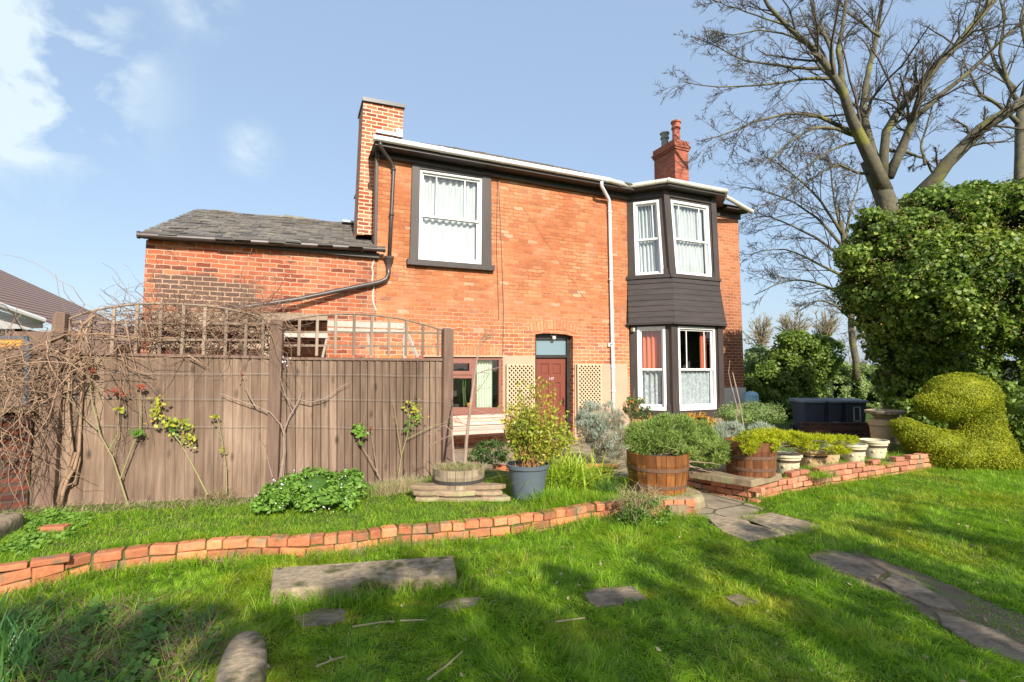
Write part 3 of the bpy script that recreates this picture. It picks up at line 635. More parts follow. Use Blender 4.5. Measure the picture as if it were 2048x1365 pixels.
# plinth render
def fbox(mb, q, d0, d1): fpatch(*q).box(mb, 0, 1, 0, 1, d0, d1)
mb = MB(); fbox(mb, [(1148, 903), (1262, 903), (1253, 729), (1148, 729)], -.01, .03); fbox(mb, [(1005, 905), (1069, 903), (1069, 712), (1005, 712)], -.01, .025); mb.build('plinth', 'render', house)
mb = MB(); fbox(mb, [(1436, 862), (1492, 858), (1490, 775), (1436, 776)], -.01, .03); mb.build('plinth', 'render_grey', house)['label'] = 'grey rendered plinth at the right corner'
# brick arches
mb = MB()
a0 = uw(FP(1060, 668)); a1 = uw(FP(1157, 672)); n_ = 15; yc = a0[1]
for i in range(n_):
    t = (i+.5)/n_; u = a0[0]+(a1[0]-a0[0])*t; hh = .025+.10*(1-(2*t-1)**2); an = (t-.5)*.38; cpt = LP(u, yc+hh+.10, .004)
    M_ = Matrix.Rotation(TH, 3, 'Z') @ Matrix.Rotation(an, 3, 'Y'); mb.box(cpt, ((a1[0]-a0[0])/n_-.012, .02, .215), rot=M_)
mb.build('brick_arch', 'arch', house); mb = MB()
b0 = uw(FP(849, 714)); b1 = uw(FP(1004, 714)); n_ = 23
for i in range(n_):
    u = b0[0]+(b1[0]-b0[0])*(i+.5)/n_; mb.box(LP(u, b0[1]+.135, .004), ((b1[0]-b0[0])/n_-.014, .02, .22), rot=Matrix.Rotation(TH, 3, 'Z') @ Matrix.Rotation(random.uniform(-.02, .02), 3, 'Y'))
mb.build('brick_arch', 'arch', house)
# wing
wg = [uw(FP(290, 900)), uw(FP(757, 905)), (-3.95, 4.02), uw(FP(291, 476))]
mb = MB()
def wingz(u): return 3.80 + (u+7.8)/3.85*.18
wall('wing_wall', [(-7.78, 0), (-3.955, 0), (-3.955, wingz(-3.95)), (-7.78, wingz(-7.78))], [], 'brick_wing', house)
mb = MB(); mb.add([LP(-7.775, 0, -.002), LP(-7.775, 0, -9), LP(-7.775, 4, -9), LP(-7.775, 5.7, -4.8), LP(-7.775, 3.8, -.002)], [(4, 3, 2, 1, 0)]); mb.build('side_wall', 'brick_wing', house)
# pale toothed mortar line where wing meets the house
mb = MB()
ln = [(748, 520), (744, 535), (746, 548), (744, 562), (748, 575), (745, 590), (747, 606), (752, 622)]
for a, b in zip(ln, ln[1:]):
    p, q = FP(*a, .004), FP(*b, .004); mb.tube([p, q], .016, 5)
mb.build('mortar_scar', 'white_dirty', house)
# windows ----------------------------------------------------------------
def curtain(patch, a0, a1, b0, b1, d, mat, parent, waves=9, amp=.04, name='curtain', taper=0.):
    nu, nv = waves*8, 6; mb = MB(); vs = []
    ph = random.random()*6
    for j in range(nv+1):
        for i in range(nu+1):
            s = i/nu; t = j/nv; a = a0+(a1-a0)*(s if not taper else s*(1-taper*math.sin(math.pi*t)*.3))
            vs.append(patch.P(a, b0+(b1-b0)*t, d+amp*math.sin(s*waves*2*math.pi+ph+.6*math.sin(s*9))*(.6+.4*t)))
    mb.add(vs, [(j*(nu+1)+i, j*(nu+1)+i+1, (j+1)*(nu+1)+i+1, (j+1)*(nu+1)+i) for j in range(nv) for i in range(nu)])
    return mb.build(name, mat, parent, sm=True)
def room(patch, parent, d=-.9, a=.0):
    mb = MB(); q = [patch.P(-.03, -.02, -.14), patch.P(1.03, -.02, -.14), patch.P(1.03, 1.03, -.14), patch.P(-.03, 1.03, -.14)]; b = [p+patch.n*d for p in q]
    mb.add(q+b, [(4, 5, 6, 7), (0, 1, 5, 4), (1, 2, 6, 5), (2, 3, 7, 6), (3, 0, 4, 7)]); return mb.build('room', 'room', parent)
def sash(patch, rail=.5, bars=(), lbars=(), fw=.055, d=-.02, mat='white_paint'):
    mb = MB(); a = fw/patch.w; b = fw/patch.h
    patch.box(mb, 0, a, 0, 1, d-.10, d+.02); patch.box(mb, 1-a, 1, 0, 1, d-.10, d+.02)
    patch.box(mb, a, 1-a, 1-b, 1, d-.10, d+.018); patch.box(mb, a, 1-a, 0, b*1.3, d-.10, d+.03)
    r = .042/patch.w; rb = .04/patch.h
    patch.box(mb, a, 1-a, rail-rb*.6, rail+rb*.6, d-.075, d-.02)       # meeting rail
    for lo, hi, dd in ((rail+rb*.6, 1-b, -.05), (b*1.3, rail-rb*.6, -.075)):
        patch.box(mb, a, a+r, lo, hi, d+dd-.02, d+dd+.02); patch.box(mb, 1-a-r, 1-a, lo, hi, d+dd-.02, d+dd+.02)
        patch.box(mb, a+r, 1-a-r, hi-rb if hi > .9 else hi-.3*rb, hi, d+dd-.018, d+dd+.018)
        if lo < .2: patch.box(mb, a+r, 1-a-r, lo, lo+rb*1.6, d+dd-.018, d+dd+.018)
    t = .022/patch.w
    for x in bars: patch.box(mb, x-t/2, x+t/2, rail+rb*.6, 1-b, d-.064, d-.036)
    for x in lbars: patch.box(mb, x-t/2, x+t/2, b, rail-rb*.6, d-.089, d-.061)
    o = mb.build('window', mat, house, bevel=.004)
    g_ = MB()
    g_.add([patch.P(a, rail, d-.05), patch.P(1-a, rail, d-.05), patch.P(1-a, 1-b, d-.05), patch.P(a, 1-b, d-.05)], [(0, 1, 2, 3)])
    g_.build('glass', 'glass', o)
    g_ = MB(); g_.add([patch.P(a, b, d-.075), patch.P(1-a, b, d-.075), patch.P(1-a, rail, d-.075), patch.P(a, rail, d-.075)], [(0, 1, 2, 3)]); g_.build('glass', 'glass', o)
    return o
# upstairs white window with a wide dark surround
up = fpatch((836, 521), (962, 531.5), (963.6, 357.5), (839.7, 339.4))
o = sash(up, .50, (.27, .73), (), .05, .0); o['label'] = 'large white sash window upstairs left'
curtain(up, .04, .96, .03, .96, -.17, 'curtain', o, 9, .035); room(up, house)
mb = MB()
def fq(a, b, c_, d_, d0, d1): fpatch(a, b, c_, d_).box(mb, 0, 1, 0, 1, d0, d1)
fq((818.5, 519), (836, 520.5), (839.7, 330), (823.6, 322), -.005, .05); fq((962, 531), (982, 533), (981, 346), (963.6, 343), -.005, .05); fq((839.7, 339.8), (963.6, 357.8), (963.6, 343), (839.7, 330), -.005, .045)
mb.build('window_surround', 'dark_wood', house, bevel=.006)
mb = MB(); fq((812.4, 531), (986, 543.8), (987, 533), (812.4, 519), -.005, .11); mb.build('window_sill', 'dark_wood', house, bevel=.008)
# brown window downstairs
lw = fpatch((849, 822), (1003.5, 822), (1003.5, 714.5), (849, 714))
mb = MB(); a = .06/lw.w; b = .06/lw.h; d = -.03
m1, m2 = .60, .655; tr0 = .63
for q in ((0, a, 0, 1), (1-a, 1, 0, 1), (m1, m2, b, 1-b)): lw.box(mb, *q, d-.06, d+.012)
lw.box(mb, a, 1-a, 1-b, 1, d-.06, d+.01); lw.box(mb, a, 1-a, 0, b*1.1, d-.06, d+.014); lw.box(mb, a, m1, tr0-.03, tr0+.035, d-.06, d+.01)
q0 = (a, m1, tr0+.035, 1-b); e = .022   # opening light frame
lw.box(mb, a, m1, tr0+.035, tr0+.035+e*3.3, d-.03, d+.03); lw.box(mb, a, m1, 1-b-e*3, 1-b, d-.03, d+.03); lw.box(mb, m1-e*1.6, m1, tr0+.1, 1-b-e*3, d-.03, d+.03); lw.box(mb, a, a+e*1.6, tr0+.1, 1-b-e*3, d-.03, d+.03)
o = mb.build('window', 'upvc', house, bevel=.004); o['label'] = 'brown framed ground floor window left of the door'
g_ = MB(); g_.add([lw.P(a, b, d-.03), lw.P(1-a, b, d-.03), lw.P(1-a, 1-b, d-.03), lw.P(a, 1-b, d-.03)], [(0, 1, 2, 3)]); g_.build('glass', 'glass', o)
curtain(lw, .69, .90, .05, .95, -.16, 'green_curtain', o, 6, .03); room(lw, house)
mb = MB(); fq((845, 830), (1006, 830), (1006, 821), (845, 821), -.005, .06); mb.build('window_sill', 'upvc', house, bevel=.005)
mb = MB(); fq((845, 714), (1006, 714.5), (1006, 711.5), (845, 711), -.005, .03); mb.build('window_head', 'render', house)
# flowers standing inside the window
fl = thing('amaryllis', 'pink and white flowers on a green stalk standing inside the brown framed window', 'flower', tuple(lw.P(.52, .10, -.11)))
mb = MB(); bs = lw.P(.47, .07, -.11)
for du, tp in ((.0, .62), (.03, .55)): mb.tube([lw.P(.515+du, .10, -.11), lw.P(.50+du, .35, -.11), lw.P(.505+du, tp, -.11)], .008, 5)
mb.build('stalk', 'g_comfrey', fl)
P_ = np.array([list(lw.P(.47+.03*(k % 3), .60+.03*(k//3), -.10)) for k in range(8)]); V, Fc = leaves(np.repeat(P_, 5, 0)+rng.normal(size=(40, 3))*.012, rdir(40), .06, .5); np_mesh('petals', V, Fc, simple('pale_pink_petals', (.8, .5, .5), (.8, .78, .7), 30), fl)
mb = MB(); mb.lathe([(.035, 0), (.05, .02), (.055, .09)], lw.P(.585, .06, -.11), 12); mb.build('pot', 'orange', fl)
# door -------------------------------------------------------------------
DD = -.20
def dpatch(bl, br, tr_, tl): return Patch(FP(*bl, DD), FP(*br, DD), FP(*tr_, DD), FP(*tl, DD), EN)
dp = dpatch((1071, 893), (1130, 893), (1131, 717), (1071, 717)); Wd, Hd = dp.w, dp.h
o_f = MB(); fr = dpatch((1062, 900), (1139, 900), (1139, 662), (1062, 662))
kx = lambda x: (x-1062)/77.; ky = lambda y: (900-y)/238.
fr.box(o_f, kx(1131.5), 1, 0, 1, -.04, .05); fr.box(o_f, kx(1131.5), kx(1133), 0, 1, -.0, .058)
fr.box(o_f, 0, kx(1070.4), 0, 1, -.04, .05); fr.box(o_f, kx(1070.4), kx(1131.5), ky(717), ky(711), -.04, .05); fr.box(o_f, kx(1070.4), kx(1131.5), ky(680), 1, -.04, .05)
o_f = o_f.build('door_frame', 'black', house, bevel=.004)
mb = MB(); fr.box(mb, kx(1070.4), kx(1131.5), ky(711), ky(680), -.02, -.01); mb.build('fanlight', 'fan_glass', o_f)
mb = MB(); dp.box(mb, 0, 1, 0, 1, -.045, -.022)
# stiles and rails proud of recessed panels, raised fields
st = .13/Wd; mid = .10/Wd; cols_ = [(st, .5-mid/2), (.5+mid/2, 1-st)]; rows = [(.11, .36), (.41, .72), (.815, .935)]
rails = [(0, .11), (.36, .41), (.72, .815), (.935, 1)]
for lo, hi in rails: dp.box(mb, 0, 1, lo, hi, -.022, 0)
for lo, hi in rows:
    for x0, x1 in ((0, st), (.5-mid/2, .5+mid/2), (1-st, 1)): dp.box(mb, x0, x1, lo, hi, -.022, 0)
    for x0, x1 in cols_: dp.box(mb, x0+.035, x1-.035, lo+.014, hi-.014, -.022, -.008)
door = mb.build('door', 'door', house, bevel=.005)
mb = MB(); hc = dp.P(.93, .49, .0); mb.box(dp.P(.93, .50, .006), (.035, .012, .20), rz=TH); mb.tube([dp.P(.93, .515, .01), dp.P(.93, .515, .05), dp.P(.78, .512, .055)], .010, 8); mb.build('handle', 'black', door)
def text(s, size, loc, mat, parent, ext=.002, name='house_number'):
    cu = bpy.data.curves.new('t', 'FONT'); cu.body = s; cu.size = size; cu.extrude = ext; cu.align_x = 'CENTER'
    to = bpy.data.objects.new('t', cu); me = bpy.data.meshes.new_from_object(to); M_ = Matrix.Translation(loc) @ Matrix.Rotation(TH, 4, 'Z') @ Matrix.Rotation(R(90), 4, 'X')
    me.transform(WM[parent.name].inverted() @ M_); bpy.data.objects.remove(to); return link(name, me, mat, parent, None)
text('117', .085, dp.P(.52, .752, .004), 'white_paint', door)
mb = MB(); lc = fr.P(kx(1103), ky(676), .07)
mb.box(lc+Vector((0, 0, .035)), (.16, .05, .02), rz=TH); mb.lathe([(.035, 0), (.045, -.02), (.05, -.05), (.04, -.075), (.01, -.085)], lc+Vector((0, 0, .03))+EN*.03, 16); mb.build('porch_light', 'white_dirty', house)
# black reveals of the door recess stay brick; doorstep
mb = MB(); fpatch((1066, 905), (1150, 905), (1150, 893), (1066, 893)).box(mb, 0, 1, 0, 1, -.2, .25); mb.build('doorstep', 'stone', house, bevel=.01)
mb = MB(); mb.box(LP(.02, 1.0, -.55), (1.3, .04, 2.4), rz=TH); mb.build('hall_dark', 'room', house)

# bay --------------------------------------------------------------------
LC = (EX+EN).normalized(); RC = (EX-EN).normalized(); nL = (EN-EX).normalized(); nR = (EN+EX).normalized()
def bay(A, B, Cc, z):
    a = FP(*A); b = plane(*B, a, nL); c_ = plane(*Cc, b, EN); a, b, c_ = (Vector((p.x, p.y, z if z is not None else 0)) for p in (a, b, c_))
    dep = (c_-O).dot(EN); d_ = c_+RC*(dep*math.sqrt(2)); return [a, b, c_, d_]
zb = lambda px, py, ref: None
def zat(B, A):
    a = FP(*A); return plane(*B, a, nL).z
zt, zs, zq, z0 = zat((1329, 380), (1253, 397)), zat((1343, 554), (1257, 561)), zat((1345, 646), (1259.5, 651)), zat((1349, 828), (1262, 828))
print('bay levels', zt, zs, zq, z0)
T = bay((1253, 397), (1329, 380), (1426, 397), zt); Sx = bay((1257, 561), (1343, 554), (1434, 556), zs); Q = bay((1259.5, 651), (1345, 646), (1440, 652), zq); Z = bay((1262, 828), (1349, 828), (1444, 828), z0)
def lift(L_, z): return [Vector((p.x, p.y, z)) for p in L_]
TT = lift(T, 6.05)
def faces(lo, hi): return [Patch(lo[i], lo[i+1], hi[i+1], hi[i], (nL, EN, nR)[i]) for i in range(3)]
upF = faces(Sx, TT); spF = faces(Q, Sx); loF = faces(Z, Q)
mb = MB()
hU = 6.05-zs; cw = .11
win_u = [(.17, .83), (.105, .885), (.17, .83)]; wt = (4.02-zs, 5.83-zs)
ut = lambda py, A: None
b0u, b1u = .012, .885
b0l, b1l = .03, .965
for i, (pu, pl) in enumerate(zip(upF, loF)):
    s0, s1 = win_u[i]
    for pt, b0_, b1_ in ((pu, b0u, b1u), (pl, b0l, b1l)):
        pt.box(mb, 0, s0, 0, 1, -.10, 0); pt.box(mb, s1, 1, 0, 1, -.10, 0); pt.box(mb, s0, s1, b1_, 1, -.10, -.001); pt.box(mb, s0, s1, 0, b0_, -.10, -.001)
    pu.box(mb, -.01, 1.01, .915, .94, 0, .035); pu.box(mb, -.01, 1.01, -.02, .008, 0, .03)
for (lo, hi) in ((Sx, TT), (Z, Q)):     # corner posts
    for k, nrm in ((1, (nL+EN).normalized()), (2, (EN+nR).normalized())):
        a, b = lo[k]+nrm*.0, hi[k]; r_ = .085
        mb.hexa([a+EX*x*r_+EN*y*r_ - nrm*.055 for x, y in ((-1, 1), (1, 1), (1, -1), (-1, -1))][::-1], [b+EX*x*r_+EN*y*r_ - nrm*.055 for x, y in ((-1, 1), (1, 1), (1, -1), (-1, -1))][::-1])
mb.build('bay_frame', 'dark_wood', house)
# post bases
mb = MB()
for lo, F_ in ((Sx, upF), (Z, loF)):
    for i, p in enumerate(F_):
        s0, s1 = win_u[i]; hh = .22/p.h
        for q_ in ((0, s0-.01), (s1+.01, 1)):
            if i < 2: mb = MB(); p.box(mb, *q_, .0, hh, 0, .025); mb.build('post_base', 'dark_wood', house)
# boarded skirt between the floors, rows of lapped boards, flaring outwards
mb = MB()
for i, p in enumerate(spF):
    n_ = 8
    for k in range(n_):
        t0_, t1_ = k/n_, (k+1)/n_; fl0 = .10*(1-t0_)**1.3+.035
        jit = random.uniform(-.004, .004); e_ = (fl0+.02)*.42/p.w
        p.box(mb, -e_ if i else -.01, 1+e_, t0_+.004, t1_+.012, -.02, fl0+.022+jit, fl0-.004)
    p.box(mb, -.05, 1.05, .985, 1.04, -.02, .075); p.box(mb, -.03, 1.03, 1.04, 1.075, -.02, .045); p.box(mb, -.06, 1.06, -.03, .004, -.02, .15)
mb.build('bay_boarding', 'shingle', house)
mb = MB()
for i, p in enumerate(loF): p.box(mb, -.05, 1.05, -.055, 0, -.1, .09)
mb.build('bay_sill', 'dark_wood', house)
B0 = lift(Z, -.02); B1 = lift(Z, z0-.055*(zq-z0))
mb = MB()
for p in faces(B0, B1): p.box(mb, -.04, 1.04, 0, 1, -.1, .05)
mb.build('bay_base', 'stone', house)
mb = MB()
for lo, hi in ((B0, TT),):
    pass
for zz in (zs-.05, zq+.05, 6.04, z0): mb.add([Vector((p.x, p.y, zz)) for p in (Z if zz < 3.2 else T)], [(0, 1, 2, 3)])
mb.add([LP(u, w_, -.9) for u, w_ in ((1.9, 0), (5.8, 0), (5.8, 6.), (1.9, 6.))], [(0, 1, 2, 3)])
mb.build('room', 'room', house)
names = [['white upper left bay window with net curtain', 'white upper front bay window with net curtain', None], ['white lower left bay window with orange and net curtains', 'white lower front bay window with margin bars', None]]
for r_, (F_, b0_, b1_) in enumerate(((upF, b0u, b1u), (loF, b0l, b1l))):
    for i, p in enumerate(F_):
        s0, s1 = win_u[i]; pw = p.sub(s0, s1, b0_, b1_, -.015)
        bars = (() if i != 1 else ((.24, .78))) if r_ == 0 else (() if i != 1 else (.26, .74))
        if i == 0 and r_ == 0: bars = (.72,)
        rail = .5 if r_ == 0 else .485
        o = sash(pw, rail, bars, (), .06, 0)
        if names[r_][i]: o['label'] = names[r_][i]
        if r_ == 0: curtain(pw, .05, .95, .03, .97, -.16, 'curtain', o, 7 if i != 1 else 10, .04)
        else:
            curtain(pw, .05, .95, .03, rail-.01, -.14, 'lace', o, 5 if i != 1 else 8, .03)
            if i == 0: curtain(pw, .06, .97, rail, .98, -.2, 'orange_curtain', o, 6, .03)
            if i == 1: curtain(pw, .78, .97, .0, .98, -.22, 'orange_curtain', o, 3, .03)
# eaves, gutters ----------------------------------------------------------
WE = 6.05
mb = MB()
mb.box(LP(-.95, 6.03, .17), (6.25, .36, .03), rz=TH)                       # soffit
fpatch((757, 314.5), (1250, 402), (1250, 378), (757, 292)).box(mb, 0, 1, 0, 1, 0, .03)  # frieze board
mb.box(LP(-.95, 6.10, .335), (6.25, .03, .12), rz=TH)
mb.tube([LP(-3.95, 5.93, .06), LP(2.2, 5.90, .06)], .04, 6)
mb.build('fascia', 'dark_wood', house)
EO = [LP(-4.1, WE, .33), LP(2.0, WE, .33)]
n3 = [LC, EX, RC]
def offset(L_, d):      # offset bay plan outward
    a = L_[0] - EX*(d*(math.sqrt(2)-1)) ; a = L_[0]+EN*d - EX*d*(math.sqrt(2)-1)
    b = L_[1] + EN*d - EX*d*(math.sqrt(2)-1); c_ = L_[2]+EN*d+EX*d*(math.sqrt(2)-1); d_ = L_[3]+EN*d+EX*d*(math.sqrt(2)-1)
    return [a, b, c_, d_]
gl_ = offset(T, .30); gl_ = lift(gl_, 6.14)
mb = MB()
pa = lift(offset(T, .26), 6.03); pb = lift(T, 6.03); pc = lift(offset(T, .27), 6.12)
for i in range(3): mb.hexa([pb[i], pb[i+1], pa[i+1], pa[i]], [pb[i]+UP*.03, pb[i+1]+UP*.03, pa[i+1]+UP*.03, pa[i]+UP*.03]); mb.hexa([pa[i], pa[i+1], pa[i+1]+Vector((0, 0, .12)), pa[i]+Vector((0, 0, .12))], [pc[i]-UP*.09, pc[i+1]-UP*.09, pc[i+1]+UP*.03, pc[i]+UP*.03])
mb.box(LP(5.75, 6.03, .14), (.9, .30, .03), rz=TH); mb.box(LP(5.6, 5.93, .012), (1.0, .03, .17), rz=TH)
mb.build('bay_soffit', 'dark_wood', house)
def gutter(pts, name, mat, r=.058, nrm=None):
    mb = MB(); mb.tube(pts, r, 12); 
    for a, b in zip(pts, pts[1:]):
        k = max(1, int((b-a).length/1.1))
        for i in range(k+1):
            p = a+(b-a)*(i/k); dd = (b-a).normalized(); mb.tube([p-dd*.02, p+dd*.02], r*1.14, 12)
    return mb.build(name, mat, house, sm=False)
gutter([LP(-4.1, 6.13, .40), LP(1.35, 6.13, .40)], 'gutter', 'white_paint')
gutter([LP(1.35, 6.13, .40), LP(1.72, 6.11, .38), gl_[0]+EX*.0+UP*-.02, gl_[1], gl_[2], lift([gl_[3]], 6.10)[0]-RC*.62+EN*0, LP(6.2, 6.02, .30)], 'gutter', 'white_dirty', .058)['label'] = 'weathered gutter running round the bay'
# downpipes
def pipe(pts, r, name, mat, lab=None, clips=()):
    mb = MB(); mb.tube(pts, r, 12)
    for p in clips: mb.tube([p-UP*.02, p+UP*.02], r*1.35, 12)
    o = mb.build(name, mat, house, sm=True)
    if lab: o['label'] = lab
    return o
pipe([FP(1203, 362, .38), FP(1203, 372, .36), FP(1207, 380, .30), FP(1217, 398, .10), FP(1219, 410, .07), FP(1223, 600, .07), FP(1226, 740, .07), FP(1228, 905, .07)], .042, 'downpipe', 'white_paint', 'white downpipe left of the bay', [FP(x, y, .07) for x, y in ((1220, 425), (1222, 560), (1225, 688), (1226.5, 735), (1227, 783))])
pipe([FP(760, 283, .38), FP(761, 292, .37), FP(766, 302, .28), FP(782, 325, .10), FP(787, 335, .07), FP(787, 345, .07), FP(783, 430, .07), FP(779, 515, .07)], .038, 'downpipe', 'gutter_dark', 'dark downpipe beside the upstairs window', [FP(787, 340, .07), FP(783, 430, .07)])
mb = MB(); hp = FP(778, 518, .08); mb.lathe([(.045, -.16), (.05, -.12), (.085, -.02), (.10, 0), (.10, .04)], hp, 10); mb.build('hopper', 'gutter_dark', house)
pipe([FP(777, 530, .08), FP(777, 548, .08), FP(772, 559, .08), FP(758, 565, .09), FP(700, 577, .12), FP(600, 598, .2), FP(500, 613, .3), FP(440, 617, .35)], .045, 'downpipe', 'gutter_dark', 'long dark pipe sloping down across the wing', [])
gutter([LP(-7.84, wingz(-7.9)+.04, .20), LP(-3.84, wingz(-3.9)-.0, .20)], 'gutter', 'gutter_dark', .055)['label'] = 'dark gutter of the low wing'
mb = MB(); mb.box(LP(-5.87, 3.83+.04, .05), (3.9, .1, .1), rz=TH); mb.build('eaves_board', 'dark_wood', house)
mb = MB(); mb.box(LP(-3.99, 5.0, .03), (.045, .06, 2.1), rz=TH); mb.build('corner_board', 'dark_wood', house)
# cables
mb = MB()
mb.tube([FP(1010, 340, .06), FP(1000, 345, .04), FP(998, 360, .02), FP(1004, 520, .015), FP(1007, 620, .015), FP(1006, 712, .015)], .008, 5)
mb.tube([FP(1000, 345, .04), FP(995, 360, .02), FP(993, 500, .012), FP(998, 640, .012)], .005, 5)
mb.tube([FP(1000, 350, .03), FP(1060, 435, .012), FP(1130, 540, .012), FP(1185, 620, .012)], .0018, 4)
mb.tube([FP(1032, 333, .33), FP(1015, 340, .2), FP(998, 346, .04)], .013, 6)
mb.build('cable', 'gutter_dark', house)
mb = MB(); mb.box(FP(1217.5, 690, .03), (.07, .05, .09), rz=TH); mb.build('junction_box', 'white_dirty', house); mb = MB(); mb.box(FP(1266, 660, .1), (.07, .08, .09), rz=TH); mb.build('junction_box', 'white_dirty', house)

# slate roofs --------------------------------------------------------------
def slates(name, e0, e1, r0, r1, rows, wslate, mat='slate', parent=house, th=.022, jit=.008, rag=0.):
    mb = MB(); nrm = (e1-e0).cross(r0-e0).normalized()
    if nrm.z < 0: nrm = -nrm
    for k in range(rows):
        t0_, t1_ = k/rows, (k+1.35)/rows
        a0_, a1_ = e0+(r0-e0)*t0_, e1+(r1-e1)*t0_; n_ = max(1, int((a1_-a0_).length/wslate))
        for i in range(n_+1):
            s0 = (i-.5*(k % 2))/n_; s1 = s0+1/n_; s0 = max(0, s0); s1 = min(1, s1)
            if s1-s0 < .01: continue
            def pt(s, t, h): return e0+(e1-e0)*s*(1-t)+(r1-r0)*s*t+(r0-e0)*t+nrm*h
            dj = random.uniform(-jit, jit)*1.; z1_ = min(t1_, 1.0); g_ = .004/((a1_-a0_).length); t0r = t0_ - (rag*random.random()/rows)
            mb.hexa([pt(s0+g_, t0r, th*.6+dj), pt(s1-g_, t0r, th*.6+dj+random.uniform(-jit, jit)*.5), pt(s1-g_, z1_, 0), pt(s0+g_, z1_, 0)], [pt(s0+g_, t0r, th*1.5+dj), pt(s1-g_, t0r, th*1.5+dj), pt(s1-g_, z1_, .006), pt(s0+g_, z1_, .006)])
    return mb.build(name, mat, parent)
ME0, ME1 = LP(-4.08, 6.13, .36), LP(2.3, 6.13, .36); RG0, RG1 = LP(-1.2, 6.13+.5*3.86, -3.5), LP(1.3, 6.13+.5*3.86, -3.5)
roof = slates('roof', ME0, ME1, RG0, RG1+EX*1.0, 16, .27, rag=.25)
# remainder of the roof: right hip and rear slope
mb = MB(); RC_ = LP(6.3, 6.10, .3); RB_ = LP(6.3, 6.10, -7.2); LB_ = LP(-1.6, 6.10, -7.2)
mb.add([LP(2.0, 6.09, .3), RC_, LP(3.0, 7.98, -3.5)], [(0, 1, 2)]); mb.add([LP(2.0, 6.09, .3), LP(3.0, 7.98, -3.5), LP(2.3, 8.0, -3.5)], [(0, 1, 2)]); mb.add([RC_, RB_, LP(3.0, 7.98, -3.5)], [(0, 1, 2)]); mb.add([LB_, RB_, LP(3.0, 7.98, -3.5), LP(-1.6, 8.0, -3.5)], [(3, 2, 1, 0)]); mb.add([LP(-4.08, 6.12, .34), LP(-4.08, 6.12, -3.4), LP(-1.2, 8.03, -3.5)], [(2, 1, 0)]); mb.add([LP(-4.08, 6.12, -3.4), LP(-1.2, 6.12, -3.4), LP(-1.2, 8.03, -3.5)], [(2, 1, 0)])
go = lift(offset(T, .31), 6.17); apex = LP(3.9, 6.75, -1.2)
mb.add([go[0], go[1], apex], [(0, 1, 2)]); mb.add([go[1], go[2], apex], [(0, 1, 2)]); mb.add([go[2], go[3], apex], [(0, 1, 2)])
mb.build('roof_slope', 'slate', house)
# wing roof
wz0, wz1 = wingz(-7.9)+.07, wingz(-3.9)+.03
e0, e1 = LP(-7.84, wz0, .16), LP(-3.96, wz1, .16); p1 = plane(396, 419, O-EN*4.8, EN); p2 = plane(720, 449, O-EN*4.8, EN)
slates('wing_roof', e0, e1, p1, p2+(p2-p1)*.06, 24, .26, jit=.012, rag=.8)
mb = MB(); n_ = 14
for i in range(n_):
    a = p1+(p2-p1)*(i/n_); b = p1+(p2-p1)*((i+.96)/n_); dz = random.uniform(-.05, .03) if i not in (3, 4) else -.07
    mb.tube([a+UP*(dz-.05), b+UP*(dz-.05+random.uniform(-.02, .02))], .10, 8)
mb.build('ridge_tile', 'ridge', house)
mb = MB(); mb.add([p1, p2+(p2-p1)*.1, LP(-3.96, 3.9, -9.6), LP(-7.9, 3.8, -9.6)], [(0, 1, 2, 3)]); mb.build('roof_slope', 'slate', house)
mb = MB(); q = plane(700, 452, O-EN*4.4, EN); mb.box(q, (.5, .9, .05), rz=TH); mb.build('flashing', 'lead', house)
# chimneys
PC = O-EN*.62
def CP(px, py): return plane(px, py, PC, EN)
mb = MB(); b4 = [CP(714, 470), CP(798, 470), CP(807, 214), CP(727, 199)]
bk = [p-EN*.75 for p in b4]; mb.add(b4+bk, [(0, 1, 2, 3), (7, 6, 5, 4), (1, 5, 6, 2), (0, 3, 7, 4), (3, 2, 6, 7)])
ch = mb.build('chimney', 'brick_chim', house)
mb = MB(); t4 = [CP(724.5, 203), CP(809.5, 218), CP(810, 211), CP(725, 195.5)]; tb = [p-EN*.82 for p in t4]; t4 = [p+EN*.05 for p in t4]
mb.add(t4+tb, [(0, 1, 2, 3), (7, 6, 5, 4), (1, 5, 6, 2), (0, 3, 7, 4), (3, 2, 6, 7), (0, 4, 5, 1)]); mb.build('chimney_cap', 'black', ch)
mb = MB(); mb.box(CP(798, 268)+EN*.03, (.14, .05, .18), rz=TH); mb.box(CP(775, 268)+EN*.03, (.5, .04, .07), rz=TH); mb.build('flashing', 'lead', ch)
P2 = O-EN*3.3
def DP(px, py): return plane(px, py, P2, EN)
cl_, cr_ = DP(1350, 330), DP(1377, 330); ctop = DP(1350, 279).z; wdt = (cr_-cl_).dot(EX); print('chimney2', wdt, ctop)
mb = MB(); cen = cl_+EX*wdt/2-EN*.55; cen.z = 0
def cbox(zlo, zhi, g_): mb.box(Vector((cen.x, cen.y, (zlo+zhi)/2)), (wdt+2*g_, 1.1+2*g_, zhi-zlo), rz=TH)
cbox(6.5, ctop-.34, 0); cbox(ctop-.34, ctop-.26, .035); cbox(ctop-.26, ctop-.18, .07); cbox(ctop-.18, ctop, .03)
c2 = mb.build('chimney', 'brick_red', house)
def pot(c, r, h, mat, name='chimney_pot'):
    mb = MB(); mb.lathe([(r*1.15, -.05), (r*1.15, .05), (r*.95, .1), (r*.9, h*.62), (r*1.15, h*.66), (r*1.15, h*.72), (r*.95, h*.76), (r*1.0, h*.9), (r*1.25, h*.93), (r*1.25, h), (r*.9, h), (r*.85, h-.1)], c, 18); return mb.build(name, mat, c2, sm=False)
pot(Vector((cen.x, cen.y, ctop))+EN*.30, .145, .82, 'terracotta'); pot(Vector((cen.x, cen.y, ctop))-EN*.30, .14, .66, 'grey_clay')
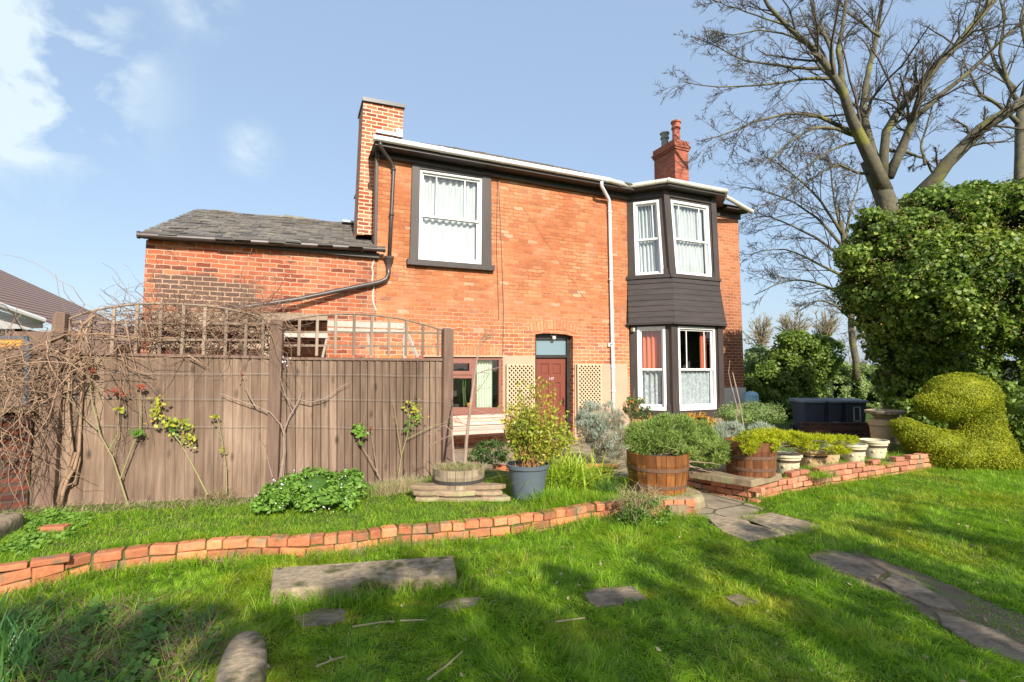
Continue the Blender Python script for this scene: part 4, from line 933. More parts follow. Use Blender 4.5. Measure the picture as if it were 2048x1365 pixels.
# lean-to behind the trellis
lt = thing('lean_to', 'low timber and white plastic lean-to against the wing behind the trellis', 'lean-to', (-4.2, 8.2, 0), 0)
def LT(px, py, off=1.3): return FP(px, py, off)
mb = MB()
for (x0, y0, x1, y1, r_, o_) in ((300, 641, 560, 646, .05, 1.3), (330, 657, 545, 662, .045, 1.25), (300, 690, 560, 694, .04, 1.3)):
    p, q = LT(x0, y0, o_), LT(x1, y1, o_); mb.box((p+q)/2, ((q-p).length, .09, r_*2), rz=TH)
for x in (310, 420, 535): p = LT(x, 645, 1.25); mb.box((p.x, p.y, p.z/2), (.09, .09, p.z), rz=TH)
mb.build('timber_frame', 'old_timber', lt)
mb = MB()
p, q = LT(560, 668), LT(655, 672); mb.box((p+q)/2, ((q-p).length, .06, .09), rz=TH)
p, q = LT(655, 648), LT(808, 652); mb.box((p+q)/2, ((q-p).length, .05, .10), rz=TH); p, q = LT(655, 660), LT(808, 663); mb.box((p+q)/2, ((q-p).length, .07, .05), rz=TH)
p, q = LT(805, 655), LT(812, 740); mb.box((p+q)/2, (.05, .05, (p-q).z), rz=TH)
mb.tube([LT(570, 672), LT(558, 700)], .02, 5); mb.tube([LT(655, 672), LT(645, 715)], .02, 5); mb.tube([LT(815, 668), LT(835, 715)], .03, 5); mb.tube([LT(735, 665), LT(742, 715)], .02, 5)
mb.build('white_frame', 'white_grimy', lt)
mb = MB(); p = [LT(300, 640, 1.25), LT(655, 641, 1.25), LT(655, 628, .02), LT(300, 622, .02)]; mb.add(p, [(0, 1, 2, 3)]); mb.build('felt_roof', 'old_timber', lt)
mb = MB(); p = [LT(300, 735, .9), LT(545, 735, .9), LT(545, 650, .9), LT(300, 646, .9)]; mb.add(p, [(0, 1, 2, 3)]); mb.build('back_wall', 'brick_old_shaded', lt)

# lattice panels by the door ------------------------------------------------
def lattice(x0, x1, y0, label):
    tl, tr_ = FP(x0, y0, .06), FP(x1, y0, .06); u0, w1 = uw(tl); u1, _ = uw(tr_); w0 = .15
    t = thing('lattice_panel', label, 'trellis', tuple(LP((u0+u1)/2, w0, .05)), TH, 'lattice panels beside the door')
    mb = MB()
    for q in ((u0, u0+.028, w0, w1), (u1-.028, u1, w0, w1)): mb.box(LP((q[0]+q[1])/2, (w0+w1)/2, .08), (.028, .05, w1-w0), rz=TH)
    for z_ in (w0+.015, w1-.015): mb.box(LP((u0+u1)/2, z_, .061), (u1-u0-.05, .028, .028), rz=TH)
    mb.build('frame', 'lattice', t)
    mb = MB(); mb.box(LP((u0+u1)/2, (w0+w1)/2, .05), (u1-u0-.03, .012, w1-w0-.02), rz=TH); mb.build('gap_shade', 'gap_shade', t)  # dark board added to paint the shadow between the slats
    mb = MB(); a, b = u0+.02, u1-.02; st_ = .098
    for s in (1, -1):
        c_ = -2.
        while c_ < 4:
            # line w = s*(u-a)+c
            pts = []
            for u in (a, b):
                w_ = s*(u-a)+c_
                if w0 < w_ < w1: pts.append((u, w_))
            for w_ in (w0, w1):
                u = (w_-c_)/s+a
                if a < u < b: pts.append((u, w_))
            if len(pts) == 2:
                (ua, wa), (ub, wb) = pts; L_ = math.hypot(ub-ua, wb-wa)
                if L_ > .03: mb.box(LP((ua+ub)/2, (wa+wb)/2, .085 if s > 0 else .094), (L_, .007, .024), rot=Matrix.Rotation(TH, 3, 'Z') @ Matrix.Rotation(-math.atan2(wb-wa, ub-ua), 3, 'Y'))
            c_ += st_
    mb.build('slats', 'lattice', t)
lattice(1012, 1068, 729, 'pale diagonal lattice panel between the brown window and the door'); lattice(1153, 1201, 729, 'pale diagonal lattice panel right of the door above the grey shrub')

# garden bench ---------------------------------------------------------------
bo = .62
def BP(px, py, off=bo): return FP(px, py, off)
bc = BP(960, 900); u0, _ = uw(BP(880, 850)); u1, _ = uw(BP(1035, 850))
zbt = uw(BP(950, 829, .35))[1]; bench = thing('garden_bench', 'weathered pinkish slatted wooden bench under the brown window', 'bench', tuple(LP((u0+u1)/2, 0, .6)), TH)
mb = MB()
for k in range(6):
    z_ = zbt-.04-k*.072; mb.box(LP((u0+u1)/2, z_, .38+.016*k), (u1-u0, .02, .056), rz=TH)
mb.build('backrest', 'bench', bench)
mb = MB()
for k in range(5): mb.box(LP((u0+u1)/2, .43-.002*k, .52+.085*k), (u1-u0, .07, .024), rz=TH)
mb.box(LP((u0+u1)/2, .39, .93), (u1-u0, .025, .06), rz=TH); mb.build('seat', 'bench', bench)
for u in (u0+.05, u1-.05):
    for o_, h_ in ((.44, zbt), (.90, .62)): mb = MB(); mb.box(LP(u, h_/2, o_), (.06, .055, h_), rz=TH); mb.build('leg', 'bench', bench)
    mb = MB(); mb.box(LP(u, .63, .68), (.06, .5, .03), rz=TH); mb.build('armrest', 'bench', bench)

# bungalow on the left --------------------------------------------------------
bg_ = thing('bungalow', 'neighbouring bungalow with brown tiled roof and white gutter beyond the fence', 'bungalow', (-13, 13.5, 0))
def BW(px, py, Y=12.): return W(px, py, Y)
mb = MB(); a = BW(-60, 590, 10.); b = BW(245, 690, 13.2); c_ = BW(-60, 505, 13.5); d_ = BW(0, 540, 14); e_ = BW(240, 640, 17)
ra = [BW(-80, 598, 9.0), BW(84, 640, 11.0), BW(330, 710, 16.0)]; rb = [BW(-80, 500, 14.), BW(100, 583, 16.), BW(330, 668, 20)]
ra = [W(-80, 590, 9.), W(330, 722, 16.)]; rb = [W(-80, 503, 13.), W(330, 690, 19.)]
mb.add([ra[0], ra[1], rb[1], rb[0]], [(0, 1, 2, 3)]); mb.build('roof', 'tile', bg_)
mb = MB(); mb.tube([W(-80, 585, 8.95), W(86, 642, 10.6)], .07, 10); mb.build('gutter', 'white_paint', bg_); mb = MB(); mb.tube([W(130, 655, 11.5), W(215, 688, 13)], .06, 8); mb.build('gutter', 'white_paint', bg_)
mb = MB(); mb.hexa([W(-80, 660, 9.1), W(86, 657, 10.7), W(86, 646, 10.7), W(-80, 600, 9.1)], [W(-80, 660, 9.6), W(86, 657, 11.2), W(86, 646, 11.2), W(-80, 600, 9.6)]); mb.build('fascia', 'white_paint', bg_)
mb = MB(); mb.hexa([W(-80, 760, 9.3), W(330, 760, 15), W(330, 700, 15), W(-80, 640, 9.3)], [W(-80, 760, 9.8), W(330, 760, 15.5), W(330, 700, 15.5), W(-80, 640, 9.8)]); mb.build('wall', 'black', bg_)
sg = thing('orange_board', 'orange board in a grey frame with a scrolled iron bracket left of the fence', 'board', tuple(W(20, 740, 6.6)))
mb = MB(); p, q = W(-40, 689, 6.6), W(44, 689, 6.6); mb.box((p+q)/2, (q.x-p.x, .03, .1), 0); mb.build('panel', 'orange', sg)
mb = MB(); p, q = W(-44, 675, 6.6), W(54, 675, 6.6); mb.box((p+q)/2, (q.x-p.x, .05, .03), 0); p = W(54, 690, 6.6); mb.box(p, (.04, .05, .2)); p = W(54, 760, 6.6); mb.box(p, (.05, .05, 1.0)); mb.build('frame', 'grey_pot', sg)
mb = MB(); cxy = W(4, 666, 6.6); mb.tube([cxy+Vector((.07*(1-k/26)*math.cos(k*.55), 0, .055*(1-k/26)*math.sin(k*.55))) for k in range(24)], .008, 5); mb.tube([W(-40, 668, 6.6), W(30, 660, 6.6), W(20, 672, 6.6)], .008, 5); mb.build('bracket', 'hoop_black', sg)
# ------------------------------------------------------------ fence with trellis
FA, FB, FC = Vector((-5.04, 5.42, TZ)), Vector((-2.77, 5.89, TZ)), Vector((-.94, 7.16, TZ))
PL = [(FA, FB), (FB, FC)]
def fnorm(i):
    a, b = PL[i]; d = (b-a).normalized(); return Vector((d.y, -d.x, 0))
def FN(px, py, i, off=0.): n = fnorm(i); return plane(px, py, PL[i][0]+n*off, n)
fence = thing('wooden_fence', 'brown close boarded fence with arched trellis top and square posts', 'fence', tuple(FA))
for i, (xa, xb, yt0, yt1, yb0, yb1) in enumerate(((62, 541, 704, 714, 1013, 988), (556, 884, 716, 719, 989, 944))):
    n = fnorm(i); a = FN(xa, yb0, i); b = FN(xb, yb1, i); ta = FN(xa, yt0, i); tb = FN(xb, yt1, i)
    pt = Patch(a, b, tb, ta, n); mb = MB(); L_ = (b-a).length; nb = int(round(L_/.098))
    for k in range(nb):     # feather-edge boards, overlapped
        x0 = k/nb; x1 = (k+1)/nb-.008/L_; x1 = min(x1, 1.); h = random.uniform(-.004, .006)
        mb.hexa([pt.P(x0, -.03, -.012), pt.P(x1, -.03, -.012), pt.P(x1, 1-.012, -.012), pt.P(x0, 1-.012, -.012)],
                [pt.P(x0, -.03, .016+h), pt.P(x1, -.03, .004), pt.P(x1, 1-.012, .004), pt.P(x0, 1-.012, .016+h)])
    mb.build('panel', 'fence', fence)
    mb = MB(); mb.add([pt.P(0, 0, -.014), pt.P(1, 0, -.014), pt.P(1, .98, -.014), pt.P(0, .98, -.014)], [(0, 1, 2, 3)]); mb.build('gap_shade', 'black', fence)  # black sheet added for the shadow lines between the boards
    mb = MB(); pt.box(mb, 0, 1, .985, 1.005, -.02, .03); mb.build('capping', 'fence_post', fence)
    mb = MB()
    if i == 0:
        top = lambda x: np.interp(x, [110, 150, 200, 240, 290, 340, 400, 450, 500, 533], [655, 632, 619, 612, 608, 608, 611, 617, 628, 640]); xs = [137, 180, 226, 273, 321, 366, 409, 452, 492, 526]; hr = [645, 678]; x_l, x_r = 110, 533
    else:
        top = lambda x: np.interp(x, [556, 600, 650, 690, 740, 800, 850, 884], [644, 636, 630, 628, 630, 638, 650, 661]); xs = [560, 598, 634, 671, 708, 743, 778, 812, 846, 876]; hr = [664, 691]; x_l, x_r = 556, 884
    for x in xs:
        p, q = FN(x, 712, i, .0), FN(x, top(x), i, .0); w_ = .022
        d = (PL[i][1]-PL[i][0]).normalized(); c_ = (p+q)/2; mb.box(c_, (w_*1.5, .016, (q-p).length), rz=math.atan2(d.y, d.x))
    for y in hr:
        p, q = FN(x_l, y, i, -.014), FN(x_r, y+3, i, -.014); mb.box((p+q)/2, ((q-p).length, .014, .026), rot=(q-p).to_track_quat('X', 'Z').to_matrix())
    pts = [FN(x, top(x), i, .0) for x in np.linspace(x_l, x_r, 16)]; mb.tube(pts, .013, 5)
    mb.build('trellis', 'trellis', fence)
def post(px0, px1, ytop, ybot, i, off=.03):
    n = fnorm(i); p = FN((px0+px1)/2, ybot, i, off); w_ = (FN(px1, 700, i, off)-FN(px0, 700, i, off)).length; zt_ = FN((px0+px1)/2, ytop, i, off).z
    d = math.atan2(n.x, -n.y); mb = MB(); mb.box((p.x, p.y, zt_/2+.0), (w_, .10, zt_), rz=d)
    p2 = Vector((p.x, p.y, zt_)); M_ = Matrix.Rotation(d, 3, 'Z'); e = [p2+M_ @ Vector((x*w_/2, y*.05, 0)) for x, y in ((-1, -1), (1, -1), (1, 1), (-1, 1))]; f = [p2+M_ @ Vector((x*w_/4, y*.025, .02)) for x, y in ((-1, -1), (1, -1), (1, 1), (-1, 1))]; mb.hexa(e, f)
    mb.build('post', 'fence_post', fence, bevel=.008)
post(86, 112, 628, 1010, 0); post(532, 556, 641, 990, 0); post(883, 902, 659, 945, 1)
mb = MB()
for y in (745, 795, 851):
    p = [FN(x, y+(3 if x > 300 else 0)+random.uniform(-1, 1), 0, .05) for x in (90, 200, 330, 430, 533)]+[FN(x, y+2+k*1.5+random.uniform(-1, 1), 1, .05) for k, x in enumerate((560, 640, 720, 800, 890))]
    mb.tube(p, .0018, 4)
mb.build('wire', 'wire', fence)
# garden wall at the left edge, running towards the camera
gw = thing('garden_wall', 'old brick wall at the left edge coloured dark for the shade of the dry vine', 'wall', (-5.1, 5.3, 0))
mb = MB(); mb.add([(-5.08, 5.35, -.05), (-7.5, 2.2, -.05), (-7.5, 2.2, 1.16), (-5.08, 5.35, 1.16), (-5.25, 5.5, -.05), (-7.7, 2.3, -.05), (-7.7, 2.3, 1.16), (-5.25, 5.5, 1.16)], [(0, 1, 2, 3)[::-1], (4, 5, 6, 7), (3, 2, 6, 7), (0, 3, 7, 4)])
mb.build('brickwork', 'brick_old_shaded', gw)
mb = MB(); mb.add([(-5.05, 5.32, 1.16), (-7.5, 2.15, 1.16), (-7.75, 2.3, 1.16), (-5.28, 5.52, 1.16), (-5.05, 5.32, 1.21), (-7.5, 2.15, 1.21), (-7.75, 2.3, 1.21), (-5.28, 5.52, 1.21)], [(0, 1, 2, 3), (4, 5, 6, 7), (0, 1, 5, 4), (2, 3, 7, 6), (0, 3, 7, 4)]); mb.build('coping', 'concrete', gw)
# dark shed mass behind left of fence
mb = MB(); mb.box(W(60, 740, 7.2), (2.4, .06, 1.1)); o = mb.build('back_fence', 'fence_post', origin=tuple(W(60, 740, 7.2))); tag(o, 'dark boarded fence behind the dry vine at far left', 'fence')

# ------------------------------------------------------------ dry climbing vine
def wander(n, start, dirs, ln, k=9, wig=.35, grav=-.12):
    P = [start]; d = unit(dirs); c = start
    for j in range(k-1):
        d = unit(d+rng.normal(size=(n, 3))*wig+np.array([0, 0, grav])); c = c+d*(ln/(k-1))[:, None]; P.append(c)
    return np.stack(P, 1)
vine = thing('climbing_vine', 'tangled bare brown climber heaped over the left end of the fence', 'climber', (-4.9, 5.3, TZ))
parts = []
def tangle(n, pxr, pyr, Yf, rad, lnr, flat=.25, bias=(0, 0, 0), wig=.35, grav=-.1, k=9):
    px = rng.uniform(*pxr, n); py = rng.uniform(*pyr, n); P0 = np.array([list(W(a, b, Yf(a)+rng.normal()*flat)) for a, b in zip(px, py)])
    d = rng.normal(size=(n, 3))*np.array([1, .35, .5])+np.array(bias); ln = rng.uniform(*lnr, n); Pn = wander(n, P0, d, ln, k, wig, grav)
    return tubes(Pn, rng.uniform(*rad, n)[:, None]*np.linspace(1, .4, k)[None, :], 4)
fy = lambda x: 5.35+.55*(x-75)/470
parts = [tangle(90, (-10, 200), (680, 745), lambda x: fy(x)-.15, (.003, .007), (.4, 1.2), .16, (-.8, 0, -.05), .28, -.14),
         tangle(170, (-80, 80), (720, 820), lambda x: 5.0, (.002, .006), (.4, 1.1), .2, (-.4, 0, -.2), .35, -.08),
         tangle(170, (130, 540), (618, 668), lambda x: fy(x)+.02, (.002, .005), (.4, 1.1), .06, (.4, 0, .0), .3, -.03),
         tangle(20, (90, 250), (640, 770), lambda x: fy(x)-.1, (.003, .006), (.5, 1.4), .08, (.2, 0, -.5), .25, -.15),
         tangle(30, (-50, 60), (800, 900), lambda x: 4.9, (.003, .006), (.4, 1.0), .15, (0, 0, -1), .3, -.2)]
V, Fs = join(parts); np_mesh('twigs', V, Fs, 'vine', vine, sm=True)
parts = [tangle(420, (225, 545), (640, 712), lambda x: fy(x)+.25, (.003, .006), (.3, .9), .12, (.2, 0, -.2), .45, -.06), tangle(200, (280, 540), (612, 660), lambda x: fy(x)+.3, (.003, .006), (.4, 1.), .15, (.2, 0, 0), .4, -.02)]
V, Fs = join(parts); np_mesh('old_growth', V, Fs, 'vine_dark', vine, sm=True)
def pline(pts, i, off, r0, r1, mb, sides=6, jit=.0):
    n_ = len(pts); P = [FN(x, y, i, off+random.uniform(-jit, jit)) for x, y in pts]; mb.tube(P, [r0+(r1-r0)*k/(n_-1) for k in range(n_)], sides)
mb = MB()
for pts, r0, r1 in [([(122, 1010), (126, 985), (135, 960), (150, 935), (158, 900), (160, 860), (163, 800), (165, 740), (150, 690), (165, 650), (190, 630)], .020, .010),
                    ([(118, 1008), (120, 980), (132, 950), (145, 900), (140, 860), (136, 800), (140, 740), (160, 690), (180, 645)], .016, .008),
                    ([(116, 1005), (124, 968), (140, 940), (152, 905)], .018, .012), ([(126, 975), (150, 965), (160, 920), (158, 880)], .012, .006),
                    ([(20, 820), (90, 800), (150, 778), (185, 750), (180, 700), (160, 640)], .008, .005), ([(250, 640), (262, 700), (272, 740), (300, 750)], .006, .004),
                    ([(235, 690), (250, 730), (275, 745), (310, 752)], .006, .003), ([(290, 640), (300, 680), (305, 700)], .005, .003), ([(375, 710), (395, 722), (412, 735)], .007, .004),
                    ([(75, 760), (120, 790), (160, 780), (200, 760)], .006, .004), ([(0, 750), (60, 700), (130, 670), (200, 668), (290, 678), (360, 675)], .011, .007)]:
    pline(pts, 0, .09, r0, r1, mb, jit=.03)
mb.build('stems', 'vine', vine, sm=True)

# ------------------------------------------------------------ roses tied to the fence
def rose(label, i, lines, leafs, mat='rose_stem', name='rose_bush', off=.10):
    x, y = lines[0][0][0]; base = FN(x, y, i, off); t = thing(name, label, 'rose', tuple(base), group='roses trained on the fence'); mb = MB()
    for pts, r0, r1 in lines:
        r0, r1 = r0*.75, r1*.75; pline(pts, i, off, r0, r1, mb)
        P = [FN(a, b, i, off) for a, b in pts]
        for a, b in zip(P, P[1:]):
            for _ in range(3):
                c_ = a.lerp(b, random.random()); d = Vector((random.uniform(-1, 1), random.uniform(-.5, .5), random.uniform(-.2, 1))).normalized(); mb.tube([c_, c_+d*random.uniform(.012, .05)], [.003, .001], 4)
    mb.build('stems', mat, t)
    for (cx, cy, rx, ry, n_, m_, sz) in leafs:
        c_ = FN(cx, cy, i, off+.02); k = c_.y/1000.; P = np.array(list(c_))+rng.normal(size=(n_, 3))*np.array([rx*k, .035, ry*k])*.5
        V, Fc = leaves(P, np.tile([0, -1., .6], (n_, 1)), sz, .6, .6); np_mesh('leaves', V, Fc, m_, t)
    return t
rose('green stemmed rose with two forked canes and red young leaves on the left fence panel', 0,
     [([(258, 1018), (240, 960), (225, 915), (200, 870), (183, 800), (180, 760), (185, 735)], .013, .005), ([(240, 960), (262, 900), (280, 860), (280, 800), (282, 775)], .010, .004),
      ([(215, 905), (235, 870), (238, 810), (242, 785)], .008, .004), ([(195, 860), (160, 830), (140, 790)], .007, .003), ([(225, 915), (232, 880), (262, 855)], .005, .002), ([(192, 840), (200, 800), (190, 770)], .006, .003)],
     [(182, 742, 10, 8, 12, 'g_red', .05), (240, 786, 18, 10, 22, 'g_red', .055), (238, 820, 14, 8, 10, 'g_spot', .05), (280, 776, 8, 10, 12, 'g_red', .05), (276, 868, 12, 10, 14, 'g_nettle', .06)])
rose('leaning rose with yellow green leaf tufts left of the grass tuft on the left panel', 0,
     [([(415, 990), (395, 950), (360, 885), (335, 855), (315, 835)], .013, .005), ([(360, 885), (375, 870), (385, 860)], .006, .003), ([(330, 850), (312, 815), (308, 800)], .006, .003)],
     [(312, 815, 16, 26, 46, 'g_spot', .05), (345, 845, 34, 12, 60, 'g_spot', .055), (375, 875, 20, 18, 34, 'g_spot', .045), (350, 858, 20, 10, 16, 'g_nettle', .05)])
rose('single slim upright rose cane with few yellow leaves left of the middle fence post', 0,
     [([(453, 988), (453, 940), (445, 885), (437, 845), (430, 830)], .009, .004)], [(430, 834, 6, 10, 14, 'g_spot', .04), (446, 900, 8, 10, 10, 'g_spot', .035)])
rose('tall pale woody rose spreading wide arms across the middle fence post', 0,
     [([(562, 955), (568, 910), (568, 870), (562, 850), (540, 825), (510, 812), (480, 802), (440, 787)], .015, .004), ([(510, 812), (495, 785), (485, 750), (480, 735)], .009, .003), ([(545, 955), (530, 900), (528, 885)], .008, .004)], [(483, 745, 6, 14, 6, 'g_red', .03)], 'rose_old')
rose('pale forked woody rose with a tied side arm on the right fence panel', 1,
     [([(566, 955), (570, 905), (569, 860), (578, 835), (590, 815), (602, 790), (604, 770)], .014, .004), ([(590, 815), (570, 790), (560, 755), (562, 735)], .007, .003), ([(600, 800), (620, 805), (650, 798), (680, 775), (700, 765)], .009, .003), ([(585, 825), (575, 800), (555, 770)], .006, .003), ([(558, 960), (566, 910)], .007, .005)], [(572, 725, 12, 14, 8, 'white_flower', .03)], 'rose_old')
rose('dark stemmed rose with one bright leaf cluster at middle of the right panel', 1,
     [([(762, 960), (740, 920), (722, 890), (715, 870)], .010, .004), ([(755, 950), (748, 900), (742, 860)], .007, .003)], [(718, 862, 20, 16, 34, 'g_comfrey', .08), (745, 858, 6, 6, 5, 'g_red', .04)], 'rose_old')
rose('rose with a drooping tuft of yellowing leaves beside the right fence post', 1,
     [([(797, 950), (803, 910), (815, 870), (820, 840), (815, 815)], .011, .004), ([(803, 910), (795, 860), (790, 820), (786, 800)], .007, .003), ([(812, 880), (840, 865), (870, 850), (905, 845)], .006, .003)], [(825, 820, 20, 20, 46, 'g_spot', .05), (818, 850, 14, 18, 24, 'g_nettle', .05), (838, 832, 8, 8, 8, 'g_comfrey', .06)], 'rose_stem')

# ------------------------------------------------------------ tubs and pots
def lathe_on(mb, prof, c, n=28): mb.lathe(prof, c, n)
def half_barrel(name, label, c, r, h, mat, hoopmat, hoops, rb=.88, rz=0.):
    t = thing(name, label, 'planter', tuple(c), rz); mb = MB(); n_ = 20; c = Vector(c)
    def rad(z): f = z/h; return r*(rb+(1-rb)*math.sin(min(1, f*1.05)*math.pi/2))
    for k in range(n_):
        a0_, a1_ = 2*math.pi*k/n_+.008, 2*math.pi*(k+1)/n_-.008
        for j in range(4):
            z0_, z1_ = h*j/4, h*(j+1)/4; q = []
            for z in (z0_, z1_):
                for rr in (rad(z), rad(z)-.028): q.append([c+Vector((rr*math.cos(a), rr*math.sin(a), z)) for a in (a0_, a1_)])
            (ao, ai, bo, bi) = q; mb.hexa([ao[0], ao[1], ai[1], ai[0]], [bo[0], bo[1], bi[1], bi[0]])
    mb.build('staves', mat, t)
    for f in hoops:
        z = h*f; mb = MB(); r0, r1 = rad(z-.018)+.004, rad(z+.018)+.004; mb.lathe([(r0-.004, z-.02), (r0, z-.018), (r1, z+.018), (r1-.004, z+.02)], c, 32); mb.build('hoop', hoopmat, t)
    mb = MB(); mb.lathe([(rad(h*.8)-.03, h*.5), (rad(h*.85)-.03, h*.88), (.02, h*.92)], c, 20); mb.build('soil', 'soil', t)
    return t
def base_at(px, py, z): return G(px, py, z)
c1 = Vector((1.735, 6.06, .185)); half_barrel('barrel_tub', 'orange brown half barrel tub holding the green juniper in the middle', c1, .36, .44, 'barrel', 'hoop', (.18, .62))
p = W(1507, 957, 6.45); c2_ = Vector((p.x, 6.52, .28)); half_barrel('barrel_tub', 'dark brown half barrel tub on the coping slab under golden juniper', c2_, .315, .42, 'barrel_dark', 'hoop', (.2, .55), .90)
p = W(915, 975, 5.85); c3_ = Vector((p.x, 5.95, .17)); half_barrel('barrel_tub', 'weathered grey half barrel tub above the stacked stones', c3_, .305, .30, 'barrel_old', 'hoop_black', (.55,), .93)
# grey plastic pot
p = W(1056, 985, 5.75); gpc = Vector((p.x, 5.78, TZ)); gp_ = thing('plastic_pot', 'large slate grey plastic pot holding the tall yellow green shrub', 'plant pot', tuple(gpc))
mb = MB(); mb.lathe([(.165, 0), (.175, .01), (.222, .33), (.242, .335), (.246, .375), (.232, .378), (.225, .345)], gpc, 40); mb.build('body', 'grey_pot', gp_, sm=False)
mb = MB(); mb.lathe([(.21, .25), (.22, .33), (.02, .335)], gpc, 24); mb.build('soil', 'soil', gp_)
def stone_pot(label, px, py, rpx, h, mat, Y=None, wide=1., soil=True, z=.17):
    p = G(px, py, z); Y = p.y; r = rpx/1000*Y; c = Vector((p.x, Y+r*.8, z)); t = thing('stone_pot', label, 'plant pot', tuple(c)); mb = MB()
    mb.lathe([(r*.70, 0), (r*.72, .01), (r*.86, h*.72), (r*.92, h*.74), (r*.92, h*.79), (r*.90, h*.81), (r*.98, h*.86), (r*1.03, h*.88), (r*1.03, h), (r*.92, h), (r*.88, h*.85)], c, 36); mb.build('body', mat, t, sm=False)
    for k in range(3):      # moulded rosettes round the belly
        a = -math.pi/2+(k-1)*.7; q = c+Vector((math.cos(a)*r*.80, math.sin(a)*r*.80, h*.40)); e_ = Vector((math.cos(a), math.sin(a), 0)); mb = MB()
        vs = [q+Vector((-math.sin(a)*math.cos(b)*s_, math.cos(a)*math.cos(b)*s_, math.sin(b)*s_*1.2)) for b, s_ in [(j*math.pi/8, .026 if j % 2 else .017) for j in range(16)]]
        mb.add(vs+[q+e_*.012], [(j, (j+1) % 16, 16) for j in range(16)]); mb.build('rosette', mat, t)
    if soil: mb = MB(); mb.lathe([(r*.87, h*.6), (r*.9, h*.86), (.01, h*.88)], c, 20); mb.build('soil', 'soil', t)
    return t, c, r
pots = [stone_pot('cream stone pot nearest the dark barrel tub', 1586, 950, 29, .26, 'cream_pot'), stone_pot('tan clay pot overhung by the golden juniper', 1640, 938, 30, .25, 'tan_pot'), stone_pot('wide tan trough shaped pot behind the grass tuft', 1668, 930, 27, .25, 'tan_pot'),
        stone_pot('cream stone pot second from the right end of the pot row', 1721, 926, 24, .27, 'cream_pot'), stone_pot('cream stone pot at the right end of the row with nothing growing over it', 1764, 918, 25, .28, 'cream_pot')]
# tall brown pot with a wide dish on it
c = W(1762, 880, 9.3); tp = thing('clay_urn', 'tall brown clay pot carrying a shallow wide bowl in front of the ivy', 'plant pot', tuple(c))
mb = MB(); c = Vector(c); mb.lathe([(.14, -.25), (.15, 0), (.17, .26), (.19, .27), (.19, .36), (.16, .38)], c, 26); mb.build('body', 'tan_pot', tp)
mb = MB(); mb.lathe([(.16, .38), (.22, .46), (.22, .46), (.31, .48), (.32, .53), (.29, .54), (.26, .50)], c+Vector((.1, 0, 0)), 26); mb.build('bowl', 'barrel_old', tp)
# blue water butt
c = W(1503, 815, 13.3); c.z = 0; wb = thing('water_butt', 'faded blue plastic water butt behind the right corner of the house', 'water butt', tuple(c))
hh = W(1503, 783, 13.3).z; mb = MB(); mb.lathe([(.17, 0), (.18, .05), (.20, hh*.5), (.18, hh*.86), (.185, hh*.87), (.185, hh*.91), (.14, hh*.97), (.03, hh)], c, 24); mb.build('barrel', 'blue', wb, sm=False)
mb = MB(); mb.lathe([(.203, hh*.55), (.21, hh*.56), (.21, hh*.60), (.203, hh*.61)], c, 24); mb.build('band', 'blue', wb)
# bins
def bin_(px0, px1, label, Y=12.6, detail=0):
    a, b = W(px0, 860, Y), W(px1, 860, Y); wd = b.x-a.x; h = W(px0, 806, Y).z; c = Vector(((a.x+b.x)/2, Y+.3, 0)); t = thing('wheelie_bin', label, 'wheelie bin', tuple(c), group='wheelie bins in front of the hedge')
    mb = MB(); s = .40; mb.hexa([c+Vector((x*wd*s*.85, y*.24, .05)) for x, y in ((-1, -1), (1, -1), (1, 1), (-1, 1))], [c+Vector((x*wd*s, y*.30, h)) for x, y in ((-1, -1), (1, -1), (1, 1), (-1, 1))]); mb.build('body', 'bin', t, bevel=.02)
    mb = MB(); s = .45; mb.hexa([c+Vector((x*wd*s, y*.34, h)) for x, y in ((-1, -1), (1, -1), (1, 1), (-1, 1))], [c+Vector((x*wd*s*.96, y*.32, h+.06+.03*(y > 0))) for x, y in ((-1, -1), (1, -1), (1, 1), (-1, 1))]); mb.build('lid', 'bin_lid', t, bevel=.015)
    for sx in (-1, 1):
        mb = MB(); q = c+Vector((sx*wd*.40, .26, .1)); mb.tube([q-Vector((.02, 0, 0)), q+Vector((.02, 0, 0))], .1, 14); mb.build('wheel', 'black', t)
    mb = MB(); mb.tube([c+Vector((-wd*.3, -.33, h+.01)), c+Vector((wd*.3, -.33, h+.01))], .018, 8); mb.build('handle', 'bin_lid', t)
    if detail == 1:
        mb = MB(); fz = lambda x, z: c+Vector((x*wd, -.295+.0*z, z)); x0, x1, z0_, z1_ = -.12, .12, h*.42, h*.86
        for (u, v, du, dv) in ((0, z0_, .24, .015), (0, z1_, .24, .015)): mb.box(fz(u, v), (du*wd, .02, dv))
        for u in (x0, x1): mb.box(fz(u, (z0_+z1_)/2), (.015, .02, z1_-z0_))
        mb.build('label_frame', 'white_dirty', t)
    if detail == 2:
        mb = MB(); mb.box(c+Vector((0, -.27, h*.32)), (.14, .02, .1)); mb.build('sticker', 'white_dirty', t)
bin_(1604, 1658, 'wide dark blue wheelie bin at left of the group with plain front'); bin_(1658, 1690, 'narrow dark wheelie bin in the middle with a small white sticker', detail=2); bin_(1690, 1742, 'dark wheelie bin at right of the group with a white outlined square on its front', detail=1)
mb = MB(); 
p, q = W(1600, 866, 12.2), W(1745, 866, 12.2); mb.box(((p.x+q.x)/2, 12.2, .16), (q.x-p.x, .12, .34)); o = mb.build('low_brick_wall', 'brick_old_shaded', origin=((p.x+q.x)/2, 12.2, 0)); tag(o, 'low shaded brick wall in front of the wheelie bins', 'low wall')

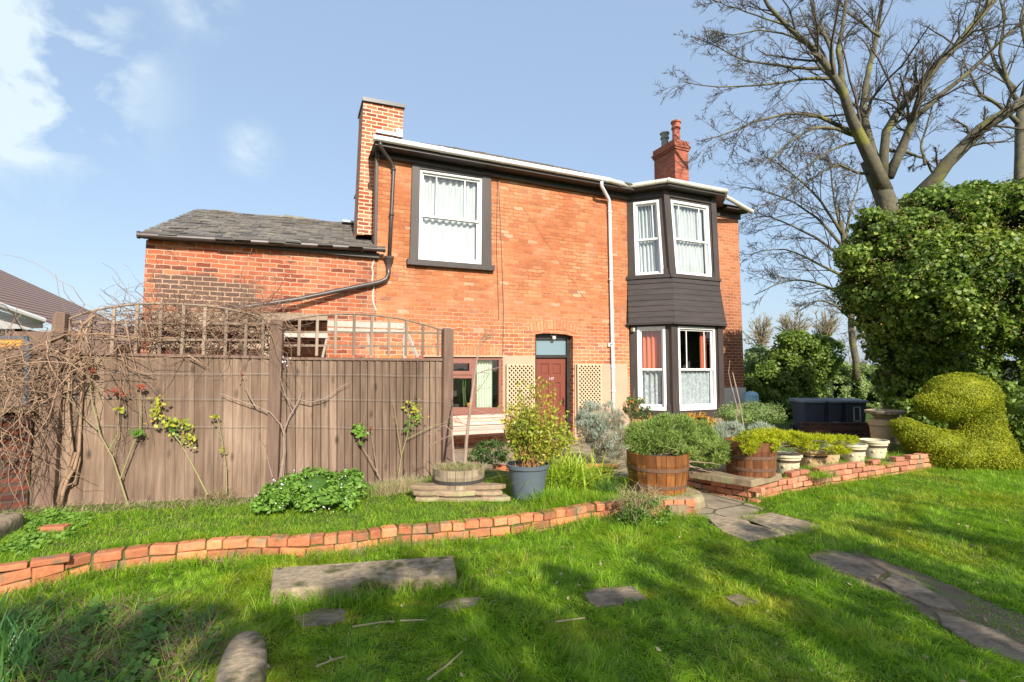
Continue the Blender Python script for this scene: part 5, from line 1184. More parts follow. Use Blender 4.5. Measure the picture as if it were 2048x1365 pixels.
# ------------------------------------------------------------ plants near the house
def plant(name, label, cat, base, group=None): return thing(name, label, cat, tuple(base), group=group)
def px_ell(cx, cy, rx, ry, Y, ry_depth=None):
    c = W(cx, cy, Y); return (tuple(c), (rx/1000*Y, (ry_depth if ry_depth else rx/1000*Y*.8), ry/1000*Y))
def stems_mesh(t, base, tips, r0, r1, mat, k=5, sides=4, wig=.03, name='stems', ret=False):
    n_ = len(tips); base = np.array(base) if np.ndim(base) == 2 else np.tile(np.array(list(base)), (n_, 1)); s = np.linspace(0, 1, k)[None, :, None]
    P = base[:, None]*(1-s)+tips[:, None]*s; P[:, :, 2] += .0; P[:, 1:-1] += rng.normal(size=(n_, k-2, 3))*wig
    V, Fc = tubes(P, np.linspace(r0, r1, k)[None, :].repeat(n_, 0), sides)
    np_mesh(name, V, Fc, mat, t); return P
# tall yellow-green shrub in the grey pot
t = plant('potted_shrub', 'airy yellow green shrub with orange stems growing in the grey pot', 'shrub', gpc+Vector((0, 0, .34)))
b0_ = gpc+Vector((0, 0, .33)); es = [px_ell(1066, 800, 50, 48, 5.8), px_ell(1045, 868, 45, 40, 5.8), px_ell(1132, 868, 44, 45, 5.8), px_ell(1035, 840, 38, 44, 5.7), px_ell(1085, 860, 50, 50, 5.7)]
tips = np.concatenate([ell(28, c_, r_, .3)[0] for c_, r_ in es]); bb = np.array(list(b0_))+rng.normal(size=(len(tips), 3))*np.array([.05, .05, 0])
P = stems_mesh(t, bb, tips, .0045, .0015, simple('orange_stem', (.42, .20, .06), (.30, .18, .08), 9), 6, 4, .025)
K, kr = kids(P, np.full(P.shape[:2], .004), 6, .28, .5, .8, 4, .3, (0, 0, .2)); V, Fc = tubes(K, kr*.4, 3); np_mesh('twigs', V, Fc, simple('thin_stem', (.36, .24, .09), None, 9), t)
lp = K[:, 1:].reshape(-1, 3); lp = lp[rng.random(len(lp)) < .95]; lp = lp.repeat(2, 0); V, Fc = leaves(lp+rng.normal(size=lp.shape)*.022, np.tile([0, -.5, .6], (len(lp), 1)), .05, .42, .8); np_mesh('leaves', V, Fc, 'g_spot', t)
# second shrub leaves low
# day lily clump
t = plant('lily_clump', 'lime green strap leaved clump right of the grey pot', 'plant', G(1135, 975, TZ))
q = G(1135, 978, TZ); P = np.array([q.x, q.y+.15, TZ])+rng.normal(size=(520, 3))*np.array([.22, .14, 0]); V, Fs = blades(P, .52, .026, .55, .9, 5); np_mesh('leaves', V, Fs, 'g_lily', t)
# grey lavender
t = plant('grey_shrub', 'tall silvery grey shrub between the door lattice and the bay', 'shrub', G(1205, 925, .0))
es = [px_ell(1195, 835, 42, 32, 8.3), px_ell(1215, 872, 46, 46, 8.3), px_ell(1178, 850, 26, 38, 8.3), px_ell(1238, 888, 24, 36, 8.2)]
mb = MB(); core(mb, es[0][0], [x*.6 for x in es[0][1]]); core(mb, es[1][0], [x*.6 for x in es[1][1]]); mb.build('core', 'g_greybrown', t)
for (mm, nn_, k0, k1, ms_) in (('g_grey', 60, 0, 3, 60), ('g_greybrown', 36, 1, 4, 50)):
    P, Nn = clumps(es[k0:k1], nn_, .085, ms_, .3, .6, .8); V, Fc = needles(P, Nn*.5+np.array([0, 0, .8])+rng.normal(size=P.shape)*.35, .055, .0045); np_mesh('foliage', V, Fc, mm, t)
# small shrubs in front of the bay
t = plant('small_shrub', 'small reddish green shrub against the left face of the bay', 'shrub', G(1275, 870, 0)); es = [px_ell(1268, 812, 20, 18, 10.6), px_ell(1285, 835, 20, 22, 10.6)]
P, Nn = clumps(es, 26, .10, 26); V, Fc = leaves(P, Nn, .045); np_mesh('leaves', V, Fc, 'g_bush', t); P, Nn = clumps(es, 10, .10, 18); V, Fc = leaves(P, Nn, .04); np_mesh('young_leaves', V, Fc, 'g_orange', t)
bs = np.array([list(W(1262, 850, 10.6))]*8); tp_ = np.array([list(W(1262+rng.uniform(-16, 20), 775+rng.uniform(0, 25), 10.6)) for _ in range(8)]); stems_mesh(t, bs, tp_, .006, .002, 'rose_stem')
t = plant('yellow_flowers', 'patch of yellow and orange flowers behind the green juniper', 'flowers', G(1400, 885, 0)); es = [px_ell(1400, 845, 28, 14, 8.2), px_ell(1378, 838, 20, 10, 8.6)]
P, Nn = clumps(es, 26, .08, 24, up=.5); V, Fc = leaves(P, Nn, .035, .8); np_mesh('blooms', V, Fc, 'g_orange', t); P, Nn = clumps(es, 20, .1, 24); V, Fc = leaves(P-np.array([0, 0, .05]), Nn, .05); np_mesh('leaves', V, Fc, 'g_bush', t)
P = np.array([list(W(1400, 900, 8.2))])+rng.normal(size=(160, 3))*np.array([.2, .1, 0]); P[:, 2] = 0; V, Fs = blades(P, .35, .015, .5); np_mesh('stalks', V, Fs, 'g_nettle', t)
# green juniper in the middle tub
def spray(t, es, ncl, per, mat, ln=.05, wd=.005, crad=.1, up=.25, name='foliage', coremat=None, cf=.75):
    if coremat:
        mb = MB()
        for c_, r_ in es: core(mb, c_, [x*cf for x in r_])
        mb.build('core', coremat, t)
    P, Nn = clumps(es, ncl, crad, per, .2, .75, up); D = Nn+rng.normal(size=P.shape)*.45+np.array([0, 0, up]); V, Fc = needles(P, D, ln, wd); np_mesh(name, V, Fc, mat, t)
t = plant('juniper', 'spreading green juniper spilling to the right out of the orange barrel tub', 'shrub', c1+Vector((0, 0, .38)))
es = [px_ell(1300, 870, 44, 24, 6.15), px_ell(1345, 858, 44, 24, 6.2), px_ell(1385, 872, 38, 26, 6.3), px_ell(1418, 900, 34, 28, 6.5), px_ell(1280, 888, 26, 16, 6.1), px_ell(1350, 886, 60, 20, 6.2)]
spray(t, es, 84, 80, 'g_juniper', .05, .0045, .07, .3, coremat='g_bush', cf=.35)
tips = np.array([list(W(a, b, 6.1)) for a, b in ((1440, 930), (1425, 945), (1405, 938), (1390, 925), (1350, 900), (1380, 935), (1330, 905))]); stems_mesh(t, c1+Vector((0, 0, .36)), tips, .012, .003, 'rose_old', 7, 5, .02)
# golden juniper
t = plant('golden_juniper', 'flat golden juniper sprawling from the dark tub over the pots', 'shrub', c2_+Vector((0, 0, .4)))
es = [px_ell(1505, 880, 30, 13, 6.4, .2), px_ell(1540, 872, 34, 9, 6.5, .2), px_ell(1585, 878, 36, 9, 6.8, .2), px_ell(1635, 880, 32, 6, 7.1, .18), px_ell(1682, 880, 30, 4, 7.4, .16), px_ell(1612, 892, 20, 6, 6.9, .12), px_ell(1498, 894, 16, 8, 6.2, .08), px_ell(1545, 890, 10, 8, 6.25, .06), px_ell(1675, 900, 24, 4, 7.2, .12)]
spray(t, es, 34, 60, 'g_golden', .045, .005, .042, .3)
tips = np.array([list(W(a, b, c)) for a, b, c in ((1560, 884, 6.6), (1610, 888, 6.8), (1660, 885, 7.), (1700, 884, 7.1), (1670, 905, 7.), (1530, 880, 6.5))]); stems_mesh(t, c2_+Vector((0, 0, .38)), tips, .014, .004, 'bark', 7, 5, .02)
t = plant('grey_shrub', 'low silvery lavender beside the dark barrel tub', 'shrub', G(1455, 920, 0)); es = [px_ell(1458, 868, 30, 18, 7.4), px_ell(1520, 858, 20, 8, 8.), px_ell(1440, 885, 16, 20, 7.3)]
spray(t, es, 34, 90, 'g_grey', .05, .0045, .07, .6); spray(t, [px_ell(1455, 895, 24, 26, 7.3)], 30, 70, 'g_greybrown', .05, .004, .08, .5, name='dry_stems')
# stake and sapling in the weathered tub
t = plant('sapling', 'bare leaning sapling tied to a grey stake in the weathered barrel tub', 'sapling', c3_+Vector((0, 0, .27)))
mb = MB(); mb.tube([W(930, 925, 5.9), W(933, 880, 5.9), W(940, 820, 5.9), W(950, 745, 5.9), W(956, 705, 5.9)], [.022, .020, .018, .014, .010], 7); mb.build('trunk', 'rose_old', t)
mb = MB(); mb.tube([W(908, 925, 5.9), W(905, 880, 5.9), W(903, 860, 5.9)], [.016, .013, .010], 6); mb.build('stake', 'rose_old', t)
pl_ = np.array([resample([W(x, y, 5.9) for x, y in l], 6) for l in ([(955, 710), (962, 690), (975, 672), (998, 662)], [(958, 700), (960, 680), (985, 665)], [(948, 750), (975, 740), (1000, 735)], [(940, 800), (965, 770), (975, 755)], [(905, 865), (890, 850), (880, 855), (860, 868)], [(935, 850), (915, 845), (900, 835)], [(945, 820), (985, 830), (1010, 825)], [(905, 870), (880, 880), (850, 895)])])
rr = np.full((len(pl_), 6), .006)*np.linspace(1, .4, 6); k1, r1_ = kids(pl_, rr, 7, .4, .6, .9, 5, .2, (0, 0, .1)); k2, r2_ = kids(k1, r1_, 3, .5, .7, .9, 4)
V, Fs = join([tubes(pl_, rr, 5), tubes(k1, r1_*.8, 4), tubes(k2, r2_*.7, 3)]); np_mesh('branches', V, Fs, 'rose_old', t)
t = plant('sapling', 'thin bare sapling and stick standing in front of the right corner of the house', 'sapling', G(1478, 880, 0))
mb = MB(); mb.tube([W(1489, 865, 7.9), W(1478, 800, 7.9), W(1465, 745, 7.9)], [.012, .011, .009], 6); mb.tube([W(1471, 865, 7.9), W(1474, 815, 7.9), W(1462, 770, 7.9), W(1457, 745, 7.9), W(1460, 720, 7.9)], [.010, .009, .008, .005, .003], 5); mb.tube([W(1473, 820, 7.9), W(1460, 815, 7.9), W(1452, 810, 7.9)], [.004, .003, .002], 4); mb.tube([W(1474, 815, 7.9), W(1490, 808, 7.9), W(1500, 806, 7.9)], [.004, .003, .002], 4); mb.build('stems', 'rose_old', t)
# bright white-flowered clump by the fence
def clump_px(cx, cy, rx, ry, z=TZ): c_ = G(cx, cy, z); return c_
t = plant('flowering_clump', 'bright green leafy clump with small white flowers at the foot of the fence', 'plant', G(620, 1010, TZ)); es = [px_ell(575, 985, 38, 22, 5.35, .28), px_ell(630, 972, 40, 26, 5.45, .3), px_ell(690, 972, 36, 24, 5.6, .28), px_ell(550, 1000, 32, 10, 5.2, .22), px_ell(655, 998, 54, 14, 5.25, .2), px_ell(600, 957, 20, 12, 5.5, .15)]
P, Nn = clumps(es, 46, .075, 26, .6, .8, .9); k = P[:, 2] > TZ; V, Fc = leaves(P[k], Nn[k], .052, .6, .5); np_mesh('leaves', V, Fc, 'g_comfrey', t)
P, Nn = clumps(es, 9, .07, 5, .9, .98, .8); V, Fc = leaves(P+Nn*.03, Nn, .017, .8, .8); np_mesh('flowers', V, Fc, 'white_flower', t)['kind'] = 'stuff'
mb = MB(); [core(mb, c_, [x*.7 for x in r_]) for c_, r_ in es]; mb.build('core', 'g_nettle', t)
# bush on the end of the brick edging
t = plant('trailing_bush', 'straw coloured tuft with fresh green leaves hanging over the end of the edging wall', 'plant', G(1290, 1045, 0)); es = [px_ell(1270, 1015, 26, 26, 5.25, .15), px_ell(1310, 1025, 26, 28, 5.25, .15), px_ell(1245, 1045, 22, 18, 5.2, .12)]
P, Nn = clumps(es[1:2], 30, .06, 34, up=.4); V, Fc = leaves(P, Nn, .026); np_mesh('leaves', V, Fc, 'g_comfrey', t)
P, Nn = clumps(es[::2], 26, .07, 26); V, Fc = leaves(P, Nn, .026); np_mesh('green_leaves', V, Fc, 'g_nettle', t)
P = np.array([list(W(rng.uniform(1240, 1320), rng.uniform(985, 1030), 5.25+rng.uniform(-.1, .1))) for _ in range(420)]); V, Fs = blades(P, .17, .006, .8, 1.2, 4); np_mesh('dry_blades', V, Fs, 'g_dry', t)
# grasses, dry tufts
def tufts(name, label, cat, pts, n_, sp, ln, wd, mat, lean=.5, droop=.7, kind=None, group=None):
    o = None
    P = np.concatenate([np.array([x, y, z])+rng.normal(size=(n_, 3))*np.array([sp, sp*.7, 0]) for x, y, z in pts]); V, Fs = blades(P, ln, wd, lean, droop, 4)
    c = P.mean(0); o = np_mesh(name, V, Fs, mat, None, (c[0], c[1], pts[0][2])); return tag(o, label, cat, group, kind)
def gz(px, py, z=TZ): p = G(px, py, z); return (p.x, p.y, z)
tufts('dry_grass_tuft', 'straw coloured grass tuft at the foot of the two rose canes on the left panel', 'grass tuft', [gz(440, 995)], 420, .09, .17, .004, 'g_dry', .8)
tufts('dry_grass_tuft', 'straw coloured tuft by the fence left of the weathered tub', 'grass tuft', [gz(795, 985), gz(770, 990), gz(820, 975)], 220, .08, .2, .004, 'g_dry', .5)
tufts('grass_clump', 'dark green upright clump between the lime leaves and the orange tub', 'grass tuft', [gz(1215, 985)], 260, .08, .2, .007, 'g_nettle', .5)
tufts('grass_clump', 'bright long grass clump in front of the grey pot', 'grass tuft', [gz(1120, 1002), gz(1090, 1008)], 260, .10, .20, .007, 'grass', .6)
tufts('strap_plant', 'arching green strappy tuft at the corner of the coping slab', 'grass tuft', [gz(1500, 998, 0)], 150, .05, .22, .008, 'g_comfrey', .8, .9)
tufts('tub_grass', 'straw and green grass growing out of the weathered tub', 'grass tuft', [(c3_.x+dx, c3_.y+dy, .43) for dx in (-.18, -.06, .06, .18) for dy in (-.12, 0, .12)], 110, .06, .11, .004, 'g_dry', .8)
tufts('tub_grass', 'fine green sprigs round the sapling in the weathered tub', 'grass tuft', [(c3_.x+dx, c3_.y-.02, .43) for dx in (-.05, .08)], 160, .09, .10, .005, 'g_juniper', .5)
tufts('grass_clump', 'green grass on the raised bed at the foot of the end pots', 'grass tuft', [(pots[4][1].x+.28, pots[4][1].y-.1, .17), (pots[3][1].x+.15, pots[3][1].y-.3, .17), (pots[1][1].x-.15, pots[1][1].y-.35, .17), (pots[2][1].x+.1, pots[2][1].y-.3, .17), (pots[0][1].x+.28, pots[0][1].y-.3, .17)], 200, .09, .12, .006, 'grass', .6)
tufts('dry_grass_tuft', 'dry stalks hanging over the raised bed wall below the tan pots', 'grass tuft', [gz(1660, 955, .15), gz(1640, 962, .1)], 130, .07, .16, .004, 'g_dry', .7)
t = plant('succulent', 'small grey green rosette plant in the pot second from the right', 'plant', pots[3][1]+Vector((0, 0, .26))); P, Nn = ell(160, tuple(pots[3][1]+Vector((0, 0, .25))), (.14, .14, .05), .3); V, Fc = leaves(P, Nn+np.array([0, 0, .6]), .05, .4, .3); np_mesh('leaves', V, Fc, 'g_grey', t)
t = plant('succulent', 'small grey green plant in the wide tan pot', 'plant', pots[2][1]+Vector((0, 0, .24))); P, Nn = ell(200, tuple(pots[2][1]+Vector((-.05, 0, .25))), (.2, .14, .05), .3); V, Fc = leaves(P, Nn+np.array([0, 0, .6]), .05, .4, .3); np_mesh('leaves', V, Fc, 'g_grey', t)
# small brick border behind the pots on the terrace, seedlings under the bench
mb = MB(); course(mb, [g2(985, 940, .1), g2(1225, 938, .1)], .02, .07, .1, .2, .24, .1); course(mb, [g2(985, 940, .1), g2(1225, 938, .1)], .095, .07, .1, .2, .24); o = mb.build('border_bricks', 'edging', origin=tuple(G(1100, 940, 0)), bevel=.006); tag(o, 'short row of border bricks behind the grey pot', 'brick border')
t = plant('low_bush', 'small dark leafy bush under the garden bench', 'shrub', G(985, 925, 0)); es = [px_ell(985, 905, 34, 20, 7.6), px_ell(960, 912, 20, 14, 7.4)]; P, Nn = clumps(es, 30, .09, 30); V, Fc = leaves(P, Nn, .04); np_mesh('leaves', V, Fc, 'g_bush', t)
t = plant('low_hedge', 'low dark clipped bush beside the water butt', 'shrub', G(1500, 860, 0)); es = [px_ell(1475, 832, 34, 20, 11.3), px_ell(1520, 830, 40, 22, 11.6)]; P, Nn = clumps(es, 60, .15, 46); V, Fc = leaves(P, Nn, .04); np_mesh('leaves', V, Fc, 'g_hedge', t); mb = MB(); [core(mb, c_, [x*.85 for x in r_]) for c_, r_ in es]; mb.build('core', 'g_hedge', t)
# nettles and weeds bottom left
def weeds(name, label, poly_px, n_, z, sz, mat, h=.12, kind='stuff'):
    pl = [g2(*q, z) for q in poly_px]; xs = [p[0] for p in pl]; ys = [p[1] for p in pl]; P = np.stack([rng.uniform(min(xs), max(xs), n_*3), rng.uniform(min(ys), max(ys), n_*3), np.zeros(n_*3)], 1); P = P[inpoly(P, pl)][:n_]
    cl_ = np.sin(P[:, 0]*9+np.sin(P[:, 1]*7)*2)*np.sin(P[:, 1]*11+1)*.5+.5; P = P[rng.random(len(P)) < .25+.75*cl_]; P[:, 2] = z+rng.uniform(.01, h, len(P))*(.4+.6*np.sin(P[:, 0]*8+P[:, 1]*5)**2)
    V, Fc = leaves(P, np.tile([0, -.25, 1.], (len(P), 1)), sz, .8, .35); c = P.mean(0); o = np_mesh(name, V, Fc, mat, None, (c[0], c[1], z)); return tag(o, label, 'weeds', kind=kind)
weeds('ground_cover', 'round leaved green weeds covering the shaded bottom left corner', [(-60, 1420), (-60, 1240), (120, 1225), (280, 1225), (420, 1245), (440, 1300), (370, 1420)], 3200, 0, .055, 'g_nettle')
weeds('ground_cover', 'light green weeds at the left end of the terrace', [(-100, 1110), (-60, 1040), (150, 1025), (200, 1040), (130, 1080), (40, 1115)], 2600, TZ, .04, 'g_comfrey', .07)
tufts('daffodil_clump', 'blue green strap leaves of a daffodil clump at the lower left corner', 'plant', [gz(-20, 1340, 0), gz(20, 1370, 0), gz(-30, 1300, 0)], 60, .07, .33, .016, 'g_blue', .5, .5)
tufts('daffodil_clump', 'small upright strap leaves in the weeds at the bottom edge', 'plant', [gz(250, 1375, 0)], 26, .03, .12, .013, 'g_blue', .3, .3)
tufts('dry_litter', 'brown dead stems lying among the weeds beside the rounded stone', 'dead stems', [gz(385, 1330, 0), gz(400, 1300, 0), gz(360, 1365, 0), gz(120, 1330, 0), gz(150, 1350, 0), gz(230, 1290, 0)], 70, .06, .17, .004, 'vine', 1.4, .2)
tufts('grass_fringe', 'long grass overhanging the mossy concrete lintel', 'grass tuft', [gz(x, y, 0) for x, y in ((560, 1222), (620, 1218), (680, 1212), (740, 1206), (800, 1200), (860, 1190), (905, 1182), (935, 1150))], 130, .08, .15, .006, 'grass', .6, kind='stuff')
tufts('dry_fringe', 'straw grass standing along the foot of the edging wall', 'grass tuft', [gz(x, y, 0) for x, y in ((655, 1112), (690, 1108), (720, 1108), (760, 1098), (800, 1095), (830, 1092), (870, 1090), (300, 1128), (350, 1122), (420, 1118), (480, 1115))], 60, .07, .11, .005, 'g_dry', .7, kind='stuff')
# fallen sticks
for k, (pts, lb) in enumerate([([(705, 1254), (760, 1245), (790, 1243)], 'straight pale stick lying left of the middle of the lawn'), ([(800, 1242), (850, 1240)], 'short pale stick in the lawn behind the longer stick'), ([(855, 1360), (895, 1330), (925, 1303)], 'long bent twig lying diagonally at the bottom of the lawn'), ([(1112, 1244), (1170, 1236)], 'short straw coloured stick lying in the middle lawn'), ([(275, 1350), (340, 1330), (395, 1318)], 'long straw stick lying over the weeds at bottom left'), ([(632, 1334), (660, 1322), (690, 1313)], 'pale curved twig on the lawn right of the rounded stone')]):
    mb = MB(); mb.tube([G(x, y, .045) for x, y in pts], [.006, .005, .004][:len(pts)], 5); o = mb.build('fallen_twig', 'g_dry', origin=tuple(G(*pts[0], 0))); tag(o, lb, 'twig', 'fallen twigs on the lawn')
mb = MB(); p = G(1095+1000, 1300, 0)
for px, py, lb in ((108, 1066, 'single loose orange brick lying by the foot of the vine'),):
    pp = G(px, py-2, TZ); mb = MB(); mb.box(pp+Vector((0, 0, .025)), (.2, .1, .06), rz=.2); tag(mb.build('loose_brick', 'edging', origin=tuple(pp), bevel=.008), lb, 'brick')

# ------------------------------------------------------------ topiary
t = plant('topiary', 'golden yew topiary clipped into a bird like shape with a rounded head', 'topiary', (7.25, 8.4, 0)); YT = 8.4
es = [px_ell(1922, 792, 66, 46, YT), px_ell(1890, 812, 50, 30, YT-.05), px_ell(1858, 806, 26, 16, YT-.1), px_ell(1950, 815, 44, 60, YT), px_ell(1958, 862, 46, 60, YT), px_ell(1955, 895, 64, 46, YT), px_ell(1975, 918, 58, 26, YT), px_ell(1900, 905, 70, 34, YT), px_ell(1870, 886, 60, 28, YT-.05), px_ell(1832, 868, 40, 20, YT-.1), px_ell(1808, 850, 24, 12, YT-.12), px_ell(2015, 920, 26, 16, YT), px_ell(1860, 915, 40, 24, YT)]
CE = np.array([c_ for c_, r_ in es]); RE = np.array([r_ for c_, r_ in es])
def field(P): d2 = (((P[:, None]-CE[None])/RE[None])**2).sum(2); return np.log(np.exp(-5.5*(d2-1)).sum(1)+1e-30)-.3
def grad(P): e_ = 1e-3; f0 = field(P); return np.stack([(field(P+np.eye(3)[i]*e_)-f0)/e_ for i in range(3)], 1), f0
P = np.concatenate([ell(int(30000*(r_[0]*r_[2]+.10)), c_, r_, .98)[0] for c_, r_ in es])
P = P[field(P) < 2.2]
for _ in range(7):
    g_, f0 = grad(P); gn = np.linalg.norm(g_, axis=1, keepdims=True); st_ = np.clip(f0[:, None]/np.maximum(gn, .5), -.06, .06); P = P-g_/np.maximum(gn, 1e-6)*st_
g_, f0 = grad(P); Nn = -unit(g_); k = (np.abs(f0) < .4) & (P[:, 2] > .0); P, Nn = P[k], Nn[k]; P = P+Nn*(rng.normal(size=(len(P), 1))*.012+.012*np.sin(P[:, :1]*23)*np.sin(P[:, 2:]*27+P[:, 1:2]*17))
V, Fc = leaves(P, Nn, .030, .5, 1.0); np_mesh('foliage', V, Fc, 'g_topiary', t); mb = MB(); [core(mb, c_, [x*.90 for x in r_], .02) for c_, r_ in es]; mb.build('core', 'g_topiary', t)

# ------------------------------------------------------------ ivy mass, shrubs, hedge
def foliage_thing(name, label, cat, base, es, ncl, crad, per, size, mat, cut=.0, extra=None, coref=.62, asp=.6, up=.15, cl=.9, coremat=None):
    t = plant(name, label, cat, base); P, Nn = clumps(es, ncl, crad, per, .55, cl, up, cut); V, Fc = leaves(P, Nn, size, asp, .55); np_mesh('foliage', V, Fc, mat, t)
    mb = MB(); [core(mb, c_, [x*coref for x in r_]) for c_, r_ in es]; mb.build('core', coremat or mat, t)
    return t
YI = 10.2
es = [px_ell(1795, 500, 76, 72, YI, 1.0), px_ell(1870, 455, 66, 58, YI-.2, 1.0), px_ell(1975, 450, 76, 62, YI-.3, 1.2), px_ell(1782, 575, 74, 70, YI, 1.0), px_ell(1855, 570, 105, 96, YI-.5, 1.1), px_ell(1960, 570, 105, 96, YI-.8, 1.1), px_ell(1835, 660, 66, 52, YI+.1, .8), px_ell(1930, 645, 90, 52, YI-.6, .9), px_ell(2050, 620, 80, 86, YI-.8, 1.), px_ell(2100, 480, 84, 84, YI, 1.2), px_ell(1860, 760, 60, 80, YI+.8, .6), px_ell(1830, 800, 40, 80, YI+.9, .5), px_ell(1930, 790, 80, 90, YI+1.1, .5), px_ell(2030, 780, 80, 100, YI+.8, .5), px_ell(1770, 640, 36, 34, YI, .6), px_ell(1795, 700, 34, 44, YI+.3, .5), px_ell(1805, 770, 38, 60, YI+.7, .4), px_ell(1850, 405, 34, 20, YI, .4), px_ell(1930, 392, 26, 16, YI, .4), px_ell(1712, 520, 20, 24, YI-.2, .3), px_ell(2015, 392, 30, 18, YI-.3, .5), px_ell(1728, 600, 22, 26, YI, .3), px_ell(1740, 450, 24, 18, YI, .3)]
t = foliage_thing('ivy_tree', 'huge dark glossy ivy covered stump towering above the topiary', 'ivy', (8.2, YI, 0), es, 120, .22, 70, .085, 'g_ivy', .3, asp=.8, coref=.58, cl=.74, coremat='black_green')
P, Nn = clumps(es[:9], 60, .13, 16, .6, .98, .2); P += Nn*.22; V, Fc = leaves(P, Nn, .032, .8); np_mesh('berries', V, Fc, 'ivy_flower', t)
tk = MB(); tk.tube([(8.4, YI+.9, 0), (8.3, YI+.8, 1.5), (8.1, YI+.3, 3)], [.2, .18, .16], 10); tk.build('trunk', 'bark', t)
es = [px_ell(1604, 722, 48, 48, 17, .9), px_ell(1640, 710, 28, 32, 17, .7), px_ell(1570, 770, 48, 58, 16.8, .8), px_ell(1535, 795, 40, 50, 16.6, .7), px_ell(1590, 688, 24, 20, 17, .6), px_ell(1600, 785, 32, 54, 17, .7)]
foliage_thing('ivy_bush', 'large dark ivy bush right of the house corner above the bins', 'shrub', (9.8, 17, 0), es, 95, .26, 60, .10, 'g_ivy', .1, asp=.8)
es = [px_ell(1512, 740, 32, 40, 19.5, .9), px_ell(1500, 790, 44, 44, 19, .9), px_ell(1530, 722, 22, 20, 19.5, .7)]
foliage_thing('green_bush', 'pale green leafy bush seen just behind the house corner', 'shrub', (9.4, 19.5, 0), es, 75, .27, 55, .10, 'g_hedge', .1)
es = [px_ell(1640+42*k, 778+2*k, 38, 50, 20, .9) for k in range(5)]
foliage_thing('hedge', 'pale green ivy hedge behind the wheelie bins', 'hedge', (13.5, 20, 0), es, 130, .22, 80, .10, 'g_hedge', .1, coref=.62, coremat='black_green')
es = [px_ell(2035, 830, 30, 50, 8.6, .4), px_ell(2060, 880, 40, 50, 8.4, .4), px_ell(2010, 800, 14, 30, 9.0, .3)]
foliage_thing('laurel_bush', 'dark leaved shrub at the right edge beside the topiary', 'shrub', (8.6, 8.6, 0), es, 34, .12, 22, .10, 'g_juniper' if 0 else 'g_ivy', .0, asp=.45)

# ------------------------------------------------------------ bare trees
def bare_tree(name, label, base, limbs, Yd, gens, mat_t='bark', mat_b='twig', group=None, minr=.0045, seeds=None, leafy=None):
    t = thing(name, label, 'tree', tuple(base), group=group); big = MB(); PL_ = []; RL = []
    for pts, r0, r1, dy in limbs:
        n_ = len(pts); P = [W(x, y, Yd+dy*k/(n_-1)) if len(pts[k]) == 2 else Vector(pts[k]) for k, (x, y) in enumerate([q[:2] for q in pts])] if len(pts[0]) == 2 else [Vector(q) for q in pts]
        P = [Vector(q) for q in resample(P, 10)]
        P = [P[0]]+[q+Vector(np.clip(rng.normal(size=3), -1.2, 1.2)*min(r1*.5, .03)) for q in P[1:]]; rr = [.76*(r0+(r1-r0)*(k/9)**.6) for k in range(10)]; big.tube(P, rr, 10); PL_.append([list(q) for q in P]); RL.append(rr)
    big.build('trunk', mat_t, t, sm=True); P = np.array(PL_); Rr = np.array(RL); keep = [i for i, l in enumerate(limbs) if l[1] < 90]; P, Rr = P[1:], Rr[1:]
    out_ = []; srcs = [(P, Rr)]
    for g_, (cnt, lf, rf, sp, bias, wig, absl) in enumerate(gens):
        p_, r_ = kids(*srcs[-1] if g_ else (P, Rr), cnt, lf, rf, sp, 6 if g_ < 2 else 5, .12 if g_ else .15, bias, wig, minr, absl); srcs.append((p_, r_)); out_.append((p_, r_))
    lo = [tubes(*x, 6) for x in out_[:1]]; hi = [tubes(*x, 3) for x in out_[1:]]
    V, Fs = join(lo); np_mesh('branches', V, Fs, mat_b, t, sm=True); V, Fs = join(hi); np_mesh('twigs', V, Fs, mat_b, t)
    return t, srcs
Yt = 14.5; k_ = Yt/1000
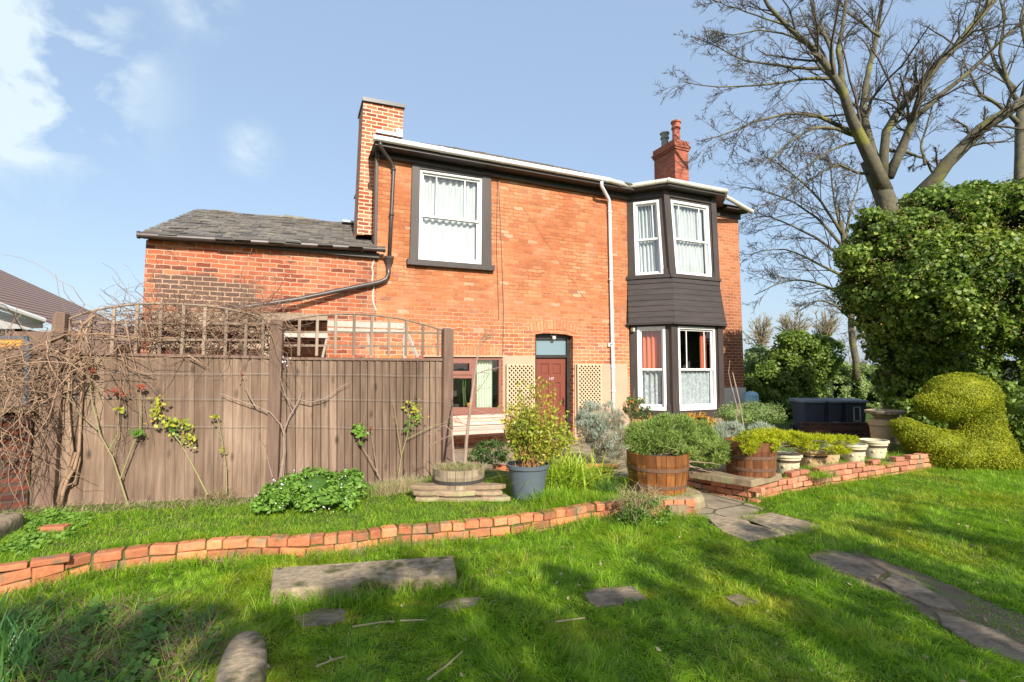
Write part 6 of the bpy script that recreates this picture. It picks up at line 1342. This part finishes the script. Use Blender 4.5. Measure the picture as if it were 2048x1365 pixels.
L1 = [([(1796, 700), (1790, 560), (1778, 430), (1768, 380), (1752, 345), (1738, 318)], 34*k_, 22*k_, 0),
      ([(1768, 385), (1754, 350), (1738, 318), (1722, 280), (1714, 264), (1688, 190), (1666, 147), (1615, 84), (1571, 51), (1534, 11), (1510, -40)], 22*k_, 3*k_, -1.2),
      ([(1688, 190), (1677, 99), (1688, 37), (1700, -60)], 10*k_, 3*k_, .6), ([(1666, 147), (1660, 90), (1630, 40), (1610, -40)], 8*k_, 2.5*k_, .8),
      ([(1758, 345), (1740, 271), (1722, 234), (1725, 205), (1736, 147), (1754, 73), (1769, -40)], 13*k_, 4*k_, 1.),
      ([(1765, 359), (1766, 286), (1782, 242), (1820, 183), (1871, 132), (1937, 62), (1998, -10)], 13*k_, 6*k_, -.6),
      ([(1776, 355), (1813, 278), (1831, 234), (1838, 183), (1886, 121), (1959, 40), (1990, -30)], 14*k_, 4*k_, -1.5),
      ([(1831, 234), (1886, 187), (1959, 125), (2014, 70), (2080, 20)], 8*k_, 3*k_, -1.),
      ([(1830, 400), (1850, 380), (1886, 341), (1945, 275), (1996, 234), (2060, 195)], 20*k_, 12*k_, -1.5),
      ([(1714, 272), (1703, 271), (1666, 253), (1622, 258), (1593, 275), (1560, 300), (1530, 330)], 6.5*k_, 1.5*k_, -1.),
      ([(1705, 265), (1652, 238), (1622, 229), (1578, 227), (1549, 234), (1505, 245), (1446, 271), (1400, 283)], 7*k_, 1.2*k_, -1.3),
      ([(1662, 157), (1611, 157), (1556, 168), (1500, 172), (1435, 175), (1366, 165)], 5*k_, 1.0*k_, -.8), ([(1652, 137), (1608, 139), (1564, 132), (1483, 121), (1446, 99), (1384, 73)], 5.5*k_, 1.0*k_, .8),
      ([(1630, 100), (1580, 70), (1520, 60), (1460, 72), (1420, 60)], 4*k_, 1.*k_, .5), ([(1571, 51), (1510, 30), (1450, 10), (1400, -10)], 3*k_, 1.*k_, .5),
      ([(1760, 73), (1700, 30), (1660, -20)], 4*k_, 2*k_, 1), ([(1780, 300), (1815, 305), (1850, 320), (1870, 350)], 5*k_, 3*k_, 1), ([(1850, 330), (1842, 290), (1858, 240), (1870, 180)], 4*k_, 1.5*k_, 1),
      ([(1755, 350), (1710, 345), (1680, 330), (1640, 345), (1600, 380)], 5*k_, 1.2*k_, 0), ([(1740, 280), (1690, 290), (1640, 310), (1590, 360), (1560, 400)], 4*k_, 1*k_, -1)]
bare_tree('bare_tree', 'tall bare tree with mossy trunk rising behind the ivy covered stump', (W(1796, 700, Yt).x, Yt, 0), L1, Yt,
          [(13, .34, .40, .8, (-.16, 0, .02), .18, None), (7, .48, .5, .8, (-.04, 0, .06), .2, None), (7, .55, .6, .8, (0, 0, .04), .22, None)], minr=.007)
Y2 = 19; k_ = Y2/1000
L2 = [([(1712, 760), (1700, 620), (1692, 500), (1680, 440)], 9*k_, 6*k_, 0)] + [([(a, b) for a, b in l], 5*k_, 1*k_, dy) for l, dy in [
      ([(1688, 480), (1677, 440), (1668, 400), (1662, 350), (1655, 310)], .5), ([(1685, 470), (1640, 400), (1600, 360), (1560, 330), (1520, 310)], -.5), ([(1690, 500), (1640, 440), (1580, 400), (1520, 380), (1480, 375)], 1), ([(1692, 520), (1640, 480), (1580, 450), (1530, 430), (1495, 440)], -1),
      ([(1698, 560), (1640, 530), (1580, 500), (1530, 500), (1500, 510)], .5), ([(1700, 600), (1650, 570), (1600, 560), (1560, 565), (1510, 590)], 0), ([(1705, 640), (1670, 610), (1640, 600), (1600, 620)], 0), ([(1690, 480), (1700, 420), (1715, 380), (1720, 340)], 1), ([(1690, 500), (1720, 440), (1750, 400)], 0), ([(1708, 680), (1740, 660), (1725, 700)], 0), ([(1700, 600), (1730, 660), (1745, 720)], -2)]]
bare_tree('bare_tree', 'slender bare tree with fine drooping twigs between the house and the ivy', (W(1712, 760, Y2).x, Y2, 0), L2, Y2, [(13, .45, .42, .8, (-.15, 0, -.02), .16, None), (8, .5, .5, .8, (-.05, 0, 0), .18, None), (4, .6, .6, .8, (0, 0, -.02), .2, None)], minr=.008)
Y3 = 17; k_ = Y3/1000
L3 = [([(2038, 700), (2036, 500), (2036, 360), (2040, 280), (2046, 200)], 15*k_, 11*k_, 0)] + [(l, 7*k_, 2*k_, dy) for l, dy in [([(2046, 220), (2010, 160), (2000, 100), (2010, 40), (1990, -40)], 0), ([(2045, 200), (2060, 120), (2040, 40), (2060, -40)], 0), ([(2040, 250), (2000, 210), (1960, 190), (1940, 150), (1925, 120)], 0), ([(2036, 300), (2080, 250), (2140, 200)], 0), ([(2030, 180), (1990, 130), (1975, 80), (1950, 20)], .5)]]
bare_tree('bare_tree', 'second bare tree at the right edge partly hidden by the big tree', (W(2038, 700, Y3).x, Y3, 0), L3, Y3, [(8, .4, .4, .8, (0, 0, .15), .16, None), (5, .5, .5, .8, (0, 0, .1), .18, None), (4, .5, .6, .8, (0, 0, .05), .2, None)], minr=.008)
# far trees
def far_tree(label, cx, cy, rx, ry, Y):
    t = thing('distant_tree', label, 'tree', (W(cx, cy, Y).x, Y, 0), group='pale bare trees far behind the hedge'); b = Vector((W(cx, cy, Y).x, Y, 0)); mb = MB(); top = W(cx, cy, Y); mb.tube([b, top], [.22, .1], 7); mb.build('trunk', 'twig', t)
    n_ = 34; c_, r_ = px_ell(cx, cy, rx, ry, Y); tips, _ = ell(n_, c_, r_, .6); s = np.linspace(0, 1, 6)[None, :, None]; b1 = np.array(list(b.lerp(top, .75))); P = b1*(1-s)+tips[:, None]*s; P += rng.normal(size=P.shape)*.1*s
    k1, r1_ = kids(P, np.full(P.shape[:2], .04), 9, .4, .5, .8, 5, .2, (0, 0, .2), .2, .015); k2, r2_ = kids(k1, r1_, 6, .5, .6, .9, 4, .2, (0, 0, .1), .2, .012)
    V, Fs = join([tubes(P, np.full(P.shape[:2], .035), 4), tubes(k1, r1_, 3), tubes(k2, r2_*.8, 3)]); np_mesh('crown', V, Fs, 'g_far', t)
far_tree('pale leafless tree far away just right of the house corner', 1520, 665, 34, 40, 38); far_tree('pale rounded leafless tree far away above the ivy bush', 1590, 645, 44, 38, 42); far_tree('low pale leafless tree far away behind the hedge gap', 1650, 650, 30, 34, 44); far_tree('small pale leafless tree low behind the hedge, nearest the ivy stump', 1700, 735, 34, 20, 46)
# wood far behind
es_ = []
# trees behind the camera that throw the dappled shade over the lawn
streaks = [((1560, 1085), (1700, 1112), .05), ((1700, 1100), (2060, 1190), .07), ((1770, 1010), (2060, 1085), .06), ((1650, 1130), (2060, 1290), .05), ((1800, 1180), (2060, 1262), .06), ((1480, 1040), (1600, 1075), .035), ((1430, 1002), (1640, 1052), .03), ((1620, 985), (2060, 1040), .05), ((1700, 1045), (2060, 1140), .05), ((1860, 1180), (2060, 1225), .04),
           ((1040, 1370), (1000, 1245), .05), ((900, 1370), (800, 1255), .05), ((1200, 1370), (1100, 1225), .05), ((1430, 1370), (1250, 1215), .04), ((1620, 1370), (1420, 1240), .03), ((1330, 1370), (1200, 1260), .03), ((480, 1380), (640, 1230), .04), ((1850, 1370), (1640, 1230), .03)]
def shade_tree(x, y, h, label, cnt=7, leaf=0, rad=.16, lean=0.):
    limbs = [([(x, y, 0), (x+.1, y, h*.2), (x+.1+lean*.3, y, h*.36)], rad, rad*.7, 0)]
    for k in range(cnt):
        a = k*2*math.pi/cnt+random.random(); r_ = h*random.uniform(.2, .34); limbs.append(([(x+.1+lean*.3, y, h*random.uniform(.28, .36)), (x+lean*.6+math.cos(a)*r_*.5, y+math.sin(a)*r_*.5, h*.62), (x+lean+math.cos(a)*r_, y+math.sin(a)*r_, h*random.uniform(.8, 1))], rad*.45, .02, 0))
    t, srcs = bare_tree('garden_tree', label, (x, y, 0), limbs, 0, [(9, .42, .45, .8, (0, 0, .1), .16, None), (5, .5, .55, .8, (0, 0, .05), .18, None), (3, .5, .6, .8, (0, 0, 0), .2, None)], minr=.006, group='garden trees behind the lawn')
    if leaf:
        P = srcs[-2][0].reshape(-1, 3); P = P[rng.random(len(P)) < leaf]; P = P.repeat(3, 0)+rng.normal(size=(len(P)*3, 3))*.10; V, Fc = leaves(P, rdir(len(P)), .10, .7); np_mesh('crown', V, Fc, 'g_bush', t)
spots = [(650, 1225, .20), (700, 1200, .16), (760, 1195, .22), (860, 1170, .18), (930, 1160, .14), (330, 1335, .26), (440, 1295, .10), (600, 1360, .22), (660, 1300, .16), (1080, 1290, .22), (1160, 1330, .26), (960, 1345, .22), (860, 1262, .22), (790, 1300, .18), (1000, 1205, .18), (1110, 1140, .14),
    (1180, 1195, .12), (1330, 1140, .14), (1410, 1110, .16), (1560, 1100, .24), (1330, 1190, .12), (1390, 1235, .16), (1500, 1160, .12), (720, 1345, .2), (1240, 1265, .16), (120, 1310, .26), (50, 1260, .2), (250, 1305, .2), (520, 1290, .16), (1060, 1240, .12), (1290, 1330, .12),
    (1700, 1140, .14), (1760, 1120, .2), (1850, 1150, .22), (1930, 1190, .22), (2010, 1240, .2), (1850, 1060, .22), (1940, 1085, .22), (2030, 1100, .24), (1780, 1200, .12), (1880, 1240, .16), (1980, 1300, .16), (1650, 1080, .18), (1720, 1060, .12), (1500, 1060, .1), (1560, 1130, .14), (1400, 1310, .18), (1550, 1340, .2), (1660, 1270, .14), (1760, 1340, .18), (1900, 1350, .2), (1600, 1210, .14), (1300, 1270, .14), (1010, 1365, .2), (850, 1365, .2), (1240, 1365, .18), (400, 1260, .12), (170, 1365, .2), (1480, 1250, .1), (1700, 1220, .1)]
sh = Vector((math.sin(SUN_AZ), -math.cos(SUN_AZ), 0))/math.tan(SUN_EL)
for (tx, ty, hb, sel, lb) in ((2.2, -4.3, 3.6, lambda x: x < 1250, 'evergreen garden tree standing behind the camera, thick clumps of leaf'), (4.9, -3.6, 3.8, lambda x: x >= 1250, 'evergreen garden tree standing behind the camera further to the right')):
    limbs = [([(tx, ty, 0), (tx+.1, ty, 1.2), (tx, ty+.05, 2.2)], .17, .13, 0)]; Ps = []
    for (px, py, r_) in spots:
        if not sel(px): continue
        g0 = G(px, py); h = random.uniform(3.0, 5.2); q = g0+sh*h+UP*h; q.z = h
        limbs.append(([(tx, ty, random.uniform(1.8, 2.3)), tuple(Vector((tx, ty, 2.6)).lerp(q, .5)+UP*.25), tuple(q)], .045, .01, 0))
        r_ *= 1.1
        for _ in range(4):
            c_ = np.array(list(q))+rng.normal(size=3)*r_*.5; Ps.append(c_+rng.normal(size=(95, 3))*r_*.29)
    for (a_, b_, r_) in streaks:
        if not sel(a_[0]): continue
        h = random.uniform(3.2, 4.6); qa = G(*a_)+sh*h+UP*h; qb = G(*b_)+sh*(h+.5)+UP*(h+.5)
        if (qb-Vector((tx, ty, 2))).length < (qa-Vector((tx, ty, 2))).length: qa, qb = qb, qa
        limbs.append(([(tx, ty, 2.0), tuple(Vector((tx, ty, 2.5)).lerp(qa, .6)), tuple(qa), tuple(qa.lerp(qb, .5)+UP*.1), tuple(qb)], r_*1.3, r_*.5, 0))
    t, srcs = bare_tree('garden_tree', lb, (tx, ty, 0), limbs, 0, [(3, .3, .5, .8, (0, 0, .1), .16, None), (3, .5, .5, .8, (0, 0, .05), .18, None)], minr=.005, group='garden trees behind the lawn')
    P = np.concatenate(Ps); V, Fc = leaves(P, rdir(len(P)), .07, .6); np_mesh('crown', V, Fc, 'g_bush', t)
shade_tree(7.6, -2.8, 5.6, 'bare garden tree far to the right of the camera', 5, .0)

# ------------------------------------------------------------ grass
def scatter(poly, dens, excl=(), fall=None):
    xs = [p[0] for p in poly]; ys = [p[1] for p in poly]; A = (max(xs)-min(xs))*(max(ys)-min(ys)); n_ = int(A*dens); P = np.stack([rng.uniform(min(xs), max(xs), n_), rng.uniform(min(ys), max(ys), n_), np.zeros(n_)], 1)
    if fall is not None: P = P[rng.random(len(P)) < fall(P)]
    P = P[inpoly(P, poly)]
    P = P[np.abs(P[:, 0]) < P[:, 1]*1.08+.4]
    for e in excl: P = P[~inpoly(P, e)]
    return P
fallf = lambda P: np.clip((3.0/np.maximum(P[:, 1], .1))**1.6, .09, 1)
LAWN = [(-3.6, 2.0), (4.5, 2.0), (14, 8), (14, 11), (7.4, 10), (6.9, 8.22)] + RW[::-1] + [(2.5, 6.2), (2.05, 5.95)] + EDGE[::-1]
lint = [g2(541, 1190, .06), g2(914, 1158, .06), g2(906, 1108, .12), g2(546, 1132, .12)]
rock = [g2(*q, .0) for q in [(415, 1420), (430, 1345), (455, 1290), (490, 1272), (530, 1278), (540, 1300), (530, 1350), (520, 1420)]]
def shr(pl, k=.86):
    cx, cy = sum(p[0] for p in pl)/len(pl), sum(p[1] for p in pl)/len(pl); return [(cx+(x-cx)*k, cy+(y-cy)*k) for x, y in pl]
EXC = [shr(q) for q in FLAGS]+[shr(DIRT, .93), PATH, shr(lint, .92), shr(rock, .9)]
def patchy(P, s=1.): x, y = P[:, 0]*s, P[:, 1]*s; return .5+.25*np.sin(3.1*x+1.7*np.sin(2.3*y))+.25*np.sin(4.3*y+1.9*np.sin(2.9*x+1))
def fine(P): x, y = P[:, 0], P[:, 1]; return .5+.5*np.sin(17*x+3*np.sin(13*y+2*np.sin(5*x)))*np.sin(19*y+3*np.sin(11*x+1.3))
P = scatter(LAWN, 19000, EXC, fallf); P = P[rng.random(len(P)) < .35+.65*fine(P)]; ft = fine(P); pt_ = patchy(P); hgt = .024+.055*pt_**2*(.5+ft) + .02*ft; hgt *= np.clip(P[:, 1]/5+.35, .6, 1.35)
da = 5*np.sin(2.1*P[:, 0]+1.3*np.sin(1.7*P[:, 1]))+4*ft; dirv = np.stack([np.cos(da), np.sin(da), np.zeros(len(P))], 1)+rng.normal(size=(len(P), 3))*np.array([.6, .6, 0])
V, Fs = blades(P, hgt, .0055, .95, .9, 2, dirv)
g1_ = np_mesh('grass', V, Fs, 'grass'); tag(g1_, 'bright green lawn grass across the foreground', 'grass', kind='stuff'); print('blades', len(P))
P = scatter(DIRT, 3600, EXC[:len(FLAGS)], fallf); P = P[patchy(P, 2.2) > .55]; V, Fs = blades(P, .035, .005, .8, .8, 2); tag(np_mesh('grass', V, Fs, 'grass'), 'sparse grass on the worn track', 'grass', kind='stuff')
TG = EDGE + [(2.2, 6.1), (1.9, 6.6), (.9, 6.8), (-.6, 7.1), (-2.7, 5.75), (-5, 5.25), (-5.6, 3.)]
P = scatter(TG, 9000, [[(p_[0], p_[1]) for p_ in [(c3_.x-.2, 5.75), (c3_.x+.2, 5.75), (c3_.x+.45, 6.2), (c3_.x-.3, 6.2)]]], fallf)
def edist(P):
    E_ = np.array(EDGE); return np.min(np.linalg.norm(P[:, None, :2]-np.concatenate([E_, (E_[1:]+E_[:-1])/2])[None], axis=2), axis=1)
ed = edist(P); dd = P[:, 1]-np.interp(P[:, 0], [-5.04, -2.77, -.94, 2], [5.42, 5.89, 7.16, 7.2]); P = P[(ed > .09) & ((dd < -.42) | (rng.random(len(P)) < .25))]; P[:, 2] = TZ
hgt = (.03+.04*patchy(P, 1.4)); hgt[P[:, 0] > .2] *= 1.8; V, Fs = blades(P, hgt, .0055, .8, .8, 2); tag(np_mesh('grass', V, Fs, 'grass', None, (0, 0, TZ)), 'green grass on the strip between the edging wall and the fence', 'grass', kind='stuff')
P = scatter(BEDR, 4500, [], fallf); P[:, 2] = .17; P = P[patchy(P, 2) > .45]; V, Fs = blades(P, .07, .006, .7, .8, 3); tag(np_mesh('grass', V, Fs, 'grass', None, (4.5, 7.5, .17)), 'tufty grass on the raised bed among the pots', 'grass', kind='stuff')

def along(line, n_, d0, d1, z):
    P = np.array(line); i = rng.integers(0, len(P)-1, n_); t = rng.random(n_)[:, None]; q = P[i]*(1-t)+P[i+1]*t; d = unit(P[i+1]-P[i]); nrm = np.stack([d[:, 1], -d[:, 0]], 1); q = q+nrm*rng.uniform(d0, d1, n_)[:, None]; return np.concatenate([q, np.full((n_, 1), z)], 1)
P = np.concatenate([along(EDGE, 8500, .02, .16, 0), along(RW, 1500, .02, .14, 0)]); P = P[fine(P) > .42]; P = P[rng.random(len(P)) < .25+.75*patchy(P, 2.)]; V, Fs = blades(P, .10+.08*patchy(P, 3), .0055, .6, .8, 3); tag(np_mesh('grass', V, Fs, 'grass'), 'longer grass at the foot of the brick edging', 'grass', kind='stuff')
P = along(EDGE, 2600, -.22, -.10, TZ); P = P[fine(P) > .4]; V, Fs = blades(P, .06, .005, .9, .9, 3); tag(np_mesh('grass', V, Fs, 'grass', None, (0, 0, TZ)), 'grass overhanging the top of the brick edging', 'grass', kind='stuff')
P = along(EDGE, 1500, .01, .10, 0); P = P[patchy(P, 2.7) > .52]; V, Fs = blades(P, .10, .0045, .7, .9, 3); tag(np_mesh('dry_grass', V, Fs, 'g_dry'), 'straw grass along the foot of the edging', 'grass', kind='stuff')
cs_ = scatter(LAWN, 10, FLAGS+[DIRT, PATH, lint, rock]); cs_ = cs_[cs_[:, 1] < 7][:150]; P = np.repeat(cs_, 34, 0)+rng.normal(size=(len(cs_)*34, 3))*np.array([.035, .035, 0]); V, Fs = blades(P, .10, .006, .75, .9, 3); tag(np_mesh('grass', V, Fs, 'grass'), 'scattered longer tufts in the lawn', 'grass', kind='stuff')
P = scatter([(-5.2, 4.95), (-2.8, 5.4), (-.9, 6.7), (-1., 6.95), (-2.8, 5.8), (-5.2, 5.4)], 900); P[:, 2] = TZ; V, Fs = blades(P, .07, .005, 1.6, .3, 3); tag(np_mesh('dry_litter', V, Fs, 'g_dry', None, (0, 0, TZ)), 'dead stems and litter along the fence foot', 'litter', kind='stuff')
P = scatter([(-3, 2), (4, 2), (7, 6), (1, 6), (-2, 4)], 8, FLAGS); P[:, 2] = .03; V, Fc = leaves(P, np.tile([0, 0, 1.], (len(P), 1)), .035, .6, .5); tag(np_mesh('leaf_litter', V, Fc, 'g_dry'), 'scattered dead leaves on the lawn', 'litter', kind='stuff')

P = np.concatenate([np.array([[*g2(px, py), .0]])+rng.normal(size=(420, 3))*np.array([.11, .06, 0]) for px, py in ((1550, 1205), (845, 1212), (1290, 1192), (930, 1222), (680, 1238))]); V, Fs = blades(P, .03, .006, .8, .5, 2); tag(np_mesh('moss', V, Fs, leaf_mat('golden_moss', [(.20, .17, .015), (.38, .30, .02), (.46, .38, .04)], .9, .2, .1, 5)), 'yellow moss round the stepping stones', 'moss', kind='stuff')
P = scatter([g2(-60, 1420), g2(-60, 1235), g2(200, 1215), g2(430, 1250), g2(400, 1420)], 700); P[:, 2] = .01; V, Fs = blades(P, .14, .005, 1.8, .2, 3); tag(np_mesh('dry_litter', V, Fs, 'vine_dark'), 'brown dead stems under the weeds at bottom left', 'litter', kind='stuff')
P = scatter([g2(-60, 1420), g2(-60, 1235), g2(200, 1215), g2(430, 1250), g2(400, 1420)], 500); P[:, 2] = .02; V, Fs = blades(P, .16, .007, .7, .8, 3); tag(np_mesh('grass', V, Fs, 'grass'), 'grass growing through the weeds at bottom left', 'grass', kind='stuff')
